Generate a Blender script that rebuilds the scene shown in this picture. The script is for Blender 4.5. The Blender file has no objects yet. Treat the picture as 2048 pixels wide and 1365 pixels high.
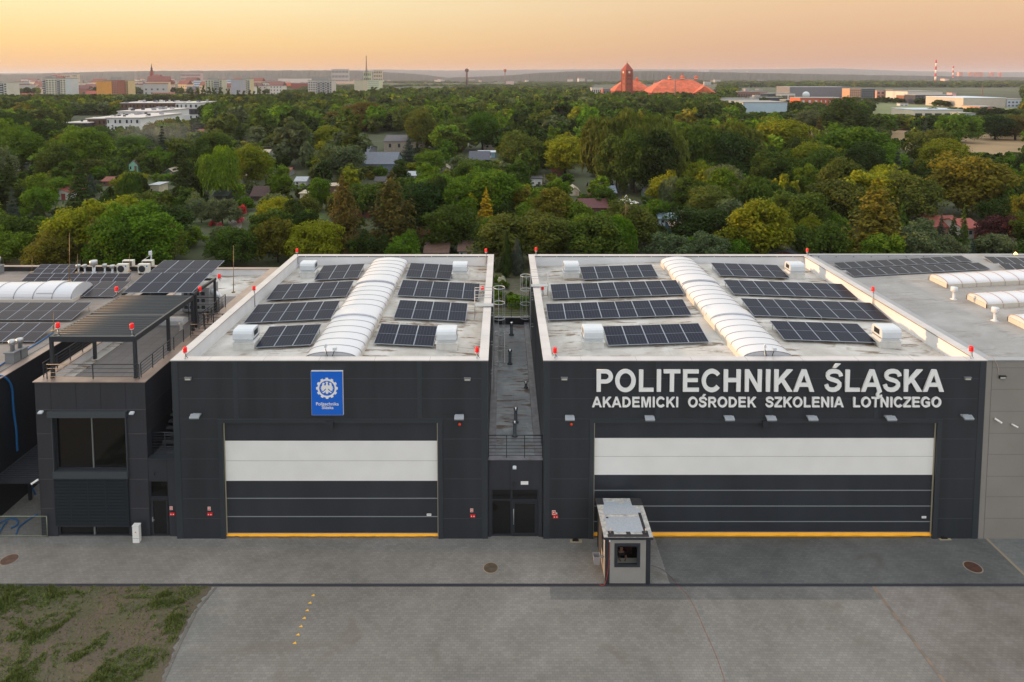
import bpy, math, random
import numpy as np
from mathutils import Vector, Matrix
R = math.radians
SC = bpy.context.scene
COL = SC.collection
random.seed(7)
# ------------------------------------------------ camera
F, PX, PY, TH, CY, CZ = 1365., 1007., 249.4, R(4), -36.0, 25.45
cd = bpy.data.cameras.new('camera'); cam = bpy.data.objects.new('camera', cd); COL.objects.link(cam)
cd.sensor_width = 36; cd.lens = F/2048*36; cd.shift_x = (1024-PX)/2048; cd.shift_y = -(682.5-PY)/2048
cd.clip_start = .5; cd.clip_end = 60000
cam.location = (0, CY, CZ); cam.rotation_euler = (R(90)-TH, 0, 0)
SC.camera = cam
# ------------------------------------------------ world, sun, exposure
SUN_EL, SUN_AZ = R(5.0), R(-89)      # azimuth from +Y, towards +X positive
w = bpy.data.worlds.new('World'); SC.world = w; w.use_nodes = True
nt = w.node_tree; N = nt.nodes; L = nt.links
for n in list(N): N.remove(n)
out = N.new('ShaderNodeOutputWorld'); bg = N.new('ShaderNodeBackground'); L.new(bg.outputs[0], out.inputs[0])
sky = N.new('ShaderNodeTexSky'); sky.sky_type = 'NISHITA'; sky.sun_disc = False
sky.sun_elevation = SUN_EL; sky.sun_rotation = SUN_AZ; sky.dust_density = 3.0; sky.air_density = 1.2; sky.ozone_density = 1.0; sky.altitude = 200
tc = N.new('ShaderNodeTexCoord'); sp = N.new('ShaderNodeSeparateXYZ'); L.new(tc.outputs['Generated'], sp.inputs[0])
def ramp(src, stops):
    r = N.new('ShaderNodeValToRGB'); L.new(src, r.inputs[0]); e = r.color_ramp.elements
    while len(e) < len(stops): e.new(.5)
    for k, (p, c) in enumerate(stops): e[k].position = p; e[k].color = (*c, 1)
    return r
def s2l(c): return tuple(((x/255+.055)/1.055)**2.4 if x > 10 else x/255/12.92 for x in c)
# dusk sky glow: warm towards the sun's side, rosy grey away from it, paler and cooler higher up
warm = ramp(sp.outputs[2], [(0.0, s2l((250,178,104))), (.045, s2l((255,212,138))), (.10, s2l((255,236,184))), (.22, s2l((250,234,196))), (.5, s2l((214,214,212))), (1., s2l((196,200,206)))])
rosy = ramp(sp.outputs[2], [(0.0, s2l((208,150,126))), (.03, s2l((216,166,134))), (.10, s2l((232,190,150))), (.22, s2l((222,206,186))), (.5, s2l((208,210,212))), (1., s2l((196,200,206)))])
mr = N.new('ShaderNodeMapRange'); L.new(sp.outputs[0], mr.inputs[0])
mr.inputs[1].default_value = -.62; mr.inputs[2].default_value = .55; mr.inputs[3].default_value = 0; mr.inputs[4].default_value = 1
mr.interpolation_type = 'SMOOTHSTEP'
mx = N.new('ShaderNodeMix'); mx.data_type = 'RGBA'; L.new(mr.outputs[0], mx.inputs[0]); L.new(warm.outputs[0], mx.inputs[6]); L.new(rosy.outputs[0], mx.inputs[7])
vs = N.new('ShaderNodeVectorMath'); vs.operation = 'SCALE'; vs.inputs[3].default_value = .04; L.new(sky.outputs[0], vs.inputs[0])
va = N.new('ShaderNodeVectorMath'); va.operation = 'ADD'; L.new(vs.outputs[0], va.inputs[0])
vm = N.new('ShaderNodeVectorMath'); vm.operation = 'SCALE'; vm.inputs[3].default_value = .98; L.new(mx.outputs[2], vm.inputs[0]); 
up = N.new('ShaderNodeMapRange'); L.new(sp.outputs[2], up.inputs[0]); up.inputs[1].default_value = .14; up.inputs[2].default_value = .6; up.inputs[3].default_value = 1.0; up.inputs[4].default_value = 2.5  # sky above the frame brightened to lift the ambient light
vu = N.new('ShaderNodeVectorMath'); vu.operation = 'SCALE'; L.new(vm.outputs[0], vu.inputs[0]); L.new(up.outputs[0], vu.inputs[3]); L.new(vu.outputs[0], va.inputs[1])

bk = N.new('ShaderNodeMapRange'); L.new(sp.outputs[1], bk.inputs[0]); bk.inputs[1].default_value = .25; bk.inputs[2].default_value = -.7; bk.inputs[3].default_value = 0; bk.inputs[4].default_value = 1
mb = N.new('ShaderNodeMix'); mb.data_type = 'RGBA'; L.new(bk.outputs[0], mb.inputs[0]); L.new(va.outputs[0], mb.inputs[6]); mb.inputs[7].default_value = (1.08,1.11,1.16,1)  # cool even sky added behind the camera as fill light
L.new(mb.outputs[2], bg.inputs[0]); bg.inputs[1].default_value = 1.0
sl = bpy.data.lights.new('sun', 'SUN'); sl.energy = 4.6; sl.angle = R(.6); sl.color = (1, .58, .29)
so = bpy.data.objects.new('sun', sl); COL.objects.link(so)
sd = Vector((math.sin(SUN_AZ)*math.cos(SUN_EL), math.cos(SUN_AZ)*math.cos(SUN_EL), math.sin(SUN_EL)))
so.rotation_euler = sd.to_track_quat('Z', 'Y').to_euler()
SC.view_settings.view_transform = 'Standard'; SC.view_settings.look = 'None'; SC.view_settings.exposure = 0.0; SC.view_settings.gamma = 1
SC.cycles.use_denoising = True; SC.cycles.max_bounces = 6; SC.cycles.volume_bounces = 0; SC.cycles.transparent_max_bounces = 12
SC.cycles.sample_clamp_indirect = 6
# ------------------------------------------------ pixel (2048 wide) -> points on real planes
def ray(px, py):
    u = (px-PX)/F; v = (py-PY)/F
    return u, math.cos(TH)-v*math.sin(TH), -math.sin(TH)-v*math.cos(TH)
def G(px, py, z=0.):
    dx, dy, dz = ray(px, py); t = (z-CZ)/dz
    return Vector((dx*t, CY+dy*t, z))
def FY(px, py, Y=0.):
    dx, dy, dz = ray(px, py); t = (Y-CY)/dy
    return Vector((dx*t, Y, CZ+dz*t))
# ------------------------------------------------ materials
MT = {}
def mat(name, col, rough=.6, metal=0., var=.0, vscale=2., bump=0., bscale=20., spec=.5, emit=None, col2=None, detail=4, srgb=True, noisepos=(.35,.65), stretch=None):
    if name in MT: return MT[name]
    m = bpy.data.materials.new(name); m.use_nodes = True; n = m.node_tree.nodes; l = m.node_tree.links
    b = n['Principled BSDF']; b.inputs['Roughness'].default_value = rough; b.inputs['Metallic'].default_value = metal
    b.inputs['Specular IOR Level'].default_value = spec
    c = s2l(col) if srgb else col
    b.inputs['Base Color'].default_value = (*c, 1)
    if var or col2:
        t = n.new('ShaderNodeTexCoord'); nz = n.new('ShaderNodeTexNoise'); nz.inputs['Scale'].default_value = vscale; nz.inputs['Detail'].default_value = detail
        src = t.outputs['Object']
        if stretch: mp = n.new('ShaderNodeMapping'); mp.inputs['Scale'].default_value = stretch; l.new(src, mp.inputs[0]); src = mp.outputs[0]
        l.new(src, nz.inputs['Vector'])
        r = n.new('ShaderNodeValToRGB'); l.new(nz.outputs[0], r.inputs[0])
        c2 = (s2l(col2) if srgb else col2) if col2 else tuple(min(1, x*(1+var)) for x in c)
        c1 = c if col2 else tuple(x*(1-var) for x in c)
        r.color_ramp.elements[0].position = noisepos[0]; r.color_ramp.elements[1].position = noisepos[1]
        r.color_ramp.elements[0].color = (*c1, 1); r.color_ramp.elements[1].color = (*c2, 1)
        l.new(r.outputs[0], b.inputs['Base Color'])
    if bump:
        t = n.new('ShaderNodeTexCoord'); nz = n.new('ShaderNodeTexNoise'); nz.inputs['Scale'].default_value = bscale
        l.new(t.outputs['Object'], nz.inputs['Vector']); bp = n.new('ShaderNodeBump'); bp.inputs['Strength'].default_value = bump; bp.inputs['Distance'].default_value = .02
        l.new(nz.outputs[0], bp.inputs['Height']); l.new(bp.outputs[0], b.inputs['Normal'])
    if emit:
        b.inputs['Emission Color'].default_value = (*emit[0], 1); b.inputs['Emission Strength'].default_value = emit[1]
    MT[name] = m
    return m
dark = mat('dark cladding', (42,46,51), .42, 0, var=.16, vscale=.5, detail=7, stretch=(2.2,1,.22))
dark2 = mat('dark annex panel', (46,48,54), .5, 0, var=.14, vscale=.8, detail=7, stretch=(2,1,.3))
seam = mat('cladding seam', (66,70,74), .5)
seamd = mat('cladding joint', (18,20,24), .6)
flash = mat('dark corner flashing', (50,55,60), .35)
white = mat('white panel', (232,231,226), .45, var=.03, vscale=.7)
gated = mat('dark gate panel', (46,50,56), .4, var=.12, vscale=.5, detail=7, stretch=(1.5,1,.4))
alu = mat('bare aluminium', (170,170,168), .4, .6)
yellow = mat('yellow rubber seal', (255,176,4), .5)
capm = mat('grey coping sheet', (196,192,190), .35, .3, var=.08, vscale=.5)
copper = mat('brownish coping sheet', (158,140,130), .4, .55, var=.15, vscale=.8)
paraw = mat('white parapet membrane', (216,217,219), .65, var=.05, vscale=.9)
taupe = mat('taupe cladding', (136,131,124), .5, var=.05, vscale=.5)
taupeseam = mat('taupe joint', (104,100,95), .6)
steel = mat('galvanised steel', (178,182,184), .4, .5)
darksteel = mat('anthracite steel', (48,52,58), .4, .2)
black = mat('black rubber', (22,22,24), .6)
redglass = mat('red lamp dome', (235,20,22), .25, emit=((1,.02,.02), .12))
orange = mat('orange beacon', (230,70,20), .3)
whitemetal = mat('white painted metal', (200,206,210), .4, var=.04, vscale=1.5)
wallwhite = mat('white plaster', (225,225,222), .8, var=.05, vscale=.4)
glass = mat('dark window glass', (16,18,20), .06, spec=.6)
gl2 = mat('far window glass', (56,60,66), .2)
# ------------------------------------------------ mesh builder
class MB:
    def __init__(s): s.v = []; s.f = []; s.m = []; s.k = 0; s.sm = []
    def add(s, vs, fs, k=None, smooth=False):
        o = len(s.v); s.v += [tuple(v) for v in vs]; s.f += [tuple(i+o for i in f) for f in fs]
        s.m += [s.k if k is None else k]*len(fs); s.sm += [smooth]*len(fs)
        return s
    def box(s, x0, x1, y0, y1, z0, z1, k=None, M=None):
        vs = [(x, y, z) for z in (z0, z1) for y in (y0, y1) for x in (x0, x1)]
        if M is not None: vs = [M @ Vector(v) for v in vs]
        return s.add(vs, [(0,2,3,1),(4,5,7,6),(0,1,5,4),(1,3,7,5),(3,2,6,7),(2,0,4,6)], k)
    def tube(s, pts, r, n=8, k=None, cap=True, r2=None):
        pts = [Vector(p) for p in pts]; vs = []; m = len(pts)
        for i, p in enumerate(pts):
            t = (pts[min(i+1, m-1)]-pts[max(i-1, 0)]).normalized()
            a = Vector((0,0,1)) if abs(t.z) < .9 else Vector((1,0,0))
            u = t.cross(a).normalized(); w_ = t.cross(u)
            rr = r if r2 is None else r+(r2-r)*i/(m-1)
            for j in range(n):
                q = 2*math.pi*j/n; vs.append(p+u*math.cos(q)*rr+w_*math.sin(q)*rr)
        fs = [(i*n+j, i*n+(j+1) % n, (i+1)*n+(j+1) % n, (i+1)*n+j) for i in range(m-1) for j in range(n)]
        if cap: fs += [tuple(range(n))[::-1], tuple((m-1)*n+j for j in range(n))]
        return s.add(vs, fs, k, True)
    def lathe(s, c, prof, n=16, k=None, smooth=True):
        c = Vector(c); vs = [c+Vector((r*math.cos(2*math.pi*j/n), r*math.sin(2*math.pi*j/n), z)) for r, z in prof for j in range(n)]
        m = len(prof)
        fs = [(i*n+j, i*n+(j+1) % n, (i+1)*n+(j+1) % n, (i+1)*n+j) for i in range(m-1) for j in range(n)]
        fs += [tuple(range(n))[::-1], tuple((m-1)*n+j for j in range(n))]
        return s.add(vs, fs, k, smooth)
    def ring(s, c, R0, r, n=20, m=6, k=None, axis='z'):
        vs = []
        for i in range(n):
            a = 2*math.pi*i/n
            for j in range(m):
                b = 2*math.pi*j/m; q = R0+r*math.cos(b)
                vs.append(Vector(c)+Vector((q*math.cos(a), q*math.sin(a), r*math.sin(b)*1.6)))
        fs = [(i*m+j, ((i+1) % n)*m+j, ((i+1) % n)*m+(j+1) % m, i*m+(j+1) % m) for i in range(n) for j in range(m)]
        return s.add(vs, fs, k, True)
    def quad(s, a, b, c, d, k=None): return s.add([a, b, c, d], [(0,1,2,3)], k)
    def prism(s, poly, h0, h1, axis='z', k=None):
        """poly of 2D points extruded along an axis: z -> (x,y), y -> (x,z), x -> (y,z)"""
        n = len(poly)
        def P(p, h):
            return (p[0], p[1], h) if axis == 'z' else ((p[0], h, p[1]) if axis == 'y' else (h, p[0], p[1]))
        vs = [P(p, h0) for p in poly]+[P(p, h1) for p in poly]
        fs = [tuple(range(n))[::-1], tuple(range(n, 2*n))]+[(i, (i+1) % n, n+(i+1) % n, n+i) for i in range(n)]
        return s.add(vs, fs, k)
    def build(s, name, mats, parent=None, recalc=True):
        me = bpy.data.meshes.new(name)
        off = Vector(parent['org']) if parent is not None else Vector((0,0,0))
        me.from_pydata([Vector(v)-off for v in s.v], [], s.f)
        for m in (mats if isinstance(mats, (list, tuple)) else [mats]): me.materials.append(m)
        me.polygons.foreach_set('material_index', s.m); me.polygons.foreach_set('use_smooth', s.sm)
        if recalc:
            import bmesh
            b = bmesh.new(); b.from_mesh(me); bmesh.ops.recalc_face_normals(b, faces=b.faces); b.to_mesh(me); b.free()
        me.update()
        o = bpy.data.objects.new(name, me); COL.objects.link(o)
        if parent is not None: o.parent = parent; o['org'] = parent['org']
        else: o['org'] = (0.,0.,0.)
        return o
def tag(o, label=None, cat=None, group=None, kind=None):
    if label: o['label'] = label
    if cat: o['category'] = cat
    if group: o['group'] = group
    if kind: o['kind'] = kind
    return o
def thing(name, label, cat, loc=(0,0,0), group=None):
    o = bpy.data.objects.new(name, None); COL.objects.link(o); o.location = loc; o['org'] = tuple(loc); o.empty_display_size = .3
    return tag(o, label, cat, group)
def copy_tree(o, loc, label=None, rz=None, parent=None, scale=None):
    c = o.copy(); COL.objects.link(c)
    if parent is not None: c.parent = parent
    if loc is not None: c.location = loc
    if rz is not None: c.rotation_euler = (0, 0, rz)
    if scale is not None: c.scale = scale
    if label: c['label'] = label
    for ch in KIDS.get(o.name, []): copy_tree(ch, None, parent=c)
    return c
KIDS = {}
def note(o, *ch): KIDS[o.name] = list(ch); return o
# ================================================ GROUND
def nodes_mat(name):
    m = bpy.data.materials.new(name); m.use_nodes = True; MT[name] = m
    return m, m.node_tree.nodes, m.node_tree.links, m.node_tree.nodes['Principled BSDF']
def noise(n, l, src, scale, detail=4, rough=.6, dist=0.):
    z = n.new('ShaderNodeTexNoise'); z.inputs['Scale'].default_value = scale; z.inputs['Detail'].default_value = detail
    z.inputs['Roughness'].default_value = rough; z.inputs['Distortion'].default_value = dist; l.new(src, z.inputs['Vector']); return z
def cramp(n, l, src, stops):
    r = n.new('ShaderNodeValToRGB'); l.new(src, r.inputs[0]); e = r.color_ramp.elements
    while len(e) < len(stops): e.new(.5)
    for k, (p, c) in enumerate(stops): e[k].position = p; e[k].color = (*c, 1)
    return r
def mixc(n, l, fac, a, b, mode='MIX'):
    x = n.new('ShaderNodeMix'); x.data_type = 'RGBA'; x.blend_type = mode
    for sock, v in ((0, fac), (6, a), (7, b)):
        if isinstance(v, (int, float)): x.inputs[sock].default_value = v
        elif isinstance(v, tuple): x.inputs[sock].default_value = (*v, 1)
        else: l.new(v, x.inputs[sock])
    return x.outputs[2]
def paving(name, base, dk, lt, brick=True):
    m, n, l, b = nodes_mat(name); t = n.new('ShaderNodeTexCoord').outputs['Object']
    big = noise(n, l, t, .16, 6, .65, .6); mid = noise(n, l, t, .9, 5, .6)
    c = cramp(n, l, big.outputs[0], [(.34, tuple(x*.88 for x in dk)), (.5, base), (.64, tuple(x*1.08 for x in lt))])
    c = mixc(n, l, .35, c.outputs[0], cramp(n, l, mid.outputs[0], [(.35, dk), (.65, lt)]).outputs[0])
    br = n.new('ShaderNodeTexBrick'); l.new(t, br.inputs['Vector']); br.inputs['Scale'].default_value = 1; br.inputs['Brick Width'].default_value = .22; br.inputs['Row Height'].default_value = .13
    br.inputs['Mortar Size'].default_value = .010; br.inputs['Color1'].default_value = (.89,.89,.89,1); br.inputs['Color2'].default_value = (1.09,1.09,1.09,1); br.inputs['Mortar'].default_value = (.76,.76,.74,1); br.inputs['Bias'].default_value = 0
    c = mixc(n, l, 1., c, br.outputs[0], 'MULTIPLY')
    st = noise(n, l, t, .33, 3, .5, 1.2); c = mixc(n, l, cramp(n, l, st.outputs[0], [(.62, (0,0,0)), (.72, (.5,.5,.5))]).outputs[0], c, (base[0]*.72, base[1]*.66, base[2]*.58))
    st = noise(n, l, t, 3.1, 6, .7); c = mixc(n, l, cramp(n, l, st.outputs[0], [(.70, (0,0,0)), (.74, (.35,.35,.35))]).outputs[0], c, (.42,.42,.40))
    l.new(c, b.inputs['Base Color']); b.inputs['Roughness'].default_value = .85
    bp = n.new('ShaderNodeBump'); bp.inputs['Strength'].default_value = .18; bp.inputs['Distance'].default_value = .01; l.new(br.outputs['Fac'], bp.inputs['Height']); bp.invert = True; l.new(bp.outputs[0], b.inputs['Normal'])
    return m
pav1 = paving('apron paving', (.190,.186,.170), (.158,.155,.142), (.226,.222,.208))
pav2 = paving('yard paving', (.184,.178,.160), (.156,.151,.136), (.214,.209,.192))
pav3 = paving('grey side paving', (.15,.16,.155), (.105,.115,.115), (.175,.18,.17))
# wide garden ground reaching the horizon
m, n, l, b = nodes_mat('garden ground'); t = n.new('ShaderNodeTexCoord').outputs['Object']
a1 = noise(n, l, t, .12, 6); a2 = noise(n, l, t, .004, 6, .6); a3 = noise(n, l, t, 1.3, 5)
c = cramp(n, l, a1.outputs[0], [(.35, (.030,.045,.014)), (.55, (.05,.065,.02)), (.7, (.085,.075,.04))])
c2 = cramp(n, l, a2.outputs[0], [(.42, (.025,.042,.016)), (.50, (.04,.06,.02)), (.56, (.10,.11,.045)), (.62, (.03,.05,.02))])
sy = n.new('ShaderNodeSeparateXYZ'); l.new(t, sy.inputs[0]); mr = n.new('ShaderNodeMapRange'); l.new(sy.outputs[1], mr.inputs[0]); mr.inputs[1].default_value = 300; mr.inputs[2].default_value = 700
c = mixc(n, l, mr.outputs[0], c.outputs[0], c2.outputs[0]); c = mixc(n, l, .4, c, cramp(n, l, a3.outputs[0], [(.3, (.03,.04,.012)), (.7, (.07,.075,.03))]).outputs[0])
l.new(c, b.inputs['Base Color']); b.inputs['Roughness'].default_value = .95
GB = MB(); GB.quad((-20000,-400,0),(20000,-400,0),(20000,20000,0),(-20000,20000,0))
o = GB.build('ground', m); tag(o, kind='structure', label='dark green and brown garden ground reaching to the horizon')
def sheet(name, pts, z, mt, label=None):
    q = MB(); q.add([(p[0], p[1], z) for p in pts], [tuple(range(len(pts)))]); o = q.build(name, mt); tag(o, kind='structure', label=label); return o
# drain line runs across the frame; apron behind it, yard in front
yd = G(1000,1171).y
xk0, xk1 = G(-40,1167).x, G(2100,1175).x
sheet('yard_paving', [(-60,-60),(60,-60),(60,yd-.1),(-60,yd-.1)], .008, pav2, 'worn brownish grey block paving of the front yard')
sheet('apron_paving', [(-60,yd+.1),(26.6,yd+.1),(26.6,.35),(-60,.35)], .008, pav1, 'grey interlocking block paving in front of the hangar gates')
sheet('side_paving', [(26.75,yd+.1),(60,yd+.1),(60,.35),(26.75,.35)], .008, pav3, 'blue grey block paving beside the taupe hall')
sheet('alley_paving', [(-29.3,.35),(-25.6,.35),(-25.6,24),(-29.3,24)], .008, pav1, 'shaded paving of the narrow side alley')
# darker weathered zone on the right of the apron, with the mortar strip
sheet('dark_paving', [(G(1303,1090).x+.3,yd+.1),(26.6,yd+.1),(26.6,.3),(G(1303,1090).x+.3,.3)], .012, paving('dark damp paving', (.098,.103,.10), (.078,.080,.078), (.13,.133,.127)), 'darker grey damp block paving in front of the wide gate')
sheet('paving_strip', [(26.6,yd+.1),(26.75,yd+.1),(26.75,.3),(26.6,.3)], .013, mat('pale mortar strip', (140,128,108), .9), 'pale sandy strip between two pavings')
p0, p1 = G(1748,1180), G(1885,1365)
e0 = Vector((p0.x, yd-.1, 0)); dd = (p1-e0); e1 = e0+dd*3
sheet('dark_paving_band', [(G(1100,1180).x,yd-.95),(e0.x+.55,yd-.95),(e0.x-.02,yd-.1),(G(1100,1180).x,yd-.1)], .012, paving('grey paving band', (.12,.125,.12), (.10,.102,.098), (.15,.152,.146)), 'darker band of blocks along the drain')
sheet('right_yard_paving', [(e0.x,e0.y),(60,yd-.1),(60,-60),(e1.x,e1.y)], .0145, paving('brown grey paving', (.175,.158,.138), (.13,.118,.10), (.22,.212,.20)), 'lighter brownish block paving at the right edge')
q = MB(); n_ = (Vector((0,0,1)).cross(dd)).normalized()*.16
i = 0
while i < 46:
    a = e0+dd.normalized()*(i*.42); b_ = a+dd.normalized()*.40
    q.add([(a.x,a.y,.019),(b_.x,b_.y,.019),(b_.x+n_.x,b_.y+n_.y,.019),(a.x+n_.x,a.y+n_.y,.019)], [(0,1,2,3)], k=i % 2); i += 1
o = q.build('paving_edge_row', [mat('edge stone a', (128,112,98), .9), mat('edge stone b', (112,104,94), .9)]); tag(o, kind='structure', label='diagonal row of edging stones across the yard')
# drain channel: a long slotted grating
q = MB()
q.box(xk0-30, xk1+30, yd-.1, yd+.1, -.02, .012)
q2 = MB(); q2.box(-30, 34, yd-.07, yd+.07, .012, .018)
o = thing('drain_channel', 'long black slotted drain channel crossing the paving in front of the halls', 'drain', (0, yd, 0))
q.build('channel', mat('drain dark', (30,32,38), .6), o); b_ = q2.build('grating', mat('drain bars', (48,50,58), .5), o)
# bare earth patch with grass, lower left
m, n, l, b = nodes_mat('bare soil'); t = n.new('ShaderNodeTexCoord').outputs['Object']
a1 = noise(n, l, t, .55, 8, .7, .8); a2 = noise(n, l, t, 9, 6, .7); a3 = noise(n, l, t, 1.7, 7, .75, .5)
soil = cramp(n, l, a2.outputs[0], [(.3, (.085,.064,.044)), (.7, (.140,.106,.074))])
c = mixc(n, l, cramp(n, l, a1.outputs[0], [(.46, (0,0,0)), (.60, (.55,.55,.55))]).outputs[0], soil.outputs[0], cramp(n, l, a3.outputs[0], [(.3, (.06,.075,.03)), (.7, (.10,.10,.045))]).outputs[0])
l.new(c, b.inputs['Base Color']); b.inputs['Roughness'].default_value = .95
bp = n.new('ShaderNodeBump'); bp.inputs['Strength'].default_value = .6; bp.inputs['Distance'].default_value = .05; l.new(a2.outputs[0], bp.inputs['Height']); l.new(bp.outputs[0], b.inputs['Normal'])
pe = [G(425,1176), G(385,1225), G(352,1290), G(318,1366)]
last = pe[-1]+(pe[-1]-pe[-2])*2
rnd = random.Random(3); border = []
allp = [pe[0], pe[1], pe[2], pe[3], last]
for i in range(4):
    for k in range(12):
        p = allp[i].lerp(allp[i+1], k/12); border.append((p.x+rnd.uniform(-.10,.10), p.y))
border.append((last.x, last.y))
nb = len(border)
SOIL = border
q = MB(); vs = [(x, y, .02) for x, y in border]+[(-60, y, .02) for x, y in border]
q.add(vs, [(i, i+1, nb+i+1, nb+i) for i in range(nb-1)])
q.add([(border[0][0], border[0][1], .02), (border[0][0], yd-.1, .02), (-60, yd-.1, .02), (-60, border[0][1], .02)], [(0,1,2,3)])
o = q.build('bare_soil', m); tag(o, kind='structure', label='bare brown earth with worn grass in the lower left corner')
# edging kerb beside the soil
q = MB()
for i in range(4):
    a, b2 = allp[i], allp[i+1]; d = (b2-a); k = int(d.length/1.0)+1
    for j in range(k):
        p = a+d*(j/k); r_ = a+d*((j+.985)/k); nx = .12
        q.add([(p.x+.10,p.y,.03),(r_.x+.10,r_.y,.03),(r_.x+.10+nx,r_.y,.03),(p.x+.10+nx,p.y,.03),(p.x+.10,p.y,0),(r_.x+.10,r_.y,0),(r_.x+.10+nx,r_.y,0),(p.x+.10+nx,p.y,0)], [(0,1,2,3),(0,4,5,1),(2,6,7,3),(1,5,6,2),(3,7,4,0)])
o = q.build('edging_kerb', mat('kerb concrete', (104,99,92), .9, var=.12, vscale=3)); tag(o, kind='structure', label='flush concrete edging between soil and paving')
# grass blades in clumps on the soil (stuff)
rg = np.random.default_rng(5); NB = 80000
def vnoise(x, y, s, seed=0):
    xi = np.floor(x*s).astype(int); yi = np.floor(y*s).astype(int); fx_ = x*s-xi; fy_ = y*s-yi
    def h(a, b): return (np.sin(a*127.1+b*311.7+seed*17.3)*43758.5453) % 1
    fx_ = fx_*fx_*(3-2*fx_); fy_ = fy_*fy_*(3-2*fy_)
    return (h(xi,yi)*(1-fx_)+h(xi+1,yi)*fx_)*(1-fy_)+(h(xi,yi+1)*(1-fx_)+h(xi+1,yi+1)*fx_)*fy_
xs = rg.uniform(-27, -12, NB*9); ys = rg.uniform(-14, yd-.12, NB*9)
edge = np.interp(ys, [p[1] for p in border[::-1]], [p[0] for p in border[::-1]], right=border[0][0])
wx_, wy_ = xs+1.2*vnoise(xs, ys, .9, 21), ys+1.2*vnoise(xs, ys, .9, 22); f_ = vnoise(wx_, wy_, .5, 1)*.30+vnoise(wx_, wy_, 1.2, 2)*.30+vnoise(wx_, wy_, 3.1, 3)*.24+vnoise(xs, ys, 7., 6)*.16
prob = np.clip((f_-.47)*4.5, .03, .7)*np.clip((edge-xs)*1.2, 0, 1)
prob = np.where((ys > yd-.9), np.maximum(prob, .35*(vnoise(xs, ys, 1.1, 4) > .45)), prob)
ok = (xs < edge-.08) & (rg.random(xs.size) < prob); xs = xs[ok][:NB]; ys = ys[ok][:NB]; f_ = f_[ok][:NB]; nb_ = xs.size
hh = rg.uniform(.03, .10, nb_)*(1+1.4*(f_ > .62)); an = rg.uniform(0, 6.28, nb_); wd = rg.uniform(.012, .03, nb_)
lean = rg.normal(0, .06, (nb_, 2))
V = np.empty((nb_, 3, 3)); V[:,0] = np.c_[xs-np.cos(an)*wd, ys-np.sin(an)*wd, np.full(nb_, .018)]; V[:,1] = np.c_[xs+np.cos(an)*wd, ys+np.sin(an)*wd, np.full(nb_, .018)]
V[:,2] = np.c_[xs+lean[:,0], ys+lean[:,1], .02+hh]
def fastmesh(name, V, nper, mt, tint=None, parent=None):
    """V (n, nper, 3) separate faces"""
    n_f = V.shape[0]; me = bpy.data.meshes.new(name); me.vertices.add(n_f*nper); me.vertices.foreach_set('co', V.astype(np.float32).ravel())
    me.loops.add(n_f*nper); me.loops.foreach_set('vertex_index', np.arange(n_f*nper, dtype=np.int32))
    me.polygons.add(n_f); me.polygons.foreach_set('loop_start', np.arange(0, n_f*nper, nper, dtype=np.int32)); me.polygons.foreach_set('loop_total', np.full(n_f, nper, dtype=np.int32))
    me.update(calc_edges=True); me.materials.append(mt)
    if tint is not None:
        at = me.attributes.new('tint', 'FLOAT_COLOR', 'POINT'); at.data.foreach_set('color', np.repeat(np.c_[tint, np.ones(len(tint))], nper, 0).astype(np.float32).ravel())
    o = bpy.data.objects.new(name, me); COL.objects.link(o)
    if parent is not None: o.parent = parent
    return o
mg, n, l, b = nodes_mat('grass blades'); oi = n.new('ShaderNodeAttribute'); oi.attribute_name = 'tint'; l.new(oi.outputs['Color'], b.inputs['Base Color']); b.inputs['Roughness'].default_value = .7
tt = rg.random((nb_, 1)); tint = (1-tt)*np.array([[.055,.095,.014]])+tt*np.array([[.13,.15,.028]])
o = fastmesh('grass', V, 3, mg, tint); tag(o, 'sparse green grass tufts growing on the bare earth', 'grass', kind='stuff')
# yellow triangles painted on the yard
for k, (px, py) in enumerate([(626.5,1191.5),(620,1206.5),(614.5,1221.5),(608.5,1237),(602,1253.5),(596,1270),(589.5,1287)]):
    p = G(px, py)
    q = MB(); q.add([(p.x-.09,p.y-.04,.0165),(p.x+.09,p.y-.05,.0165),(p.x+.02,p.y+.08,.0165),(p.x-.09,p.y-.04,.009),(p.x+.09,p.y-.05,.009),(p.x+.02,p.y+.08,.009)], [(0,1,2),(0,3,4,1),(1,4,5,2),(2,5,3,0)])
    o = q.build('painted_triangle', mat('yellow road paint', (232,178,50), .7))
    nm = ['nearest the drain', 'second from the drain', 'third from the drain', 'middle of seven', 'third from the lower end', 'second from the lower end', 'nearest the bottom edge'][k]
    tag(o, 'small yellow painted triangle on the yard paving, %s in its row' % nm, 'ground marking', 'yellow triangles painted in a row')
# manhole covers
def manhole(px, py, r, col, label):
    p = G(px, py); t = thing('manhole_cover', label, 'manhole cover', (p.x, p.y, .012), 'round manhole covers in the paving')
    q = MB(); q.lathe((p.x,p.y,.009), [(r+.05,0),(r+.05,.006),(r,.006)], 32, smooth=False); q.build('rim', mat('manhole rim', (140,128,112), .8), t)
    q = MB(); q.lathe((p.x,p.y,.015), [(r,0),(r,.006),(r*.96,.010)], 32, smooth=False)
    for i in range(-6, 7): q.box(p.x-math.sqrt(max(0,.85*r*r-(i*r/7.5)**2)), p.x+math.sqrt(max(0,.85*r*r-(i*r/7.5)**2)), p.y+i*r/7.5-.012, p.y+i*r/7.5+.012, .024, .030)
    q.build('lid', mat('rusty iron %d' % int(px), col, .75, .1, var=.25, vscale=4), t)
manhole(18.5,1120,.40,(92,72,62),'rusty manhole cover at the left edge in front of the annex')
manhole(981.5,1136.5,.36,(86,76,62),'greyish brown manhole cover in front of the glass entrance')
manhole(1946,1135,.40,(78,50,38),'reddish brown manhole cover in front of the taupe hall corner')
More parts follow.
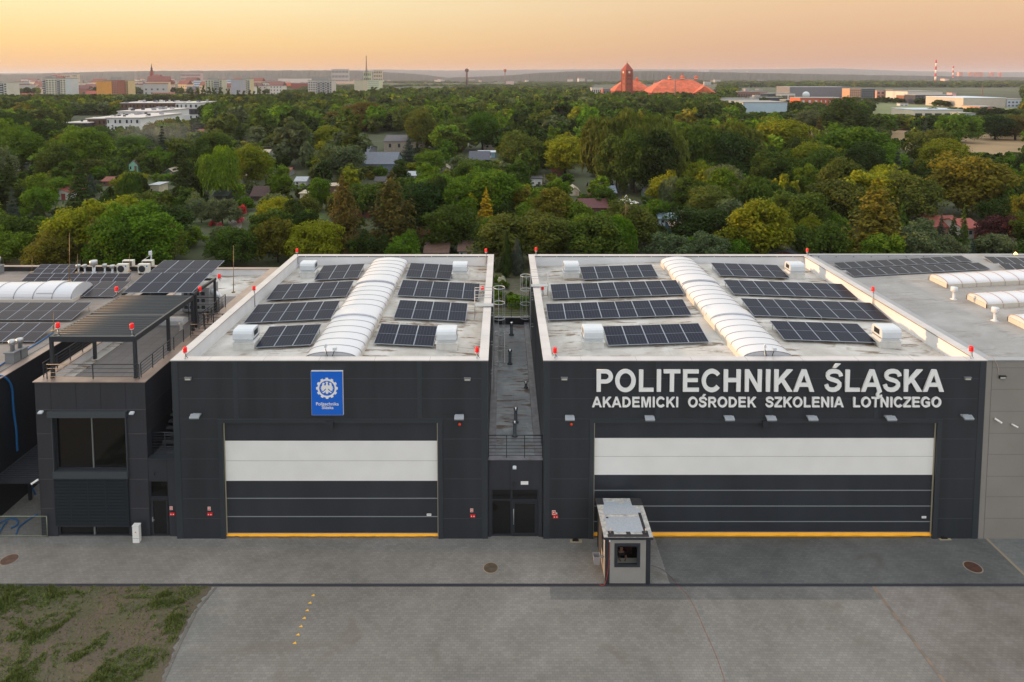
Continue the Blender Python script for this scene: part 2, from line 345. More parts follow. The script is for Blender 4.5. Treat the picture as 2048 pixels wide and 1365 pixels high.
# ================================================ HANGARS
def zf(py, Y=0.): return FY(1000, py, Y).z
def xf(px, py, Y=0.): return FY(px, py, Y).x
def fb(q, px0, px1, py0, py1, y0, y1, k=None, Y=None):
    """box on a facade: px extents, from depth y0 (towards the viewer) to y1; measured on plane Y"""
    Y = y0 if Y is None else Y
    pm = (py0+py1)/2
    q.box(xf(px0, pm, Y), xf(px1, pm, Y), y0, y1, zf(py1, Y), zf(py0, Y), k)
def roofmat(name, base, lt, dk, brown, amt=.55):
    m, n, l, b = nodes_mat(name); t = n.new('ShaderNodeTexCoord').outputs['Object']
    mp = n.new('ShaderNodeMapping'); mp.inputs['Scale'].default_value = (1, .35, 1); l.new(t, mp.inputs[0])
    a1 = noise(n, l, t, .35, 6, .65, .3); a2 = noise(n, l, mp.outputs[0], 1.5, 6, .7, 1.0); a3 = noise(n, l, t, .45, 3, .6, .8)
    mp2 = n.new('ShaderNodeMapping'); mp2.inputs['Scale'].default_value = (.4, 2.2, 1); l.new(t, mp2.inputs[0]); a4 = noise(n, l, mp2.outputs[0], 1.2, 6, .7, .5)
    c = cramp(n, l, a1.outputs[0], [(.32, dk), (.5, base), (.68, lt)]).outputs[0]
    f1 = cramp(n, l, a4.outputs[0], [(.50, (0,0,0)), (.57, (1,1,1))]); f2 = cramp(n, l, a3.outputs[0], [(.45, (0,0,0)), (.56, (amt,)*3)])
    f = mixc(n, l, 1., f1.outputs[0], f2.outputs[0], 'MULTIPLY'); c = mixc(n, l, f, c, brown)
    f1 = cramp(n, l, a2.outputs[0], [(.60, (0,0,0)), (.72, (.35,)*3)]); c = mixc(n, l, f1.outputs[0], c, (lt[0]*1.05, lt[1]*1.05, lt[2]*1.05))
    br = n.new('ShaderNodeTexBrick'); l.new(t, br.inputs['Vector']); br.inputs['Scale'].default_value = 1; br.inputs['Brick Width'].default_value = 9; br.inputs['Row Height'].default_value = 1.05
    br.inputs['Mortar Size'].default_value = .012; br.inputs['Color1'].default_value = (1,1,1,1); br.inputs['Color2'].default_value = (.97,.97,.97,1); br.inputs['Mortar'].default_value = (.84,.83,.82,1)
    c = mixc(n, l, 1., c, br.outputs[0], 'MULTIPLY')
    l.new(c, b.inputs['Base Color']); b.inputs['Roughness'].default_value = .8
    bp = n.new('ShaderNodeBump'); bp.inputs['Strength'].default_value = .25; bp.inputs['Distance'].default_value = .03; l.new(a2.outputs[0], bp.inputs['Height']); l.new(bp.outputs[0], b.inputs['Normal'])
    return m
roofm = roofmat('pale roof membrane', (.47,.45,.41), (.60,.58,.545), (.36,.335,.295), (.17,.12,.075), 1.)
roofg = roofmat('grey roof membrane', (.30,.29,.275), (.36,.35,.335), (.25,.24,.225), (.20,.17,.14), .5)
roofb = roofmat('brown roof felt', (.22,.19,.17), (.27,.24,.21), (.17,.15,.13), (.13,.11,.09), .6)
roofalley = roofmat('wet grey felt', (.27,.285,.29), (.42,.44,.44), (.20,.21,.215), (.16,.11,.08), 1.)
H = 10.15; DEP = 22.0
polym, n, l, b = nodes_mat('opal polycarbonate'); b.inputs['Base Color'].default_value = (.60,.61,.635,1); b.inputs['Roughness'].default_value = .28
b.inputs['Specular IOR Level'].default_value = .6
glazebar = mat('skylight glazing bar', (136,138,142), .4, .3)
def skylight(parent, X0, X1, Y0, Y1, zr, z_rise, ncur, curb=.32, vents=()):
    """barrel vault running along Y"""
    q = MB(); q.box(X0, X0+.12, Y0, Y1, zr-.3, zr+curb); q.box(X1-.12, X1, Y0, Y1, zr-.3, zr+curb); q.box(X0+.12, X1-.12, Y0, Y0+.1, zr-.3, zr+curb); q.box(X0+.12, X1-.12, Y1-.1, Y1, zr-.3, zr+curb)
    cu = q.build('skylight', mat('skylight curb', (198,192,182), .6), parent)
    nA = 16; zc = zr+curb+.004; wv = (X1-X0)/2; cx = (X0+X1)/2
    def arc(sc=1.): return [(cx-wv*sc*math.cos(math.pi*i/nA), zc+z_rise*sc*math.sin(math.pi*i/nA)**.85) for i in range(nA+1)]
    A = arc(); q = MB()
    vs = [(x, Y0, z) for x, z in A]+[(x, Y1, z) for x, z in A]
    q.add(vs, [(i, i+1, nA+2+i, nA+1+i) for i in range(nA)], smooth=True)
    q.add([(x, Y0, z) for x, z in A], [tuple(range(nA+1))]); q.add([(x, Y1, z) for x, z in A], [tuple(range(nA+1))])
    o1 = q.build('vault', polym, cu)
    q = MB()
    for i in range(ncur+1):
        y = Y0+(Y1-Y0)*i/ncur; B = arc(1.0)
        vs = []
        for x, z in B:
            nx = (x-cx)*.004/wv
            vs += [(x+nx*4, y-.02, z+.016), (x+nx*4, y+.02, z+.016), (x, y+.02, z-.01), (x, y-.02, z-.01)]
        q.add(vs, [(j*4+a, j*4+(a+1) % 4, j*4+4+(a+1) % 4, j*4+4+a) for j in range(nA) for a in range(4)])
    q.build('glazing_bar', glazebar, cu)
    for yv, d in vents:
        q = MB(); B = [(cx-wv*1.02*math.cos(math.pi*i/nA), zc+.10+z_rise*1.02*math.sin(math.pi*i/nA)**.85) for i in range(1, nA)]
        y0v, y1v = yv, yv+d
        vs = [(x, y0v, z) for x, z in B]+[(x, y1v, z) for x, z in B]+[(x, y0v, z-.09) for x, z in B]+[(x, y1v, z-.09) for x, z in B]; mB = len(B)
        q.add(vs, [(i, i+1, mB+i+1, mB+i) for i in range(mB-1)]+[(i, 2*mB+i, 2*mB+i+1, i+1) for i in range(mB-1)]+[(mB+i, mB+i+1, 3*mB+i+1, 3*mB+i) for i in range(mB-1)], smooth=False)
        vv = q.build('vent_flap', polym, cu)
    return cu
def zroof(x, x0, x1): # ridge along the middle
    return 9.18+.42*(1-abs((x-(x0+x1)/2)/((x1-x0)/2)))
def hangar(x0, x1, label, gp, sk, wallm=dark, seams=seam, verts=()):
    t = thing('hangar', label, 'hangar', ((x0+x1)/2, 0, 0), 'dark clad hangars')
    gx0, gx1, gz = gp; T = .32; q = MB()
    q.box(x0, gx0, 0, T, 0, H-.05); q.box(gx1, x1, 0, T, 0, H-.05); q.box(gx0, gx1, 0, T, gz, H-.05)
    q.box(x0, x0+T, T, DEP-T, 0, H-.05); q.box(x1-T, x1, T, DEP-T, 0, H-.05); q.box(x0, x1, DEP-T, DEP, 0, H-.05)
    q.k = 1
    for k in range(0, 9):
        z = zf(1037.5)+k*(zf(998)-zf(1037.5))*1.0
        if z > H-.3: break
        for a, b_ in (((x0+.35, gx0-.2), (gx1+.2, x1-.35)) if z < gz+.1 else ((x0+.35, x1-.35),)):
            q.box(a, b_, -.004, .001, z-.012, z+.012)
        for X, s in ((x0, -1), (x1, 1)):
            q.box(min(X, X+s*.004), max(X, X+s*.004), .5, DEP-.2, z-.012, z+.012)
    k = 4.
    while k < DEP: # vertical joints on the sides
        for X, s in ((x0, -1), (x1, 1)): q.box(min(X, X+s*.012), max(X, X+s*.012), k-.12, k+.12, 0, H-.08, k=2)
        k += 6
    for a in verts: q.box(a-.12, a+.12, -.012, 0.0, gz+.15, H-.08, k=2)
    for a in (x0, x1-.33): q.box(a-.012 if a == x0 else a, a+.33 if a == x0 else a+.342, -.016, 0.0, .0, H-.08, k=2)
    q.build('wall', [wallm, seams, flash], t)
    # coping with a drip edge all round
    q = MB(); W = .46
    q.box(x0-.05, x1+.05, -.06, W, H-.05, H); q.box(x0-.05, x1+.05, DEP-W, DEP+.05, H-.05, H)
    q.box(x0-.05, x0+W, W, DEP-W, H-.05, H); q.box(x1-W, x1+.05, W, DEP-W, H-.05, H)
    q.k = 1
    y = 1.5
    while y < DEP-1:
        for a in (x0+.03, x1-W+.06):
            for bx in range(5): q.box(a+bx*.085, a+bx*.085+.022, y, y+.022, H, H+.006)
        y += 2
    x = x0+2
    while x < x1-.5: q.box(x, x+.012, -.063, W, H-.052, H+.003); x += 3
    q.build('coping', [capm, mat('coping rivets', (120,116,114), .5)], t)
    # white lining inside the parapet plus the dark strip under the coping
    q = MB(); a = .36
    q.box(x0+T, x1-T, T, a, 9.0, H-.09); q.box(x0+T, x1-T, DEP-a, DEP-T, 9.0, H-.09); q.box(x0+T, x0+a, a, DEP-a, 9.0, H-.09); q.box(x1-a, x1-T, a, DEP-a, 9.0, H-.09)
    q.k = 1
    q.box(x0+a, x1-a, DEP-a-.02, DEP-a, H-.13, H-.052); q.box(x0+a, x0+a+.02, a, DEP-a-.02, H-.13, H-.052); q.box(x1-a-.02, x1-a, a, DEP-a-.02, H-.13, H-.052)
    q.k = 2; x = x0+1.
    while x < x1-.6: q.box(x, x+.05, DEP-a-.05, DEP-a-.02, H-.12, H-.07); x += 1.35
    q.build('parapet_lining', [paraw, darksteel, white], t)
    cx = (x0+x1)/2; q = MB(); zr0, zr1 = zroof(x0, x0, x1), zroof(cx, x0, x1)
    vs = []
    for y in (a, DEP-a):
        for x, z in ((x0+a, zr0), (cx, zr1), (x1-a, zr0)): vs.append((x, y, z))
    q.add(vs, [(0,1,4,3), (1,2,5,4)]); q.add([(x, y, z-.3) for x, y, z in vs], [(0,3,4,1), (1,4,5,2)])
    q.build('roof', roofm, t)
    skylight(t, *sk[:4], zroof(sk[0], x0, x1)-.02, .46, 20, vents=sk[4])
    return t
def gate(parent, X0, X1, gz, px0, px1, rows, whiteband, lines, yel, label_px, y=.16):
    """sectional gate; rows of pixel heights"""
    g = MB(); top = gz
    ZW1, ZW0 = zf(whiteband[0], y), zf(whiteband[1], y); ZY = zf(yel-3, y)
    g.box(X0, X1, y, y+.08, ZW1, top); g.box(X0, X1, y, y+.08, ZY, ZW0)
    G_ = g.build('gate', gated, parent)
    q = MB(); zm = (ZW0+ZW1)/2; q.box(X0, X1, y-.004, y+.08, ZW0, zm-.012); q.box(X0, X1, y-.004, y+.08, zm+.012, ZW1); q.k = 1; q.box(X0, X1, y+.004, y+.07, zm-.012, zm+.012)
    q.build('white_panel', [white, mat('panel joint', (150,150,146), .6)], G_)
    q = MB()
    for ly in lines: z = zf(ly, y); q.box(X0, X1, y-.006, y, z-.022, z+.022)
    q.box(X0, X1, y-.006, y, ZY, ZY+.03)
    q.build('seam_strip', mat('light gate seam', (150,155,156), .45, .2), G_)
    q = MB(); nn = 60; rr = random.Random(9); vs = []
    for i in range(nn+1):
        x = X0+(X1-X0)*i/nn; s = rr.uniform(-.012, .012); e = .03*(1 if i < 4 or i > nn-4 else 0)
        vs += [(x, y-.05+s, .035+e), (x, y-.09+s*2, ZY*.5), (x, y-.03, ZY-.004), (x, y+.04, ZY-.004), (x, y+.04, .035+e)]
    q.add(vs, [(i*5+a, i*5+(a+1) % 5, i*5+5+(a+1) % 5, i*5+5+a) for i in range(nn) for a in range(5)], smooth=False)
    q.build('rubber_seal', yellow, G_)
    for a in (X0, X1-.05): q = MB(); q.box(a, a+.05, y-.06, y-.008, 0.02, gz); q.build('guide_rail', mat('guide rail', (180,172,150), .5, .3), G_)
    q = MB(); q.box(X0-.25, X0-.001, -.03, .04, 0, gz+.14); q.box(X1+.001, X1+.25, -.03, .04, 0, gz+.14); q.box(X0-.25, X1+.25, -.05, .04, gz+.14, gz+.21); q.box(X0, X1, -.03, .03, gz, gz+.14)
    q.build('gate_frame', flash, G_)
    q = MB(); q.box(X0, X1, .04, y-.09, gz-.02, gz-.002)
    q.build('head_strip', mat('cream head strip', (150,140,118), .6), G_)
    p = label_px; q = MB(); fb(q, p[0]-4.5, p[0]+4.5, p[1]-2.2, p[1]+2.2, y-.010, y-.002); s = q.build('sticker', white, G_)
    q = MB(); fb(q, p[0]-3.5, p[0]+3.5, p[1]-.6, p[1]+.2, y-.013, y-.0105); q.build('print', mat('grey print', (150,150,150), .6), s)
    q = MB(); c = (X0+X1)/2+.0; q.box(c-.2, c+.2, -.13, -.031, gz-.28, gz+.14)
    q.build('motor_box', darksteel, G_)
    return G_
gz = zf(846)
LH = (-18.0, -.87); RH = (2.2, 26.17)
gl0, gl1 = xf(448, 950), xf(876, 950); gr0, gr1 = xf(1187.5, 950), xf(1870, 950)
# skylight pixel base lines on the roof
def skyx(pxa, pxb, py, z): return G(pxa, py, z).x, G(pxb, py, z).x
la, lb = skyx(622, 725, 713, 9.5); ra, rb = skyx(1470, 1568, 713, 9.5)
h1 = hangar(*LH, 'dark clad hangar with the blue crest sign above its narrower gate', (gl0, gl1, gz), (la, lb, .75, 20.6, ((6.6, 1.1), (13.8, 1.1))), verts=(xf(471, 780), xf(839, 780)))
gate(h1, gl0, gl1, gz, 448, 876, None, (882, 962), (997, 1033.5), 1070, (858, 1030))
h2 = hangar(*RH, 'wider dark clad hangar carrying the big white lettering', (gr0, gr1, gz), (ra, rb, .75, 20.6, ((6.6, 1.1), (13.8, 1.1))), verts=(xf(1316, 780), xf(1540, 780), xf(1754, 780)))
gate(h2, gr0, gr1, gz, 1187, 1870, None, (876.5, 950), (981, 1012.5, 1043.5), 1068, (1848, 1035))
for h, cx, g0 in ((h1, (la+lb)/2, 0), (h2, (ra+rb)/2, 0)):
    x0, x1 = (LH if h is h1 else RH)
    w_ = thing('weather_sensor', 'small wind and rain sensors on a bracket at the front of the %s skylight' % ('left hangar' if h is h1 else 'right hangar'), 'sensor', (cx, .6, zroof(cx, x0, x1)), 'weather sensors on the skylights')
    zb = zroof(cx, x0, x1); q = MB()
    q.tube([(cx-.25,.62,zb),(cx-.25,.62,zb+1.0)], .025); q.tube([(cx+.25,.62,zb),(cx+.25,.62,zb+.85)], .02); q.tube([(cx-.25,.6,zb+.3),(cx+.25,.6,zb+.3)], .02)
    q.tube([(cx-.25,.6,zb+.9),(cx-.15,.58,zb+.5),(cx-.1,.55,zb+.35),(cx,.55,zb+.3),(cx+.1,.55,zb+.45),(cx+.22,.58,zb+.8)], .02, k=1)
    q.build('bracket', [steel, black], w_)
    q = MB(); q.box(cx-.32,cx-.2,.55,.68,zb+1.0,zb+1.12); q.lathe((cx-.25,.62,zb+1.11), [(.02,0),(.06,.02),(.06,.06),(.02,.08)], 8); q.build('sensor_head', whitemetal, w_); q = MB(); q.box(cx+.15,cx+.36,.52,.7,zb+.85,zb+1.0); q.build('sensor_head', whitemetal, w_)
# ---------------- solar rows
cell, n, l, b = nodes_mat('solar cells'); uv = n.new('ShaderNodeUVMap'); sx = n.new('ShaderNodeSeparateXYZ'); l.new(uv.outputs[0], sx.inputs[0])
def gridline(sock, cnt, wd):
    a = n.new('ShaderNodeMath'); a.operation = 'MULTIPLY'; l.new(sock, a.inputs[0]); a.inputs[1].default_value = cnt
    f = n.new('ShaderNodeMath'); f.operation = 'FRACT'; l.new(a.outputs[0], f.inputs[0])
    s = n.new('ShaderNodeMath'); s.operation = 'SUBTRACT'; l.new(f.outputs[0], s.inputs[0]); s.inputs[1].default_value = .5
    ab = n.new('ShaderNodeMath'); ab.operation = 'ABSOLUTE'; l.new(s.outputs[0], ab.inputs[0])
    g = n.new('ShaderNodeMath'); g.operation = 'GREATER_THAN'; l.new(ab.outputs[0], g.inputs[0]); g.inputs[1].default_value = .5-wd
    return g.outputs[0]
c = mixc(n, l, gridline(sx.outputs[0], 6, .05), (.003,.006,.018), (.055,.065,.10)); c = mixc(n, l, gridline(sx.outputs[1], 24, .08), c, (.025,.03,.045))
l.new(c, b.inputs['Base Color']); b.inputs['Roughness'].default_value = .30; b.inputs['Specular IOR Level'].default_value = .07
cellb, n, l, b = nodes_mat('brownish solar cells'); uv = n.new('ShaderNodeUVMap'); sx = n.new('ShaderNodeSeparateXYZ'); l.new(uv.outputs[0], sx.inputs[0])
c = mixc(n, l, gridline(sx.outputs[0], 6, .05), (.018,.014,.020), (.10,.09,.10)); l.new(c, b.inputs['Base Color']); b.inputs['Roughness'].default_value = .30; b.inputs['Specular IOR Level'].default_value = .12
frame = mat('solar frame', (160,168,178), .4, .3)
def module_mesh(wd, ln, cm, mid=True, fr=.020):
    q = MB(); q.box(.01, wd-.01, 0, ln, -.035, 0.0, k=1)
    me_i = len(q.f)
    segs = [(fr, ln/2-.011), (ln/2+.011, ln-fr)] if mid else [(fr, ln-fr)]
    for a, b_ in segs: q.add([(.01+fr, a, .004), (wd-.01-fr, a, .004), (wd-.01-fr, b_, .004), (.01+fr, b_, .004)], [(0,1,2,3)], k=0)
    me = bpy.data.meshes.new('solar_panel'); me.from_pydata(q.v, [], q.f); me.materials.append(cm); me.materials.append(frame)
    me.polygons.foreach_set('material_index', q.m)
    uvl = me.uv_layers.new(name='UVMap')
    for p in me.polygons:
        for li in p.loop_indices:
            v = me.vertices[me.loops[li].vertex_index].co; uvl.data[li].uv = ((v.x-.01-fr)/(wd-.02-2*fr), (v.y-fr)/(ln-2*fr))
    return me
def solar_row(label, group, P0, P1, P0b, nmod, cm=cell, mid=True, zground=None, rows=1):
    """P0,P1 lower front corners, P0b upper back-left corner"""
    ex = (P1-P0); wd = ex.length/nmod; ex = ex.normalized(); ey = P0b-P0; ey = ey-ex*ey.dot(ex); ln = ey.length/rows; ey.normalize(); ez = ex.cross(ey)
    t = bpy.data.objects.new('solar_array', None); COL.objects.link(t)
    M = Matrix((ex, ey, ez)).transposed().to_4x4(); M.translation = P0; t.matrix_world = M
    tag(t, label, 'solar panels', group); t['org'] = tuple(P0)
    me = module_mesh(wd, ln, cm, mid)
    for j in range(rows):
        for i in range(nmod):
            o = bpy.data.objects.new('solar_panel', me); COL.objects.link(o); o.parent = t; o.location = (i*wd, j*ln, 0)
    q = MB()
    for f_ in (.25, .75): q.box(0, wd*nmod, ln*rows*f_-.02, ln*rows*f_+.02, -.075, -.037)
    if zground is not None:
        Mi = M.inverted(); k = 0; tot = wd*nmod
        xs_ = [tot*i/max(1, round(tot/2.2)) for i in range(max(1, round(tot/2.2))+1)]
        for x in xs_:
            x = min(max(x, .1), tot-.1)
            for f_ in (.03, .9):
                a = M @ Vector((x, ln*rows*f_, -.04)); g_ = Vector((a.x, a.y, zground(a.x)+.002))
                if a.z-g_.z > .03: q.tube([Mi @ a, Mi @ g_], .02, 5)
    rk = MB_raw('rack', q, alu, t)
    return t
def MB_raw(name, q, m, parent):
    me = bpy.data.meshes.new(name); me.from_pydata([tuple(v) for v in q.v], [], q.f); me.materials.append(m)
    o = bpy.data.objects.new(name, me); COL.objects.link(o); o.parent = parent; return o
def px_row(label, group, bl, br, tl, nmod, x0, x1, lift=.18, rise=.32, **kw):
    zz = zroof(-9 if x0 < 0 else 14, x0, x1)
    def solve(p, up):
        z = 9.5
        for _ in range(6): z = zroof(G(p[0], p[1], z).x, x0, x1)+up
        return G(p[0], p[1], z)
    P0, P1 = solve(bl, lift), solve(br, lift); T = solve(tl, lift+rise)
    Tb = Vector((P0.x, T.y, zroof(P0.x, x0, x1)+lift+rise))
    P1.y = P0.y # rows run parallel to the front
    P1.z = zroof(P1.x, x0, x1)+lift
    return solar_row(label, group, P0, P1, Tb, nmod, zground=lambda x: zroof(x, x0, x1), **kw)
RN = ['front', 'second', 'third', 'back']
for k, (bl, br, tl, nm) in enumerate([((510,695),(624,687),(527,654),3), ((487,646),(664,635),(500,610),5), ((532,600),(694,591),(543,570),5), ((628,560),(717,554),(638,532),3)]):
    px_row('%s row of %d black solar panels left of the left hangar skylight' % (RN[k], nm), 'solar rows on the left hangar', bl, br, tl, nm, *LH)
for k, (bl, br, tl, nm) in enumerate([((747,687),(866,697),(757,647),3), ((787,636),(931,646),(795,600),4), ((794,591),(957,601),(802,560),5), ((811,554),(901,561),(818,526),3)]):
    px_row('%s row of %d black solar panels right of the left hangar skylight' % (RN[k], nm), 'solar rows on the left hangar', bl, br, tl, nm, *LH)
for k, (bl, br, tl, nm) in enumerate([((1216,691),(1414,678),(1210,653),5), ((1096,640),(1382,628),(1094,608),8), ((1105,598),(1367,586),(1103,569),8), ((1166,559),(1314,550),(1160,534),5)]):
    px_row('%s row of %d black solar panels left of the right hangar skylight' % (RN[k], nm), 'solar rows on the right hangar', bl, br, tl, nm, *RH)
for k, (bl, br, tl, nm) in enumerate([((1568,679),(1760,690),(1550,642),5), ((1507,631),(1784,642),(1490,597),8), ((1467,588),(1719,599),(1450,560),8), ((1440,551),(1584,559),(1425,526),5)]):
    px_row('%s row of %d black solar panels right of the right hangar skylight' % (RN[k], nm), 'solar rows on the right hangar', bl, br, tl, nm, *RH)
# ---------------- roof exhaust units
def exhaust(px, py, x0, x1, label):
    z = 9.4
    for _ in range(5): z = zroof(G(px, py, z).x, x0, x1)
    p = G(px, py, z); x, y, z = p.x, p.y+.5, zroof(p.x, x0, x1)-.03
    t = thing('roof_exhaust_unit', label, 'roof vent', (x, y, z), 'white roof exhaust units')
    q = MB(); q.box(x-.62,x+.62,y-.5,y+.5,z-.05,z+.42); q.box(x-.68,x+.68,y-.56,y+.56,z+.42,z+.47); q.build('curb', mat('vent curb', (206,206,202), .7, var=.08, vscale=2), t)
    q = MB(); q.prism([(x-.6,z+.47),(x+.6,z+.47),(x+.48,z+.60),(x-.48,z+.60)], y-.48, y+.48, 'y'); q.box(x-.62,x+.62,y-.5,y+.5,z+.60,z+.64); q.build('base_flange', whitemetal, t)
    q = MB(); pr = [(y-.55,z+.66),(y-.60,z+.74),(y-.60,z+1.02),(y-.52,z+1.16),(y-.38,z+1.24),(y+.35,z+1.24),(y+.50,z+1.16),(y+.58,z+1.0),(y+.58,z+.74),(y+.55,z+.66)]
    q.prism(pr, x-.58, x+.58, 'x'); q.box(x-.60,x+.60,y-.62,y+.60,z+.70,z+.74); q.k = 1; q.box(x-.583,x+.583,y-.3,y+.3,z+.78,z+1.1, k=1)
    q.box(x-.62,x+.62,y-.47,y+.47,z+.641,z+.66)
    q.build('hood', [whitemetal, darksteel], t)
for px, py, hh_, lb_ in ((487,700,0,'front left of the left hangar roof'),(615,556,0,'back left of the left hangar roof'),(893,701,0,'front right of the left hangar roof'),(920,558,0,'back right of the left hangar roof')):
    exhaust(px, py, *LH, 'white boxy exhaust unit at the '+lb_)
for px, py, hh_, lb_ in ((1187,698,0,'front left of the right hangar roof'),(1143,557,0,'back left of the right hangar roof'),(1781,697,0,'front right of the right hangar roof'),(1594,558,0,'back right of the right hangar roof')):
    exhaust(px, py, *RH, 'white boxy exhaust unit at the '+lb_)
# ---------------- red obstruction beacons
BC = []
def beacon(px, py_dome, Y, zb, label, off=.75, bend=False):
    """dome centre pixel on plane Y; pole reaches down to zb"""
    p = FY(px, py_dome, Y); x, y, z = p; zb = min(zb, z-.2)
    t = thing('obstruction_beacon', label, 'beacon light', (x, y, zb), 'red obstruction beacons on the roofs')
    q = MB(); q.lathe((x,y,z-.17), [(.09,0),(.11,.02),(.11,.06),(.105,.08),(.105,.24),(.09,.29),(.02,.31)], 14); q.build('lamp_dome', redglass, t)
    q = MB(); q.tube([(x,y,zb),(x,y,z-.25)], .022); q.lathe((x,y,z-.25), [(.03,0),(.10,.03),(.10,.079)], 12); q.box(x-.05,x+.05,y-.05,y+.05,zb,zb+.02)
    q.k = 1; q.tube([(x+.03,y-.02,z-.2),(x+.06,y-.03,z-.4),(x+.05,y-.02,zb+.15),(x+.14,y,zb+.02)], .014, 6)
    q.build('pole', [steel, black], t)
beacon(370,699,.2,H,'red beacon at the front left corner of the left hangar roof')
beacon(954,699,.25,H,'red beacon at the front right corner of the left hangar roof')
beacon(507.5,577,14,9.3,'red beacon half way along the left parapet of the left hangar')if False else None
def beacon_on(px, py, X, zb, label):
    # dome on the vertical plane x = X
    dx, dy, dz = ray(px, py); t_ = X/dx; beacon(px, py, CY+dy*t_, zb, label)
beacon_on(508,576,LH[0]+.5,9.3,'red beacon half way along the left parapet of the left hangar')
beacon(594,500.5,DEP-.5,9.4,'red beacon at the back left corner of the left hangar roof')
beacon(972,500.5,DEP-.5,9.4,'red beacon at the back right corner of the left hangar roof')
beacon(965,576,13.2,9.3,'red beacon beside the ladder handrails of the left hangar')
beacon(1110,700,.3,H,'red beacon at the front left corner of the right hangar roof')
beacon(1085,575,13.4,9.3,'red beacon beside the ladder handrails of the right hangar')
beacon(1072,498,DEP-.4,H,'red beacon at the back left corner of the right hangar roof')
beacon(1614.5,500,DEP-.4,H,'red beacon at the back right corner of the right hangar roof')
beacon_on(1746,578,RH[1]-.5,9.3,'red beacon half way along the right parapet of the right hangar')
beacon(1942.5,697,.2,H,'red beacon at the front right corner of the right hangar roof')
# ---------------- caged ladders
def ladder(px_side, Yl, X, s, zbot, label, name2):
    """ladder on a side wall x = X, facing direction s; at depth Yl"""
    t = thing('caged_ladder', label, 'ladder', (X, Yl, zbot), 'caged roof access ladders')
    q = MB(); xo = X+s*.22; w_ = .25
    for yy in (Yl-w_, Yl+w_): q.box(xo-.03, xo+.03, yy-.015, yy+.015, zbot, H+1.15)
    q.build('rail', steel, t)
    q = MB(); z = zbot+.25
    while z < H: q.tube([(xo,Yl-w_,z),(xo,Yl+w_,z)], .014, 6); z += .28
    for z in (zbot+1, zbot+3, H-.6):
        for yy in (Yl-w_, Yl+w_): q.box(min(X,xo), max(X,xo), yy-.02, yy+.02, z, z+.05)
    q.build('rung', steel, t)
    q = MB(); cx = xo+s*.36; z = zbot+1.6; zs = []
    while z < H+1.3: zs.append(z); z += 1.05
    for z in zs: q.ring((cx, Yl, z), .38, .018, 24, 5)
    for a in range(-2, 3):
        an = a*R(48); x_ = cx+s*.38*math.cos(an); y_ = Yl+.38*math.sin(an); q.box(x_-.012, x_+.012, y_-.02, y_+.02, zs[0], zs[-1])
    q.build('safety_cage', steel, t)
    # handrails stepping over the parapet
    q = MB(); xi = X-s*1.05
    for yy in (Yl-w_-.03, Yl+w_+.03):
        zr = 9.35
        q.tube([(xi,yy,zr),(xi,yy,H+1.15)], .02, 6); q.tube([(xi,yy,H+1.15),(xo,yy,H+1.15)], .02, 6); q.tube([(xi,yy,H+.65),(xo,yy,H+.65)], .016, 6)
    q.tube([(xi,Yl-w_,H+.3),(xi,Yl+w_,H+.3)], .016, 6)
    q.build('handrail', steel, t)
    q = MB(); q.box(min(xi,xo), max(xi,xo), Yl-.27, Yl+.27, H+.04, H+.07)
    for i in range(9): q.box(min(xi,xo)+.05+i*.13, min(xi,xo)+.07+i*.13, Yl-.27, Yl+.27, H+.07, H+.10)
    q.build('step_platform', steel, t)
ladder(0, G(1000,612,H).y, LH[1], 1, 4.55, 'galvanised caged ladder with step over on the inner wall of the left hangar', '')
ladder(0, G(1000,573,H).y, RH[0], -1, 6.2, 'galvanised caged ladder with step over on the inner wall of the right hangar', '')
# ================================================ LOW LINK BETWEEN THE HANGARS
def railing(parent, pts, zb, h, nb, name='railing', post=1.4, th=.02, m=None):
    q = MB()
    for a, b_ in zip(pts[:-1], pts[1:]):
        A, B = Vector((a[0], a[1], zb)), Vector((b_[0], b_[1], zb)); L_ = (B-A).length
        for k in range(nb+1):
            z = zb+.12+(h-.12)*k/nb; r = th*1.3 if k == nb else th*.7
            q.tube([(A.x, A.y, z), (B.x, B.y, z)], r, 6)
        n_ = max(1, round(L_/post))
        for i in range(n_+1):
            p = A.lerp(B, i/n_); q.box(p.x-th, p.x+th, p.y-th, p.y+th, zb, zb+h)
    return q.build(name, m or darksteel, parent)
X0, X1 = LH[1]+.02, RH[0]-.02; ZL = zf(920, .15); YB = 21.6
t = thing('link_building', 'low dark link with glass entrance between the two hangars', 'building', ((X0+X1)/2, .15, 0))
dx0, dx1 = xf(982, 1030, .15), xf(1077, 1030, .15); dz = zf(979, .15)
q = MB(); q.box(X0, dx0, .15, .45, 0, ZL); q.box(dx1, X1, .15, .45, 0, ZL); q.box(dx0, dx1, .15, .45, dz, ZL); q9 = MB(); q9.box(X0, X1, YB-.3, YB, 0, ZL+.35); q9.build('back_wall', dark2, t)
xs_ = xf(1020, 950, .15); q.k = 1; q.box(xs_-.012, xs_+.012, .146, .15, dz, ZL-.02); q.box(X0+.0, X0+.03, .146, .15, 0, ZL); q.box(X1-.05, X1, .146, .15, 0, ZL)
q.build('wall', [dark2, seamd], t)
q = MB(); q.box(X0, X1, .46, YB-.3, ZL-.35, ZL-.22); q.build('roof', roofalley, t)
q = MB(); q.box(X0, X1, .10, .5, ZL, ZL+.04); q.box(X0, X1, YB-.34, YB+.04, ZL+.35, ZL+.39); q.box(X0, X0+.42, .5, YB-.34, ZL-.2, ZL+.0); q.box(X1-.42, X1, .5, YB-.34, ZL-.2, ZL+.0)
q.build('coping', mat('grey weathered coping', (116,116,120), .5, .3, var=.2, vscale=2), t)
railing(t, [(X0+.03, .3), (X1-.03, .3)], ZL+.04, zf(871, .3)-ZL-.04, 6, post=.99)
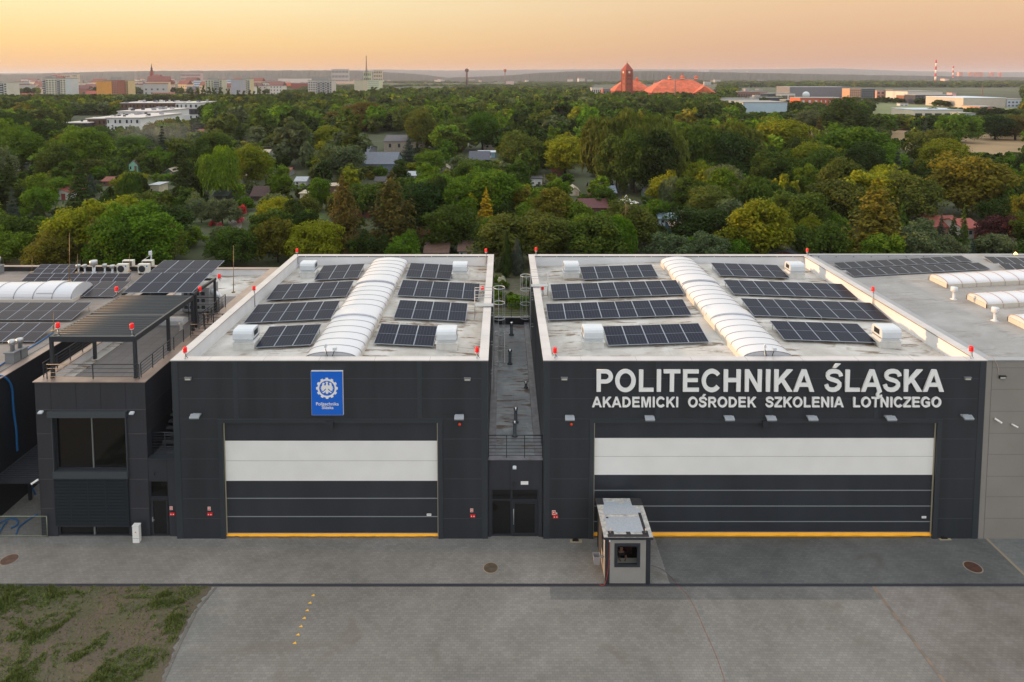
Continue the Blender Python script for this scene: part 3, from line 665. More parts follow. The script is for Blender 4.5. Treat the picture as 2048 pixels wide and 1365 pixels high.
railing(t, [(X0+.03, YB-.1), (X1-.03, YB-.1)], ZL+.39, 1.1, 6, post=1.4)
# glazed door set
q = MB(); y0, y1 = .22, .30; xm = xf(1023, 1030, .2); zt = zf(1001, .2)
for a, b_, c_, d in ((dx0, dx0+.08, 0, dz), (dx1-.08, dx1, 0, dz), (xm-.05, xm+.05, 0, dz), (dx0+.08, xm-.05, 0, .12), (dx0+.08, xm-.05, zt-.04, zt+.04), (xm+.05, dx1-.08, zt-.04, zt+.04), (dx0+.08, xm-.05, dz-.08, dz), (xm+.05, dx1-.08, dz-.08, dz)):
    q.box(a, b_, y0, y1, c_, d)
fr_ = q.build('door_frame', darksteel, t)
q = MB(); q.box(dx0+.08, xm-.05, .25, .27, .12, zt-.04); q.box(dx0+.08, xm-.05, .25, .27, zt+.04, dz-.08); q.box(xm+.05, dx1-.08, .25, .27, zt+.04, dz-.08); q.build('glazing', glass, fr_)
q = MB(); a, b_ = xm+.055, dx1-.085
for w_ in ((a, a+.12, .03, zt-.045), (b_-.12, b_, .03, zt-.045), (a+.12, b_-.12, .03, .20), (a+.12, b_-.12, zt-.17, zt-.045)): q.box(w_[0], w_[1], .18, .24, w_[2], w_[3])
dr = q.build('door', mat('door profile', (38,42,47), .4), t)
q = MB(); q.box(a+.12, b_-.12, .20, .22, .20, zt-.17); q.build('pane', glass, dr)
q = MB(); q.tube([(a+.06,.10,.75),(a+.06,.10,1.65)], .018, 8); q.tube([(a+.06,.10,.85),(a+.06,.18,.85)], .012, 6); q.tube([(a+.06,.10,1.55),(a+.06,.18,1.55)], .012, 6); q.build('handle', steel, dr)
# things on it
def plate(name, label, cat, px0, px1, py0, py1, Y, m, th=.03, group=None, parts=()):
    q = MB(); fb(q, px0, px1, py0, py1, Y-th, Y, Y=Y); o = q.build(name, m); tag(o, label, cat, group); return o
o = plate('nameplate', 'small blank white plate above the glass entrance', 'sign', 1041.5, 1056.5, 963, 969.5, .15, white, .02)
def vent_pipe(px, py_top, py_bot, label, zr=None, r=.09, m1=None):
    zr = ZL-.2 if zr is None else zr
    b_ = G(px, py_bot, zr); tp = FY(px, py_top, b_.y).z
    t = thing('vent_pipe', label, 'vent pipe', tuple(b_), 'vent pipes on the link roof')
    q = MB(); q.lathe(b_, [(r*1.9,0),(r*1.5,.06),(r,.10),(r,tp-zr-.16)], 12); q.build('pipe', mat('grey plastic pipe', (84,92,98), .5), t)
    q = MB(); q.lathe(b_+Vector((0,0,tp-zr-.16)), [(r*1.25,0),(r*1.3,.13),(r*.9,.17),(.01,.18)], 12); q.build('cap', mat('shiny pipe cap', (190,192,194), .25, .9), t)
vent_pipe(1029.5, 843, 872, 'shiny capped vent pipe just behind the front railing', r=.10)
vent_pipe(1031.5, 816, 845, 'second shiny capped vent pipe from the front railing', r=.10)
vent_pipe(1052, 764, 776, 'short grey stub pipe at the right of the link roof', r=.08)
vent_pipe(1020, 700, 728, 'thick dark vent pipe in the middle of the link roof', r=.11)
vent_pipe(1023, 645, 670, 'tall vent pipe near the back of the link roof', r=.12)
q = MB(); xl = G(1003,700,ZL-.2).x
# ladder lying flat on a pale pad
pa, pb = G(1000,728,ZL-.2), G(1006,664,ZL-.2)
t = thing('lying_ladder', 'aluminium ladder lying flat on the link roof on a pale patch', 'ladder', tuple(pa))
q = MB(); cx = (pa.x+pb.x)/2
q.box(cx-.25,cx-.21,pa.y,pb.y,ZL-.17,ZL-.11); q.box(cx+.21,cx+.25,pa.y,pb.y,ZL-.17,ZL-.11); q.build('rail', alu, t)
q = MB(); y = pa.y+.15
while y < pb.y: q.tube([(cx-.21,y,ZL-.14),(cx+.21,y,ZL-.14)], .018, 6); y += .3
q.build('rung', alu, t)
# ---------------- wall lamps
def floodlight(px, py, label, Y=0., big=True):
    p = FY(px, py, Y); x, y, z = p; s = .25
    t = thing('floodlight', label, 'wall floodlight', (x, Y, z), 'white floodlights above the gates')
    q = MB(); q.box(x-.22,x-.17,Y-.30,Y,z-.03,z+.03); q.box(x+.17,x+.22,Y-.30,Y,z-.03,z+.03); q.box(x-.22,x+.22,Y-.02,Y,z-.04,z+.04); q.build('bracket', steel, t)
    q = MB(); M = Matrix.Translation((x, Y-.34, z+.02)) @ Matrix.Rotation(R(24), 4, 'X')
    q.box(-s, s, -.13, .13, -.05, .05, M=M)
    for i in range(-4, 5): q.box(i*.052-.008, i*.052+.008, -.10, .13, .05, .075, M=M)
    q.build('lamp_body', mat('lamp grey', (176,182,188), .45, .2), t)
    q = MB(); q.box(-s+.03, s-.03, -.11, .11, -.056, -.051, M=M); q.build('lamp_glass', mat('floodlight glass', (150,140,110), .2), t)
for px, py, lb_ in ((395,828,'white floodlight left of the narrower gate'),(919,830,'white floodlight right of the narrower gate'),(1138.5,831.5,'white floodlight left of the wide gate'),(1297,832,'white floodlight over the left end of the wide gate'),(1455,832,'white floodlight under the word OŚRODEK'),(1538,832,'white floodlight above the middle of the wide gate'),(1620,832,'white floodlight under the word SZKOLENIA'),(1775.5,832,'white floodlight under the word LOTNICZEGO'),(1928,830,'white floodlight right of the wide gate')):
    floodlight(px, py, lb_)
def emerg(px, py, label, Y=0., m=None):
    p = FY(px, py, Y); x, y, z = p; t = thing('emergency_light', label, 'wall light', (x, Y, z), 'small rectangular wall lights')
    q = MB(); q.box(x-.17,x+.17,Y-.10,Y-.003,z-.06,z+.06); q.box(x-.19,x+.19,Y-.12,Y-.003,z+.06,z+.10); q.build('housing', m or mat('grey housing', (120,122,124), .5), t)
    q = MB(); q.box(x-.14,x+.14,Y-.108,Y-.1005,z-.045,z+.035); q.build('diffuser', mat('diffuser', (190,186,172), .4), t)
for px, py, lb_ in ((377,757.5,'small grey wall light at the top left of the left hangar front'),(935,758.5,'small grey wall light at the top right of the left hangar front'),(1128.5,757.5,'small grey wall light left of the big lettering'),(1934,757,'small grey wall light right of the big lettering')): emerg(px, py, lb_)
def warn(px, py, label):
    p = FY(px, py, 0); t = thing('warning_lamp', label, 'warning lamp', tuple(p), 'orange warning lamps beside the gates')
    q = MB(); q.box(p.x-.05,p.x+.05,-.05,-.003,p.z+.05,p.z+.11); q.build('bracket', darksteel, t)
    q = MB(); q.lathe((p.x,-.08,p.z-.07), [(.04,0),(.075,.04),(.075,.10),(.05,.125)], 10); q.build('lamp_dome', orange, t)
warn(919.5, 847.5, 'orange warning lamp right of the narrower gate'); warn(1142.5, 847.5, 'orange warning lamp left of the wide gate')
# ---------------- fire safety signs and alarm points
signred = mat('sign red', (215,30,32), .5)
def firesign(px, py, label, Y=0., big=False):
    q = MB(); s = 3.6 if big else 2.9; fb(q, px-s, px+s, py-s*1.2, py+s*1.2, Y-.016, Y-.003, Y=Y); t = q.build('fire_sign', mat('sign cream', (235,220,205), .5)); tag(t, label, 'safety sign', 'red and white switch signs')
    q = MB(); fb(q, px-s*.75, px+s*.75, py-s*.95, py+s*.9, Y-.019, Y-.0165, Y=Y); f_ = q.build('sign_face', signred, t)
    q = MB()
    if big: # lightning bolt
        pts = [(-.25,.7),(.35,.7),(.1,.15),(.4,.15),(-.2,-.8),(0,-.1),(-.35,-.1)]; c = FY(px, py, Y); k = .085
        q.prism([(c.x+a*k, c.z+b_*k) for a, b_ in pts], Y-.0225, Y-.0195, 'y')
    else:
        fb(q, px-s*.45, px-s*.15, py-s*.6, py+s*.35, Y-.0225, Y-.0195, Y=Y); fb(q, px+s*.15, px+s*.45, py-s*.6, py+s*.35, Y-.0225, Y-.0195, Y=Y)
    q.build('symbol', white, f_)
def alarm(px, py, label, Y=0.):
    t = thing('alarm_button_box', label, 'alarm box', tuple(FY(px, py, Y)), 'red alarm button boxes')
    q = MB()
    fb(q, px-5, px-.2, py-2.6, py+2.6, Y-.07, Y-.003, Y=Y); fb(q, px+.2, px+5, py-2.6, py+2.6, Y-.07, Y-.003, Y=Y); q.build('housing', signred, t)
    q = MB(); fb(q, px-3.4, px-1.6, py-.9, py+.9, Y-.078, Y-.0705, Y=Y); fb(q, px+1.6, px+3.4, py-.9, py+.9, Y-.078, Y-.0705, Y=Y); q.build('button', white, t)
for (sx_, sy_, ax, ay, wh, Y_, bg_) in ((342.5,1016.5,345.5,1027.5,'beside the annex door',.15,False),(418.5,1017.5,420.5,1028,'left of the narrower gate',0,False),(943.5,1021,945.5,1031.5,'right of the narrower gate',0,False),(1107.5,1025.5,1111,1032.8,'left of the wide gate',0,True)):
    firesign(sx_, sy_, ('red lightning bolt sign ' if bg_ else 'small red and white switch sign ')+wh, Y_, bg_); alarm(ax, ay, 'pair of red alarm buttons '+wh, Y_)
plate('door_sensor', 'tiny white sensor box beside the lightning bolt sign', 'sensor', 1112.6, 1114.2, 1025.4, 1028.3, 0-.003, white, .04)
# ================================================ LETTERS
def strokepoly(pts, w_):
    """thick open path -> outline polygon"""
    n_ = len(pts); Lf, Rt = [], []
    for i in range(n_):
        p = Vector(pts[i]); a = Vector(pts[max(i-1, 0)]); b_ = Vector(pts[min(i+1, n_-1)])
        d = (b_-a).normalized(); nn = Vector((-d.y, d.x)); Lf.append(tuple(p+nn*w_/2)); Rt.append(tuple(p-nn*w_/2))
    return Lf+Rt[::-1]
def ell(cx, cy, rx, ry, a0=0, a1=360, n=40): return [(cx+rx*math.cos(R(a0+(a1-a0)*i/n)), cy+ry*math.sin(R(a0+(a1-a0)*i/n))) for i in range(n+(0 if (a1-a0) % 360 == 0 else 1))]
SW, HW = .2, .165
def glyph(ch):
    """advance, list of polygons (holes nest) in cap-height units"""
    if ch == 'I': return .388, [[(.095,0),(.295,0),(.295,1),(.095,1)]]
    if ch == 'L': return .853, [[(.1,0),(.80,0),(.80,HW),(.3,HW),(.3,.99),(.1,.99)]]
    if ch == 'T': return .853, [[(.325,0),(.527,0),(.527,1-HW),(.82,1-HW),(.82,1),(.03,1),(.03,1-HW),(.325,1-HW)]]
    if ch == 'E': return .93, [[(.1,0),(.86,0),(.86,.17),(.3,.17),(.3,.44),(.8,.44),(.8,.605),(.3,.605),(.3,.83),(.84,.83),(.84,1),(.1,1)]]
    if ch == 'H': return 1.008, [[(.1,0),(.3,0),(.3,.435),(.705,.435),(.705,0),(.905,0),(.905,1),(.705,1),(.705,.61),(.3,.61),(.3,1),(.1,1)]]
    if ch == 'N': return 1.008, [[(.1,0),(.29,0),(.29,.65),(.70,0),(.90,0),(.90,1),(.71,1),(.71,.34),(.30,1),(.1,1)]]
    if ch == 'K': return 1.008, [[(.1,0),(.3,0),(.3,.30),(.435,.44),(.73,0),(.99,0),(.575,.585),(.97,1),(.70,1),(.3,.56),(.3,1),(.1,1)]]
    if ch in 'AĄ':
        P = [[(0,0),(.215,0),(.295,.225),(.71,.225),(.79,0),(1.008,0),(.61,1),(.395,1)], [(.36,.395),(.5,.77),(.645,.395)]]
        if ch == 'Ą': P.append([(.80,-.003),(.995,-.003),(.90,-.07),(.865,-.13),(.89,-.165),(.96,-.165),(1.02,-.14),(1.02,-.24),(.93,-.28),(.82,-.27),(.745,-.21),(.745,-.12)])
        return 1.008, P
    if ch == 'M': return 1.163, [[(.1,0),(.285,0),(.285,.75),(.49,0),(.675,0),(.88,.75),(.88,0),(1.065,0),(1.065,1),(.765,1),(.582,.33),(.40,1),(.1,1)]]
    if ch == 'Z': return .853, [[(.03,0),(.82,0),(.82,.168),(.275,.168),(.80,.845),(.80,1),(.07,1),(.07,.832),(.545,.832),(.03,.165)]]
    if ch == 'P': return .93, [[(.1,0),(.3,0),(.3,.375)]+ell(.53,.6875,.345,.3125,-90,90,16)+[(.1,1)], [(.3,.54)]+ell(.51,.685,.16,.148,-90,90,12)+[(.3,.832)]]
    if ch == 'R': return 1.008, [[(.1,0),(.3,0),(.3,.415),(.40,.415),(.52,.33),(.73,0),(.97,0),(.80,.27),(.67,.42),(.78,.47)]+ell(.60,.715,.30,.285,-40,90,14)+[(.1,1)], [(.3,.575)]+ell(.56,.7035,.135,.1285,-90,90,12)+[(.3,.832)]]
    if ch == 'D': return 1.008, [[(.1,0)]+ell(.45,.5,.485,.5,-90,90,22)+[(.1,1)], [(.3,.168)]+ell(.42,.5,.31,.332,-90,90,20)+[(.3,.832)]]
    if ch == 'O': return 1.086, [ell(.543,.5,.49,.517,0,360,40), ell(.543,.5,.283,.345,0,360,36)]
    if ch == 'C': return 1.008, [strokepoly(ell(.545,.5,.385,.427,38,322,34), .19)]
    if ch == 'G': return 1.086, [strokepoly(ell(.545,.5,.385,.427,40,298,32)+[(.86,.13),(.88,.22)], .185)[:0] or (lambda A: A)(ell(.555,.5,.49,.517,34,304,34)+[(.96,.10),(.96,.54),(.56,.54),(.56,.375),(.765,.375),(.765,.22)]+ell(.555,.5,.285,.345,302,38,34))]
    if ch in 'SŚ':
        c = [(.83,.70),(.80,.80),(.71,.89),(.57,.925),(.43,.925),(.29,.89),(.20,.81),(.185,.71),(.23,.62),(.35,.565),(.52,.52),(.68,.465),(.77,.38),(.775,.27),(.70,.16),(.57,.09),(.42,.08),(.28,.11),(.18,.19),(.135,.315)]
        P = [strokepoly([(x*.98, y) for x, y in c], .185)]
        if ch == 'Ś': P.append([(.40,1.075),(.55,1.075),(.78,1.27),(.54,1.27)])
        return .93, P
    return .388, []
def glyph_mesh(ch, h, depth, sx=1.):
    adv, polys = glyph(ch)
    c = bpy.data.curves.new('g', 'CURVE'); c.dimensions = '2D'; c.fill_mode = 'BOTH'; c.extrude = depth/2
    for P in polys:
        s = c.splines.new('POLY'); s.points.add(len(P)-1); s.use_cyclic_u = True
        for i, (x, y) in enumerate(P): s.points[i].co = (x*h*sx, y*h, 0, 1)
    o = bpy.data.objects.new('g', c); me = bpy.data.meshes.new_from_object(o); bpy.data.objects.remove(o); bpy.data.curves.remove(c)
    return me
lfront = mat('letter face', (238,238,234), .45)
def wordsign(text, px0, px1, pyb, pyt, label, Y=0., depth=.09):
    """letters standing on a facade between two pixel columns"""
    xa, xb = xf(px0, (pyb+pyt)/2, Y-.1), xf(px1, (pyb+pyt)/2, Y-.1); zb, zt = FY(1500, pyb, Y-.1).z, FY(1500, pyt, Y-.1).z; h = zt-zb
    tot = sum(glyph(c)[0] if c != ' ' else .44 for c in text)-.1; sx = (xb-xa)/(tot*h)
    t = thing('lettering_sign', label, 'sign', ((xa+xb)/2, Y, zb)); x = xa-.05*h*sx*0; cache = {}
    for c in text:
        if c != ' ':
            if c not in cache:
                cache[c] = glyph_mesh(c, h, depth, sx); cache[c].name = 'letter'; cache[c].materials.append(lfront)
            o = bpy.data.objects.new('letter', cache[c]); COL.objects.link(o); o.parent = t
            o.location = Vector((x, Y-.05-depth/2, zb))-Vector(t.location); o.rotation_euler = (R(90), 0, 0)
            x += glyph(c)[0]*h*sx
        else: x += .44*h*sx
    return t
wordsign('POLITECHNIKA ŚLĄSKA', 1189, 1884, 783.5, 739.5, 'big white capital letters reading POLITECHNIKA ŚLĄSKA')
wordsign('AKADEMICKI  OŚRODEK  SZKOLENIA  LOTNICZEGO', 1184, 1881, 814.5, 794.5, 'smaller white letters reading AKADEMICKI OŚRODEK SZKOLENIA LOTNICZEGO')
# ---------------- blue crest sign
t = thing('crest_sign', 'tall blue sign with white gear and eagle crest reading Politechnika Śląska', 'sign', tuple(FY(654, 786, 0)))
bx0, bx1, bz0, bz1 = xf(622.5, 787, -.16), xf(685.8, 787, -.16), FY(654, 831, -.16).z, FY(654, 743.2, -.16).z
q = MB(); q.box(bx0, bx1, -.155, -.003, bz0, bz1); q.build('box', white, t)
q = MB(); q.box(bx0+.01, bx1-.01, -.16, -.1555, bz0+.01, bz1-.005); q.build('blue_face', mat('sign blue', (0,98,205), .4), t)
cx = (bx0+bx1)/2; cz = FY(654, 777, -.16).z; RG = (bx1-bx0)*.335
gear = []
for i in range(12):
    for a, r in ((-8.5,.90),(-6.5,1.03),(6.5,1.03),(8.5,.90),(15,.90)): th = R(90+i*30+a); gear.append((math.cos(th)*r, math.sin(th)*r))
def flat2d(name, polys, m, parent, ox, oz, s, y0, dep=.006):
    c = bpy.data.curves.new('g', 'CURVE'); c.dimensions = '2D'; c.fill_mode = 'BOTH'; c.extrude = dep/2
    for P in polys:
        sp_ = c.splines.new('POLY'); sp_.points.add(len(P)-1); sp_.use_cyclic_u = True
        for i, (x, y) in enumerate(P): sp_.points[i].co = (x*s, y*s, 0, 1)
    o = bpy.data.objects.new('g', c); me = bpy.data.meshes.new_from_object(o); bpy.data.objects.remove(o); bpy.data.curves.remove(c)
    me.materials.append(m); me.name = name; o = bpy.data.objects.new(name, me); COL.objects.link(o); o.parent = parent
    o.location = Vector((ox, y0, oz))-Vector(parent['org']); o.rotation_euler = (R(90), 0, 0); return o
flat2d('gear_ring', [gear, ell(0,0,.73,.73,0,360,40)], white, t, cx, cz, RG, -.1645)
half = [(0,.66),(.07,.62),(.14,.60),(.08,.52),(.09,.36),(.13,.28),(.22,.26),(.27,.33),(.21,.44),(.24,.53),(.33,.55),(.41,.50),(.44,.40),(.48,.20),(.62,.10),(.50,.10),(.62,-.06),(.49,-.03),(.58,-.20),(.45,-.13),(.52,-.33),(.38,-.2),(.40,-.34),(.28,-.16),(.12,-.02),(.10,-.14),(.26,-.26),(.36,-.38),(.46,-.40),(.38,-.48),(.28,-.44),(.12,-.30),(.14,-.42),(.10,-.50),(.03,-.52),(0,-.62)]
eagle = half+[(-x, y) for x, y in half[-2:0:-1]]
flat2d('eagle', [eagle], white, t, cx, cz, RG, -.1645)
def textmesh(s, parent, name, width, ox, oz, y0, m, off=.012):
    c = bpy.data.curves.new('tx', 'FONT'); c.body = s; c.size = 1; c.offset = off; c.extrude = .002; c.align_x = 'CENTER'
    o = bpy.data.objects.new('tx', c); COL.objects.link(o); bpy.context.view_layer.update()
    me = bpy.data.meshes.new_from_object(o.evaluated_get(bpy.context.evaluated_depsgraph_get())); wd = max(v.co.x for v in me.vertices)-min(v.co.x for v in me.vertices)
    bpy.data.objects.remove(o); k = width/wd; me.transform(Matrix.Diagonal((k, k, 1, 1))); me.materials.clear(); me.materials.append(m); me.name = name
    o = bpy.data.objects.new(name, me); COL.objects.link(o); o.parent = parent; o.location = Vector((ox, y0, oz))-Vector(parent['org']); o.rotation_euler = (R(90), 0, 0); return o
kx = (bx1-bx0)/63.3
textmesh('Politechnika', t, 'lettering', 45.5*kx, cx, FY(654, 811.2, -.16).z, -.165, white)
textmesh('Śląska', t, 'lettering', 23.5*kx, cx+.01, FY(654, 818.4, -.16).z, -.165, white)
# ================================================ ANNEX (left)
AX0, AX1, AY = -25.62, -19.6, .2; AZ = 8.86; AYB = 22.5
t = thing('annex_building', 'dark clad annex with a big upper window and roof terrace left of the hangars', 'building', ((AX0+AX1)/2, AY, 0)); ANN = t
wx0, wx1 = xf(108, 885, AY), xf(253.5, 885, AY); wz1, wz0, bz_, lz0 = zf(832, AY), zf(942, AY), zf(1049, AY), 0.05
fx0, fx1 = xf(111, 1000, AY), xf(259, 1000, AY)
q = MB(); q.box(AX0, wx0, AY, AY+.3, 0, AZ-.05); q.box(wx1, AX1, AY, AY+.3, 0, AZ-.05); q.box(wx0, wx1, AY, AY+.3, wz1, AZ-.05); q.box(wx0, wx1, AY, AY+.3, zf(946,AY)-.0, wz0)
q.box(AX0, AX0+.3, AY+.3, AYB, 0, AZ-.05); q.box(AX1-.3, AX1, AY+.3, AYB, 0, AZ-.05); q.box(AX0+.3, AX1-.3, AYB-.3, AYB, 0, AZ-.05)
q.k = 1
for py in (819.5, 868, 918, 959, 1017):
    z = zf(py, AY)
    if z > wz1: q.box(AX0, AX1, AY-.004, AY, z-.01, z+.01)
    else: q.box(AX0, wx0-.06, AY-.004, AY, z-.01, z+.01); q.box(wx1+.06, AX1, AY-.004, AY, z-.01, z+.01)
    q.box(AX1, AX1+.004, AY, 3.0, z-.01, z+.01)
q.k = 2
for px in (101.5, 151.5, 201, 251): x = xf(px, 790, AY); q.box(x-.014, x+.014, AY-.005, AY, zf(819.5,AY)+.01, AZ-.1)
for yy in (3., 7., 11., 15., 19.): q.box(AX1, AX1+.006, yy-.015, yy+.015, 0, AZ-.1)
q.build('wall', [dark2, mat('light panel joint', (92,88,88), .6), seamd], t)
q = MB(); W = .62
q.box(AX0-.07, AX1+.07, AY-.07, AY+W, AZ-.05, AZ); q.box(AX0-.07, AX0+.42, AY+W, AYB-.5, AZ-.05, AZ); q.box(AX1-W, AX1+.07, AY+W, AYB-.5, AZ-.05, AZ); q.box(AX0-.07, AX1+.07, AYB-.5, AYB+.05, AZ-.05, AZ)
q.build('coping', copper, t)
q = MB(); q.box(AX0+.3, AX0+.36, AY+.3, AYB-.3, AZ-.75, AZ-.052); q.box(AX1-.36, AX1-.3, AY+.3, AYB-.3, AZ-.75, AZ-.052); q.box(AX0+.36, AX1-.36, AY+.3, AY+.36, AZ-.75, AZ-.052); q.box(AX0+.36, AX1-.36, AYB-.36, AYB-.3, AZ-.75, AZ-.052)
q.build('parapet_lining', paraw, t)
# terrace floor in square tiles, paler membrane at the back
m, n, l, b = nodes_mat('terrace slabs'); tcx = n.new('ShaderNodeTexCoord').outputs['Object']; br = n.new('ShaderNodeTexBrick'); l.new(tcx, br.inputs['Vector']); br.offset = 0
br.inputs['Scale'].default_value = 1; br.inputs['Brick Width'].default_value = .6; br.inputs['Row Height'].default_value = .6; br.inputs['Mortar Size'].default_value = .012
br.inputs['Color1'].default_value = (.19,.175,.17,1); br.inputs['Color2'].default_value = (.165,.15,.147,1); br.inputs['Mortar'].default_value = (.10,.095,.09,1)
l.new(br.outputs[0], b.inputs['Base Color']); b.inputs['Roughness'].default_value = .8
q = MB(); q.box(AX0+.36, AX1-.36, AY+.36, 16.5, AZ-.75, AZ-.6); q.k = 1; q.box(AX0+.36, AX1-.36, 16.5, AYB-.36, AZ-.75, AZ-.6); q.box(AX0+.36, AX0+1.0, AY+.36, 8, AZ-.6, AZ-.55)
q.build('terrace_floor', [m, roofm], t)
railing(t, [(AX0+.5, AY+.3), (AX1-.45, AY+.3)], AZ, .82, 3, post=2.3)
railing(t, [(AX0+.18, AY+.5), (AX0+.18, 7.7)], AZ, .82, 4, post=1.2)
railing(t, [(AX1-.45, AY+.5), (AX1-.45, 7.0)], AZ, .82, 4, post=1.2)
railing(t, [(AX1-.45, 7.9), (AX1-.45, 12.2)], AZ, .95, 4, post=1.5)
railing(t, [(AX0+1.2, 11.2), (AX1-.5, 11.2)], AZ-.55, 1.6, 6, post=2.2)
# big upper window
q = MB(); Yw = AY+.20; d_ = .09
q.box(wx0, wx0+d_, Yw-.06, Yw+.04, wz0, wz1); q.box(wx1-d_, wx1, Yw-.06, Yw+.04, wz0, wz1); q.box(wx0+d_, wx1-d_, Yw-.06, Yw+.04, wz0, wz0+.09); q.box(wx0+d_, wx1-d_, Yw-.06, Yw+.04, wz1-.09, wz1)
xm = xf(182, 885, AY); w1 = q.build('window', darksteel, t)
q = MB(); q.box(xm-.03, xm+.03, Yw-.07, Yw+.03, wz0+.09, wz1-.09); q.build('mullion', mat('light mullion', (112,116,114), .4), w1)
for a, b_ in ((wx0+d_, xm-.031), (xm+.031, wx1-d_)): q = MB(); q.box(a, b_, Yw-.01, Yw+.01, wz0+.09, wz1-.09); q.build('pane', glass, w1)
q = MB(); q.box(wx0-.18, wx1+.10, AY-.22, AY-.006, wz1-.02, wz1+.30); q.box(wx0-.05, wx0+.0, AY-.10, AY-.006, wz0, wz1-.02); q.box(wx1, wx1+.05, AY-.10, AY-.006, wz0, wz1-.02); q.box(wx0-.05, wx1+.06, AY-.16, AY-.006, zf(955,AY), wz0)
q.build('window_hood', mat('hood sheet', (64,70,74), .4), t)
# external blinds over lower glazing
zt_ = zf(955, AY)-.02; q = MB(); z = bz_; 
while z < zt_: q.box(fx0, fx1, AY-.11, AY-.03, z, z+.035); q.box(fx0, fx1, AY-.05, AY-.03, z+.035, z+.06); z += .085
bl_ = q.build('blind', mat('blind slat', (46,54,60), .45, .2), t)
q = MB()
for f_ in (.0, .22, .455, .69, .985): x = fx0+(fx1-fx0)*f_; q.box(x, x+.03, AY-.118, AY-.112, bz_, zt_)
q.box(fx0, fx1, AY-.13, AY-.02, bz_-.06, bz_-.005); q.build('guide_cord', darksteel, bl_)
xm = xf(188, 1060, AY); q = MB(); z1 = zf(946, AY)-.0
q.box(wx0, wx0+.1, AY+.05, AY+.2, 0, z1); q.box(wx1-.1, wx1, AY+.05, AY+.2, 0, z1); q.box(wx0+.1, wx1-.1, AY+.05, AY+.2, 0, .07); q.box(wx0+.1, wx1-.1, AY+.05, AY+.2, z1-.08, z1)
w2 = q.build('window', darksteel, t); q = MB(); q.box(xm-.04, xm+.04, AY+.04, AY+.2, .07, z1-.08); q.build('mullion', mat('light mullion', (112,116,114), .4), w2)
for a, b_ in ((wx0+.1, xm-.041), (xm+.041, wx1-.1)): q = MB(); q.box(a, b_, AY+.12, AY+.14, .07, z1-.08); q.build('pane', glass, w2)
# low part with a door between annex and hangar
DX0, DX1 = AX1+.02, LH[0]-.02; ZD = zf(918, .2)
t = thing('stair_link', 'narrow dark link with a glass door and small balcony between annex and left hangar', 'building', (DX0, .2, 0))
ex0 = AX1-.02; a0, a1 = xf(289, 1020, .2), xf(338.5, 1020, .2); zd = zf(962, .2); a0 = max(a0, DX0+.02)
q = MB(); q.box(DX0, a0, .2, .45, 0, ZD); q.box(a1, DX1, .2, .45, 0, ZD); q.box(a0, a1, .2, .45, zd, ZD); q9 = MB(); q9.box(DX0, DX1, 5.0, 5.3, 0, AZ-.6); q9.build('back_wall', dark2, t)
q.k = 1; x = xf(334, 940, .2); q.box(x-.012, x+.012, .195, .2, zd, ZD-.05); q.box(DX0, DX1, .195, .2, zf(961,.2)-.01, zf(961,.2)+.01) if False else None
q.build('wall', [dark2, seamd], t)
q = MB(); q.box(DX0, DX1, .45, 5.0, ZD-.3, ZD-.05); q.build('roof', mat('balcony floor', (66,70,74), .7), t)
q = MB(); q.box(DX0, DX1, .12, .5, ZD, ZD+.04); q.build('coping', flash, t)
railing(t, [(DX0+.02, .6), (DX1-.02, .6)], ZD+.04, 1.25, 7, post=.8)
q = MB(); N_ = 14
for i in range(N_): q.box(DX0+.15, DX1-.1, 1.2+i*.26, 1.45+i*.26, ZD-.05+i*.26, ZD+.03+i*.26)
q.build('stair', mat('dark stair step', (58,62,66), .6), t)
q = MB(); zt = zf(996, .22)
for w_ in ((a0,a0+.07,0,zd),(a1-.07,a1,0,zd),(a0+.07,a1-.07,zt-.05,zt+.05),(a0+.07,a1-.07,zd-.07,zd)): q.box(w_[0],w_[1],.24,.32,w_[2],w_[3])
fr_ = q.build('door_frame', darksteel, t)
q = MB(); q.box(a0+.07,a1-.07,.28,.30,zt+.05,zd-.07); q.build('glazing', glass, fr_)
q = MB(); 
for w_ in ((a0+.075,a0+.17,.03,zt-.055),(a1-.17,a1-.075,.03,zt-.055),(a0+.17,a1-.17,.03,.13),(a0+.17,a1-.17,zt-.15,zt-.055)): q.box(w_[0],w_[1],.21,.27,w_[2],w_[3])
dr = q.build('door', mat('door profile', (38,42,47), .4), t); q = MB(); q.box(a0+.17,a1-.17,.23,.25,.13,zt-.15); q.build('pane', glass, dr)
q = MB(); q.tube([(a0+.12,.15,.98),(a0+.25,.15,.98)], .012, 6); q.tube([(a0+.12,.15,.98),(a0+.12,.21,.98)], .012, 6); q.box(a0+.10,a0+.14,.195,.209,.85,1.12); q.build('handle', steel, dr)
def spot(px, py, label, Y, s=.12):
    p = FY(px, py, Y); x, y, z = p; t = thing('wall_spotlight', label, 'wall light', tuple(p), 'small white wall spotlights')
    q = MB(); q.box(x-.03,x+.03,Y-.1,Y-.003,z-.02,z+.02); q.build('bracket', steel, t)
    q = MB(); M = Matrix.Translation((x, Y-.18, z)) @ Matrix.Rotation(R(15), 4, 'X'); q.box(-s, s, -.09, .09, -.035, .035, M=M); q.box(-s*.8, s*.8, -.07, .09, .035, .05, M=M); q.build('lamp_body', whitemetal, t)
spot(85.5, 822, 'small white spotlight left of the annex window', AY); spot(267, 823.5, 'small white spotlight right of the annex window', AY)
spot(1029, 932, 'small white spotlight above the glass entrance', .15, .10)
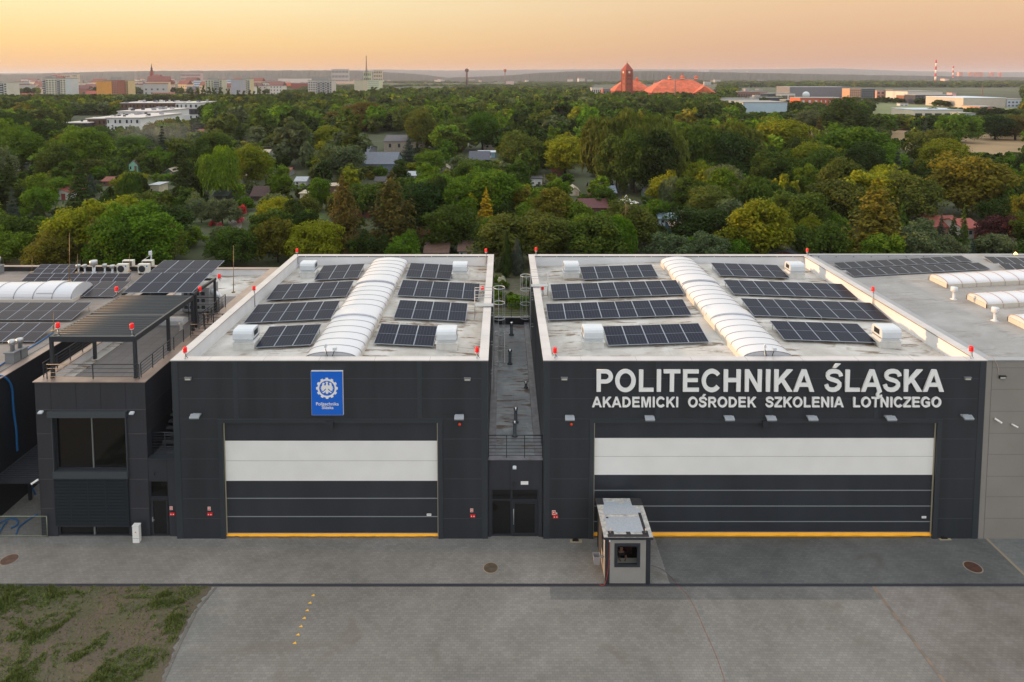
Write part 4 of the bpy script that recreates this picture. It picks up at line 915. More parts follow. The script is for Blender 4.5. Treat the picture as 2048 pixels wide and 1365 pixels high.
def camera_ball(px, py, Y, label, col):
    p = FY(px, py, Y); x, y, z = p; t = thing('security_camera', label, 'security camera', tuple(p), 'dome security cameras on the facades')
    q = MB(); q.lathe((x, Y-.09, z), [(.05,.0),(.06,.02),(.06,.08),(.04,.10)], 10); q.build('mount', mat('cam '+label[:5], col, .5), t)
    q = MB(); q.lathe((x, Y-.09, z-.06), [(.01,0),(.035,.01),(.05,.035),(.05,.06)], 10); q.build('lens_dome', black, t)
camera_ball(309.5, 947.5, .2, 'black dome camera above the annex door', (40,42,46)); camera_ball(1028, 968.5, .15, 'black dome camera beside the blank white plate', (40,42,46))
# bullet cameras
def bullet(px, py, Y, label, d, sc=1.):
    p = FY(px, py, Y); t = thing('security_camera', label, 'security camera', tuple(p), 'white bullet cameras on the facades'); d = Vector(d).normalized(); a = p+Vector((0,-.12,0))
    q = MB(); q.tube([p+Vector((0,-.005,0)), a], .035*sc, 8); q.build('mount', whitemetal, t)
    q = MB(); q.tube([a-d*.10, a+d*.24*sc], .055*sc, 10); q.tube([a+d*.24*sc, a+d*.27*sc], .062*sc, 10); q.build('camera_body', white, t)
bullet(75.5, 959.5, AY, 'white bullet camera at the left corner of the annex', (-.8,-.3,-.5))
bullet(1990, 837.5, 0, 'white bullet camera on the taupe hall', (.75,-.45,-.5)); bullet(2024, 848.5, 0, 'grey bullet camera to the right on the taupe hall', (.5,-.5,-.2), .8)
# annex cabinet
x0_, x1_ = xf(265.5, 1060, -.3), xf(278.5, 1060, -.3)
t = thing('electric_cabinet', 'slim white electric cabinet standing in front of the annex', 'cabinet', (x0_, -.3, 0))
q = MB(); q.box(x0_, x1_, -.35, -.12, 0, .96); q.box(x0_-.01, x1_+.01, -.37, -.10, .96, .99); q.k = 1; q.box(x0_, x1_, -.353, -.349, .26, .27); q.box(x0_+.01,x1_-.01,-.354,-.351,.95,.96)
q.build('housing', [white, seamd], t)
q = MB(); c_ = (x0_+x1_)/2; q.prism([(c_-.05,.58),(c_+.05,.58),(c_,.67)], -.358, -.353, 'y'); q.build('warning_triangle', mat('warning amber', (225,150,40), .5), t)
# ---------------- pergola
PX0, PX1, PY0, PY1, PZ = -25.0, -20.25, .62, 7.75, 11.2
t = thing('pergola', 'anthracite louvred pergola on the annex roof terrace', 'pergola', ((PX0+PX1)/2, PY0, AZ))
for x, y in ((PX0,PY0),(PX1-.16,PY0),(PX0+.05,PY1-.16-3.2),(PX1-.16,PY1-.16),(PX0,PY1-.16),(PX1-.16,PY1-3.4)):
    q = MB(); zb = AZ if y < 1 or x > -21 else AZ-.6; q.box(x, x+.16, y, y+.16, zb, PZ-.3); q.box(x-.03, x+.19, y-.03, y+.19, zb, zb+.02) if zb == AZ else None; q.build('post', darksteel, t)
q = MB(); q.box(PX0, PX1, PY0, PY0+.14, PZ-.3, PZ); q.box(PX0, PX1, PY1-.14, PY1, PZ-.3, PZ); q.box(PX0, PX0+.14, PY0+.14, PY1-.14, PZ-.3, PZ); q.box(PX1-.14, PX1, PY0+.14, PY1-.14, PZ-.3, PZ); q.box(PX0+.14, PX1-.14, 3.95, 4.1, PZ-.3, PZ+.0)
q.build('beam', darksteel, t)
y = PY0+.20; k = 0
while y < PY1-.28:
    if not (3.75 < y < 4.12):
        q = MB(); M = Matrix.Translation(((PX0+PX1)/2, y+.1, PZ-.03)) @ Matrix.Rotation(R(38), 4, 'X'); hw = (PX1-PX0)/2-.16
        q.box(-hw, hw, -.085, .085, -.012, .012, M=M); q.tube([M @ Vector((-hw,.08,0)), M @ Vector((hw,.08,0))], .028, 6); q.build('louvre', mat('louvre', (50,55,57), .5, 0), t)
    y += .285; k += 1
q = MB(); q.box(PX0+.3, PX1-.3, PY0+.5, PY0+.75, PZ-.42, PZ-.31); q.build('led_strip', white, t)
# second steel frame carrying solar panels
t = thing('solar_canopy', 'anthracite steel frame carrying solar panels behind the pergola', 'canopy', (PX1, 11, AZ))
for x, y in ((PX1-.16,11.1),(PX1-.16,PY1+.35),(PX0,11.1),(PX1-1.6,11.1)):
    q = MB(); q.box(x, x+.14, y, y+.14, AZ if x > -20.5 else AZ-.6, PZ-.05); q.build('post', darksteel, t)
q = MB(); q.box(PX1-.17, PX1-.01, PY1+.02, 11.3, PZ-.05, PZ+.12); q.box(PX0, PX0+.14, PY1+.02, 14.2, PZ-.05, PZ+.12); q.box(PX0+.14, PX1-.17, 11.1, 11.24, PZ-.05, PZ+.1); q.build('beam', darksteel, t)
solar_row('black solar panels, four wide, on the frame right behind the pergola', 'solar panels above the annex terrace', Vector((-24.95,7.85,PZ+.15)), Vector((-20.4,7.85,PZ+.15)), Vector((-24.95,10.75,PZ+.62)), 4)
solar_row('black solar panels, four wide, on the rearmost frame above the annex', 'solar panels above the annex terrace', Vector((-25.4,11.0,PZ+.15)), Vector((-20.85,11.0,PZ+.15)), Vector((-25.4,14.2,PZ+.55)), 4)
# roof beacons of the annex
def rooftop_beacon(px, py, Y, zb, label): beacon(px, py, Y, zb, label)
rooftop_beacon(115.5, 650, PY0+.1, PZ, 'red beacon on the front left corner of the pergola'); rooftop_beacon(263.5, 651.5, PY0+.1, PZ, 'red beacon on the front right corner of the pergola')
rooftop_beacon(233, 577.5, 7.9, PZ, 'red beacon at the back left corner of the pergola'); rooftop_beacon(399.5, 577.5, 8.6, PZ, 'red beacon beside the beam behind the pergola'); rooftop_beacon(438.5, 552, 11.3, PZ, 'red beacon at the rear end of the pergola frame')
# air handling unit with duct on the terrace
def bbox_thing(name, label, cat, x0, x1, y0, y1, z0, z1, m, extra=None):
    t = thing(name, label, cat, ((x0+x1)/2, (y0+y1)/2, z0)); q = MB(); q.box(x0, x1, y0, y1, z0, z1); q.build('housing', m, t); return t
t = thing('air_handling_unit', 'grey air handling unit with curved silver ducts behind the terrace railing', 'air conditioner', (-22.6, 13, AZ-.6)); zz = AZ-.6
q = MB(); q.box(-23.4,-21.4,12.6,14.2,zz+.1,zz+1.9); q.box(-23.35,-21.45,12.57,12.6,zz+.2,zz+1.0); q.build('housing', mat('grey unit', (150,154,158), .5, var=.05), t)
q = MB()
for i in range(4):
    for j in range(3): q.box(-23.2+i*.42,-22.95+i*.42,12.55,12.57,zz+.35+j*.5,zz+.6+j*.5)
q.build('louvre', darksteel, t)
q = MB()
for k in range(2): q.tube([(-21.4,13.0+k*.5,zz+1.5-k*.3)]+[(-21.4+.5*math.sin(R(a)),13.0+k*.5,zz+1.0-k*.3+.5*math.cos(R(a))) for a in range(10,100,15)]+[(-20.9,13.0+k*.5,zz+.1)], .17, 12)
q.build('duct', mat('silver duct', (205,208,212), .3, .5), t)
t = thing('skylight_dome', 'low pale roof dome on the annex behind the railing', 'skylight', (-22.8, 12, zz)); q = MB(); q.box(-24.6,-22.2,10.2,11.0,zz,zz+.3); q.build('curb', whitemetal, t)
q = MB(); pr = [(10.22+.76*i/8, zz+.3+.16*math.sin(math.pi*i/8)) for i in range(9)]; q.prism(pr, -24.55, -22.25, 'x'); q.build('dome', polym, t)
t = thing('terrace_vent', 'short grey vent pipe standing on the terrace slabs', 'vent pipe', (-21.9, 9.3, zz)); q = MB(); q.lathe((-21.9,9.3,zz), [(.14,0),(.09,.04),(.09,.45)], 12); q.build('pipe', mat('light pipe', (170,172,174), .5), t); q = MB(); q.lathe((-21.9,9.3,zz+.45), [(.11,0),(.14,.03),(.14,.07),(.06,.10)], 12); q.build('cap', steel, t)
# metal access stair and guard rails in the slot between annex and hangar
t = thing('access_stair', 'black steel access stair with guard rails in the slot beside the terrace', 'stairs', (-19, 8, ZD)); 
q = MB(); q.box(-19.55,-18.05,6.6,8.4,AZ-.1,AZ-.04); q.build('landing', mat('grating dark', (40,42,46), .6), t)
railing(t, [(-19.95,6.5),(-18.1,6.5)], AZ, .85, 3, post=.8); railing(t, [(-19.9,8.4),(-18.1,8.4)], AZ, .85, 3, post=.6); railing(t, [(-19.95,8.4),(-19.95,9.6)], AZ, .85, 3, post=.6)
q = MB(); 
for i in range(9): q.box(-19.5,-18.15,6.3-i*.27,6.55-i*.27,AZ-.3-i*.24,AZ-.25-i*.24)
q.build('step', mat('grating dark', (40,42,46), .6), t)
# ================================================ TAUPE HALL (right) 
RX0, RX1 = 26.19, 62.
def zr_right(x): return 9.45+.058*(min(x, 41)-26.5)-.058*max(0, x-41)
t = thing('taupe_hall', 'taupe clad hall with flat grey roof at the right edge', 'building', (44, 0, 0))
q = MB(); q.box(RX0, RX1, .0, .3, 0, H-.05); q.box(RX1-.3, RX1, .3, 21.7, 0, H-.05); q.box(RX0, RX1, 21.7, 22, 0, H+.0); q.box(RX0, RX0+.3, .3, 21.7, 0, 9.4)
q.k = 1
for py in (736, 779, 823, 867, 909, 953, 994, 1037): z = zf(py-0, 0); q.box(RX0+.3, RX1, -.004, 0, z-.009, z+.009)
q.box(RX0+.30, RX0+.33, -.005, 0, 0, H-.06)
q.build('wall', [taupe, taupeseam], t)
q = MB(); q.box(RX0+.05, RX1, -.05, .36, H-.05, H); q.box(RX0+.05, RX1, 21.64, 22.05, H, H+.05); q.box(RH[1]+.06, RH[1]+.55, .36, 21.64, H-.10, H-.05); q.k = 1
y = 1.5
while y < 21: 
    for bx in range(6): q.box(RH[1]+.10+bx*.075, RH[1]+.12+bx*.075, y, y+.022, H-.05, H-.044)
    y += 2.
q.build('coping', [mat('blue grey coping', (150,154,158), .35, .4, var=.06), mat('coping rivets', (120,116,114), .5)], t)
q = MB(); q.box(RX0+.3, RX1-.3, 21.6, 21.7, 9.0, H-.0); q.k = 1; x = 27
while x < 60: q.box(x, x+.05, 21.56, 21.6, H-.12, H-.06); x += 1.5
q.build('parapet_lining', [mat('grey lining', (176,176,178), .6), darksteel], t)
q = MB(); vs = [(x, y, zr_right(x)) for y in (.36, 21.6) for x in (RX0+.3, 41, RX1-.3)]; q.add(vs, [(0,1,4,3),(1,2,5,4)]); q.add([(x,y,z-.3) for x,y,z in vs], [(0,3,4,1),(1,4,5,2)]); q.build('roof', roofg, t)
q = MB(); q.prism([(RH[1]+.55,H-.10),(RX0+1.1,9.5),(RX0+.35,9.40),(RX0+.35,H-.10)], .37, 21.59, 'y'); q.build('roof_upstand', mat('grey upstand', (150,148,145), .7), t)
def rskylight(px_l, py_f, py_b, label, lit=True):
    z0 = 9.9
    for _ in range(5): z0 = zr_right(G(px_l, py_f, z0).x)
    a = G(px_l, py_f, z0); Y0 = a.y; Y1 = G(px_l, py_b, z0).y; X0 = a.x; X1 = 58.
    q = MB(); cs = .30; th = .05
    def zz(x): return zr_right(x)
    xs = [X0, 41, X1]; 
    for (ya, yb) in ((Y0, Y0+.1), (Y1-.1, Y1)):
        vs = [(x, y, zz(x)+dz) for x in xs for y in (ya, yb) for dz in (-.05, cs)]
        q.add(vs, [(i*4+0, i*4+4, i*4+5, i*4+1) for i in range(2)]+[(i*4+2, i*4+3, i*4+7, i*4+6) for i in range(2)]+[(i*4+1, i*4+5, i*4+7, i*4+3) for i in range(2)])
    q.box(X0, X0+.1, Y0+.1, Y1-.1, zz(X0)-.05, zz(X0)+cs)
    sk = q.build('skylight', mat('beige curb', (196,190,178), .6), t)
    nA = 12; q = MB(); n_ = 24; cy_ = (Y0+Y1)/2; ry = (Y1-Y0)/2-.08; vs = []
    for i in range(n_+1):
        x = X0+.05+(X1-X0-.1)*i/n_
        for j in range(nA+1): an = math.pi*j/nA; vs.append((x, cy_-ry*math.cos(an), zz(x)+cs+.003+.30*math.sin(an)))
    m_ = nA+1; q.add(vs, [(i*m_+j, i*m_+j+1, (i+1)*m_+j+1, (i+1)*m_+j) for i in range(n_) for j in range(nA)], smooth=True); q.add(vs[:m_], [tuple(range(m_))])
    q.build('vault', polym, sk)
    q = MB(); x = X0+.05
    while x < X1:
        vs = []
        for j in range(nA+1):
            an = math.pi*j/nA; c_, s_ = math.cos(an), math.sin(an); z = zz(x)+cs
            vs += [(x-.03, cy_-(ry+.02)*c_, z+.315*s_+.005), (x+.03, cy_-(ry+.02)*c_, z+.315*s_+.005), (x+.03, cy_-ry*c_, z+.29*s_), (x-.03, cy_-ry*c_, z+.29*s_)]
        q.add(vs, [(j*4+a, j*4+(a+1) % 4, j*4+4+(a+1) % 4, j*4+4+a) for j in range(nA) for a in range(4)]); q.box(x-.02, x+.02, Y0-.012, Y0, zz(x), zz(x)+cs); x += 1.05
    q.build('glazing_bar', mat('pinkish bar', (170,150,142), .4, .2), sk)
rskylight(1895, 577.5, 559.5, 0); rskylight(1974, 618, 598, 0); rskylight(2055, 662, 642, 0)
def mushroom(px, py, label, zfun, h=.9, r=.15, grp='mushroom vents on the taupe hall roof', mm=None):
    z = 9.9
    for _ in range(4): z = zfun(G(px, py, z).x)
    p = G(px, py, z); t = thing('mushroom_vent', label, 'roof vent', tuple(p), grp)
    q = MB(); q.lathe(p, [(r*1.7,0),(r*.9,.05),(r*.62,.10),(r*.62,h*.62)], 14); q.build('pipe', mm or whitemetal, t); q = MB(); q.lathe(p+Vector((0,0,h*.6)), [(r*1.1,0),(r*1.5,.04),(r*1.5,h*.34),(r*1.35,h*.38),(.02,h*.40)], 16); q.build('cowl', mm or whitemetal, t)
mushroom(1907.5, 599, 'white mushroom vent between the first two taupe hall skylights', zr_right); mushroom(1989.5, 642, 'white mushroom vent in front of the middle taupe hall skylight', zr_right)
cellf, n, l, b = nodes_mat('plain dark cells'); b.inputs['Base Color'].default_value = (.012,.014,.020,1); b.inputs['Roughness'].default_value = .3; b.inputs['Specular IOR Level'].default_value = .08
def r_row(bl, br, tl, nm, label):
    def s(p, up):
        z = 9.9
        for _ in range(5): z = zr_right(G(p[0], p[1], z).x)+up
        return G(p[0], p[1], z)
    solar_row(label, 'solar rows on the taupe hall', s(bl,.12), s(br,.12), s(tl,.25), nm, cm=cellf, mid=False, zground=zr_right)
r_row((1707,553),(1981,538),(1690,540),12,'front row of dark solar panels running up the taupe hall roof')
r_row((1682,538),(1945,523),(1668,526),12,'back row of dark solar panels running up the taupe hall roof')
def r_row2(bl, br, tl, nm, label):
    s = lambda p, up: G(p[0], p[1], 10.15+up)
    solar_row(label, 'solar rows on the taupe hall', s(bl,.12), s(br,.12), s(tl,.3), nm, cm=cellf, mid=False)
r_row2((2010,539),(2150,547),(1992,526),6,'front dark solar panels at the right edge below the lit floodlight'); r_row2((1986,527),(2125,532),(1960,513),6,'back dark solar panels at the right edge behind the lit floodlight')
# wall lamp on the taupe hall with a drooping cable
emerg(2003.5, 754.5, 'dark wall light on the taupe hall with a thin cable above', 0, mat('dark lamp body', (40,46,52), .4))
q = MB(); P = [FY(1985,734.5,-.03)+Vector((-.3,.4,.52)), FY(1980,712.5,-.03)+Vector((0,.1,.0)), FY(1986,714,-.06), FY(1993,724,-.05), FY(1998,741,-.03), FY(1997.5,753,-.03)]
q.tube([FY(1974,716,.1), FY(1979,712,-.02), FY(1986,716,-.06), FY(1993,726,-.05), FY(1997,740,-.03), FY(1998,753,-.04)], .012, 6); o = q.build('lamp_cable', mat('pinkish cable', (190,170,160), .6)); tag(o, 'thin pale cable drooping over the taupe hall edge to the wall light', 'cable')
# lit floodlight at the back
p = FY(2030.5, 509.5, 21.9); t = thing('lit_floodlight', 'glowing orange square floodlight on a post at the back of the taupe hall', 'floodlight', (p.x, p.y, H))
q = MB(); q.tube([(p.x,21.9,H),(p.x,21.9,p.z-.15)], .03, 8); q.build('post', steel, t)
q = MB(); M = Matrix.Translation(p) @ Matrix.Rotation(R(42), 4, 'Y'); q.box(-.2,.2,-.03,.05,-.2,.2, M=M); q.build('lamp_body', darksteel, t)
q = MB(); q.box(-.17,.17,-.036,-.031,-.17,.17, M=M); q.k = 0; q.build('lamp_face', mat('lit lamp', (255,190,110), .3, emit=((1,.42,.10), 9.)), t)
q = MB(); q.box(-.06,.06,-.042,-.037,-.04,.06, M=M); q.build('lamp_reflector', mat('lit core', (120,60,30), .5), t)
# ================================================ LEFT HALL with brown roof
LX0, LX1, LZ = -60., -29.15, 8.05
t = thing('left_hall', 'dark hall with brown felt roof full of solar panels at the left edge', 'building', (-40, 0, 0))
q = MB(); q.box(LX0, LX1, 0, .3, 0, LZ-.05); q.box(LX1-.3, LX1, .3, 25, 0, LZ-.05); q.box(LX0, LX1-.3, 24.7, 25, 0, LZ+.25); q.box(LX0, LX0+.3, .3, 24.7, 0, LZ-.05); q.box(LX1, AX0, 23, 23.3, 0, LZ); q.build('wall', mat('black cladding', (34,37,42), .45), t)
q = MB(); q.box(LX0+.3, LX1-.3, .3, 24.7, LZ-.35, LZ-.15); q.build('roof', roofb, t)
q = MB(); q.box(LX0, LX1+.05, -.05, .4, LZ-.05, LZ); q.box(LX1-.42, LX1+.05, .4, 24.6, LZ-.05, LZ); q.box(LX0, LX1+.05, 24.6, 25.05, LZ+.25, LZ+.3); q.build('coping', copper, t)
LZ2 = LZ-.15
q = MB(); q.tube([(LX1-.5, 1.5+i*1.4, LZ+.04+.02*(i % 2)) for i in range(16)], .014, 5); q.build('roof_cable', black, t)
def l_row(bl, br, tl, nm, label, rise=.45, lift=.18, x_ext=None, rows=1, cm=cellb):
    z0 = LZ2+lift; P0, P1 = G(bl[0], bl[1], z0), G(br[0], br[1], z0); T = G(tl[0], tl[1], z0+rise); P1.y = P0.y
    solar_row(label, 'solar rows on the left hall', P0, P1, Vector((P0.x, T.y, z0+rise)), nm, cm=cm, mid=True, zground=lambda x: LZ2, rows=rows)
l_row((-130,683),(70,683),(-60,646),6,'front row of brownish solar panels at the left edge')
l_row((-150,640),(143,640),(-70,605),9,'second row of brownish solar panels from the front at the left edge')
l_row((-20,593),(228,593),(30,563),8,'long third row of brownish solar panels beside the pergola')
l_row((40,565),(250,565),(64,547),8,'fourth row of brownish solar panels touching the canopy panels')
l_row((62,547),(143,547),(78,529),4,'short rearmost row of brownish solar panels')
# barrel skylight lying along X
Y0, Y1 = G(130,606,LZ2).y, G(130,606,LZ2).y+3.0; X1_ = -33.6; X0_ = -58
q = MB(); q.box(X0_, X1_, Y0, Y0+.1, LZ2, LZ2+.25); q.box(X0_, X1_, Y1-.1, Y1, LZ2, LZ2+.25); q.box(X1_-.1, X1_, Y0+.1, Y1-.1, LZ2, LZ2+.25); sk = q.build('skylight', mat('skylight curb', (198,192,182), .6), t)
nA = 14; pr = [((Y0+Y1)/2-1.42*math.cos(math.pi*i/nA), LZ2+.253+.85*math.sin(math.pi*i/nA)) for i in range(nA+1)]
q = MB(); q.prism(pr, X0_, X1_-.05, 'x'); q.build('vault', polym, sk)
q = MB(); x = X1_-.1
while x > X0_:
    P = [(a, b_*1.0+.012) for a, b_ in pr]; vs = []
    for a, b_ in pr: vs += [(x-.04, a, b_+.015), (x+.04, a, b_+.015), (x+.04, a, b_-.01), (x-.04, a, b_-.01)]
    q.add(vs, [(j*4+c_, j*4+(c_+1) % 4, j*4+4+(c_+1) % 4, j*4+4+c_) for j in range(nA) for c_ in range(4)]); x -= 1.5
q.build('glazing_bar', glazebar, sk)
q = MB(); P = pr[2:-2]; vs = [(X1_-2.9, a, b_+.10) for a, b_ in P]+[(X1_-1.6, a, b_+.10) for a, b_ in P]+[(X1_-2.9, a, b_+.01) for a, b_ in P]+[(X1_-1.6, a, b_+.01) for a, b_ in P]; k_ = len(P)
q.add(vs, [(i, i+1, k_+i+1, k_+i) for i in range(k_-1)]+[(i, 2*k_+i, 2*k_+i+1, i+1) for i in range(k_-1)]+[(k_+i, k_+i+1, 3*k_+i+1, 3*k_+i) for i in range(k_-1)]); q.add([vs[0], vs[k_], vs[3*k_], vs[2*k_]], [(0,1,2,3)]); q.build('vent_flap', polym, sk)
# air conditioners
def aircon(px, py, label, rear=False, z=None):
    z = LZ2 if z is None else z; p = G(px, py, z); x, y = p.x, p.y; w_ = .48
    t = thing('air_conditioner', label, 'air conditioner', (x, y, z), 'air conditioner units on the left hall roof')
    q = MB(); q.box(x-.4,x-.3,y-.2,y+.2,z,z+.14); q.box(x+.3,x+.4,y-.2,y+.2,z,z+.14); q.build('foot', black, t)
    q = MB(); q.box(x-w_,x+w_,y-.18,y+.18,z+.14,z+.95); q.build('housing', mat('ivory unit', (214,212,200), .5), t)
    if not rear:
        q = MB(); vs = []; q.lathe((0,0,0), [(.30,0),(.30,.02),(.05,.03)], 20, smooth=False); M = Matrix.Translation((x-.12,y-.181,z+.53)) @ Matrix.Rotation(R(90), 4, 'X'); q.v = [tuple(M @ Vector(v)) for v in q.v]; q.build('fan_grille', darksteel, t)
        q = MB(); q.box(x+.26,x+.38,y-.185,y-.181,z+.72,z+.84); q.build('sticker', mat('sticker blue', (50,120,190), .5), t)
    else:
        q = MB(); q.box(x-w_+.05,x+w_-.1,y-.19,y-.181,z+.2,z+.88); q.build('coil', mat('coil brown', (96,88,82), .6), t)
aircon(247, 549, 'ivory air conditioner with a round fan, left of the pair'); aircon(289, 549, 'ivory air conditioner with a round fan, right of the pair')
aircon(258, 541, 'ivory air conditioner turned round behind the left unit', True); aircon(297, 541, 'ivory air conditioner turned round behind the right unit', True)
zl = lambda x: LZ2
sv = mat('silver vent', (180,184,186), .35, .6)
mushroom(157, 545.5, 'small silver vent at the left of the row behind the panels', zl, .75, .13, 'silver vents on the left hall roof', sv)
mushroom(170, 545.5, 'small silver vent second from the left behind the panels', zl, .75, .12, 'silver vents on the left hall roof', sv)
mushroom(188, 546, 'larger silver vent in the row behind the panels', zl, 1.15, .22, 'silver vents on the left hall roof', sv)
mushroom(210, 545.5, 'tilted silver vent near the air conditioners', zl, .8, .13, 'silver vents on the left hall roof', sv)
mushroom(225, 545.5, 'silver vent right beside the left air conditioner', zl, .7, .15, 'silver vents on the left hall roof', sv)
def cowlvent(px, py, h, label):
    p = G(px, py, LZ2); x, y, z = p; t = thing('chimney_vent', label, 'roof vent', tuple(p), 'box based chimney vents at the left roof edge')
    q = MB(); q.box(x-.28,x+.28,y-.28,y+.28,z,z+.5*h); q.box(x-.33,x+.33,y-.33,y+.33,z+.5*h,z+.56*h); q.build('base_box', mat('felt box', (120,122,124), .7), t)
    q = MB(); q.lathe((x,y,z+.56*h), [(.13,0),(.13,.30*h),(.20,.31*h),(.20,.52*h),(.06,.56*h)], 14); q.build('cowl', sv, t)
cowlvent(26, 725, 1.3, 'front box based silver chimney vent beside the blue hose'); cowlvent(41, 716, 1.15, 'rear box based silver chimney vent beside the blue hose')
cowlvent(-2, 548, 1.4, 'silver vent at the far left roof corner')
# rods
def rod(px, py_t, py_b, Y, label, r=.02, g='thin lightning rods'):
    a = FY(px, py_b, Y); b_ = FY(px, py_t, Y); q = MB(); q.tube([a, a.lerp(b_, .5), b_], r, 6, r2=r*.4); q.lathe(a-Vector((0,0,.02)), [(.14,0),(.14,.06),(.03,.08)], 10); o = q.build('lightning_rod', mat('rod bronze', (150,126,90), .5, .3)); tag(o, label, 'lightning rod', g)
rod(139, 466, 562, 14.5, 'tall thin lightning rod rising among the left hall solar rows', .03); rod(467, 491, 585, 14.0, 'tall thin lightning rod on the annex roof near the left hangar', .03)
rod(155, 508, 545, 19, 'short thin lightning rod behind the rearmost solar row', .02); rod(64, 512, 545, 21, 'faint thin rod left of the rearmost solar row', .015); rod(259, 508, 542, 22, 'short rod behind the air conditioners', .02); rod(107, 625, 662, 6.5, 'short bronze rod left of the pergola', .02)
# mast with antenna box
p = G(304, 540, LZ2); t = thing('antenna_mast', 'white pole with a small box and slanted struts beside the air conditioners', 'antenna', tuple(p)); q = MB(); zt = FY(304, 501, p.y).z
q.tube([p, (p.x, p.y, zt)], .03, 8); q.tube([(p.x-.1,p.y,zt-.45),(p.x-1.0,p.y,p.z+.7)], .02, 6); q.tube([(p.x-.05,p.y,zt-.45),(p.x-.25,p.y,p.z)], .02, 6); q.build('mast', whitemetal, t); q = MB(); q.box(p.x-.22,p.x+.02,p.y-.1,p.y+.1,zt-.42,zt-.1); q.build('antenna_box', whitemetal, t)
# alley canopy between left hall and annex
CZc = zf(962, 1.6)
t = thing('alley_canopy', 'black slatted canopy over the alley beside the annex', 'canopy', (-27.4, 1.4, 0))
ya, yb = 1.4, 5.2; q = MB(); q.box(LX1+.02, AX0-.02, ya, ya+.14, CZc-.05, CZc+.2); q.box(LX1+.02, AX0-.02, yb-.1, yb, CZc-.05, CZc+.2); q.box(LX1+.02, LX1+.14, ya+.14, yb-.1, CZc-.05, CZc+.2); q.box(AX0-.14, AX0-.02, ya+.14, yb-.1, CZc-.05, CZc+.2); q.build('beam', darksteel, t)
y = ya+.22
while y < yb-.2: q = MB(); q.box(LX1+.15, AX0-.15, y, y+.10, CZc+.12, CZc+.20); q.build('louvre', mat('dark louvre', (46,50,56), .45), t); y += .2
q = MB(); q.box(-28.6,-28.45,ya+2,ya+2.15,0,CZc-.05); q.build('post', darksteel, t)
# mesh fence panel
x0f, x1f, yf = -30.5, xf(97, 1050, -.02)-.0, -.05; x1f = G(97.5, 1073, 0).x; yf = G(97, 1073, 0).y-.1; zt = FY(50, 1033, yf).z
t = thing('mesh_fence', 'light metal mesh fence panel across the alley mouth', 'fence', (x0f, yf, 0))
q = MB(); q.tube([(x0f,yf,zt),(x1f,yf,zt)], .022, 8); q.tube([(x1f,yf,0),(x1f,yf,zt)], .022, 8); q.tube([(x0f,yf,.1),(x1f,yf,.1)], .016, 6); q.build('fence_frame', mat('fence green grey', (140,146,124), .5, .3), t)
q = MB(); x = x0f
while x < x1f: q.box(x-.003,x+.003,yf-.003,yf+.003,.1,zt); x += .06
z = .2
while z < zt: q.box(x0f,x1f,yf+.004,yf+.009,z-.003,z+.003); z += .2
q.build('mesh_panel', mat('thin wire', (90,94,88), .5, .3), t)
# blue hoses
blue = mat('blue hose', (22,96,150), .45)
def hose(pts, label, r=.05):
    # smooth the path
    P = [Vector(p) for p in pts]
    for _ in range(3):
        Q = [P[0]]
        for a, b_ in zip(P[:-1], P[1:]): Q += [a.lerp(b_, .25), a.lerp(b_, .75)]
        P = Q+[P[-1]]
    q = MB(); q.tube(P, r, 8); o = q.build('blue_hose', blue); tag(o, label, 'hose', 'blue hoses around the left hall')
gz_ = lambda a, b_: G(a, b_, .06)
hose([FY(-8,745,2.2)+Vector((0,0,0)), Vector((LX1-.3,2.6,LZ+.07)), Vector((LX1+.06,2.7,LZ-.05)), FY(24,770,3.2)]+[FY(25.5,800,3.2), FY(28,830,3.2), FY(33,860,3.2), FY(34,890,3.2), FY(35,902,3.2)], 'blue hose hanging down the dark wall of the left hall', .06)
hose([G(-20,745,LZ2+.07), G(20,718,LZ2+.07), G(48,703,LZ2+.07), G(70,690,LZ2+.07), G(90,677,LZ2+.07), G(106,665,LZ2+.07)], 'blue hose lying along the brown felt roof edge', .05)
hose([gz_(-15,1055), gz_(5,1043), gz_(22,1036), gz_(36,1040), gz_(36,1050), gz_(22,1057)], 'looped blue hose behind the mesh fence')
hose([gz_(-2,1068), gz_(3,1058), gz_(8,1050), gz_(14,1044)], 'short blue hose end at the left edge behind the fence')
hose([gz_(33,1068), gz_(37,1055), gz_(48,1046), gz_(60,1038), gz_(75,1029)], 'blue hose running behind the annex corner')
hose([FY(58,962,4), FY(64,976,4), FY(70,988,4), FY(75,996,4)], 'blue hose end hanging below the alley canopy')
# gate corner ground lamps
def groundlamp(px, py, label):
    p = G(px, py, 0); t = thing('ground_spotlight', label, 'ground light', (p.x, p.y, 0), 'small black lights at the foot of the facade')
    q = MB(); q.box(p.x-.30,p.x+.35,p.y-.13,p.y+.10,.008,.035); q.build('base_slab', mat('sandy slab', (160,146,118), .8), t)
    q = MB(); q.box(p.x-.17,p.x+.17,p.y-.06,p.y+.06,.035,.09); q.box(p.x-.13,p.x+.13,p.y-.05,p.y+.05,.09,.14); q.build('lamp_body', black, t)
groundlamp(1151, 1083, 'small black ground light left of the wide gate'); groundlamp(1888, 1078.5, 'small black ground light right of the wide gate')
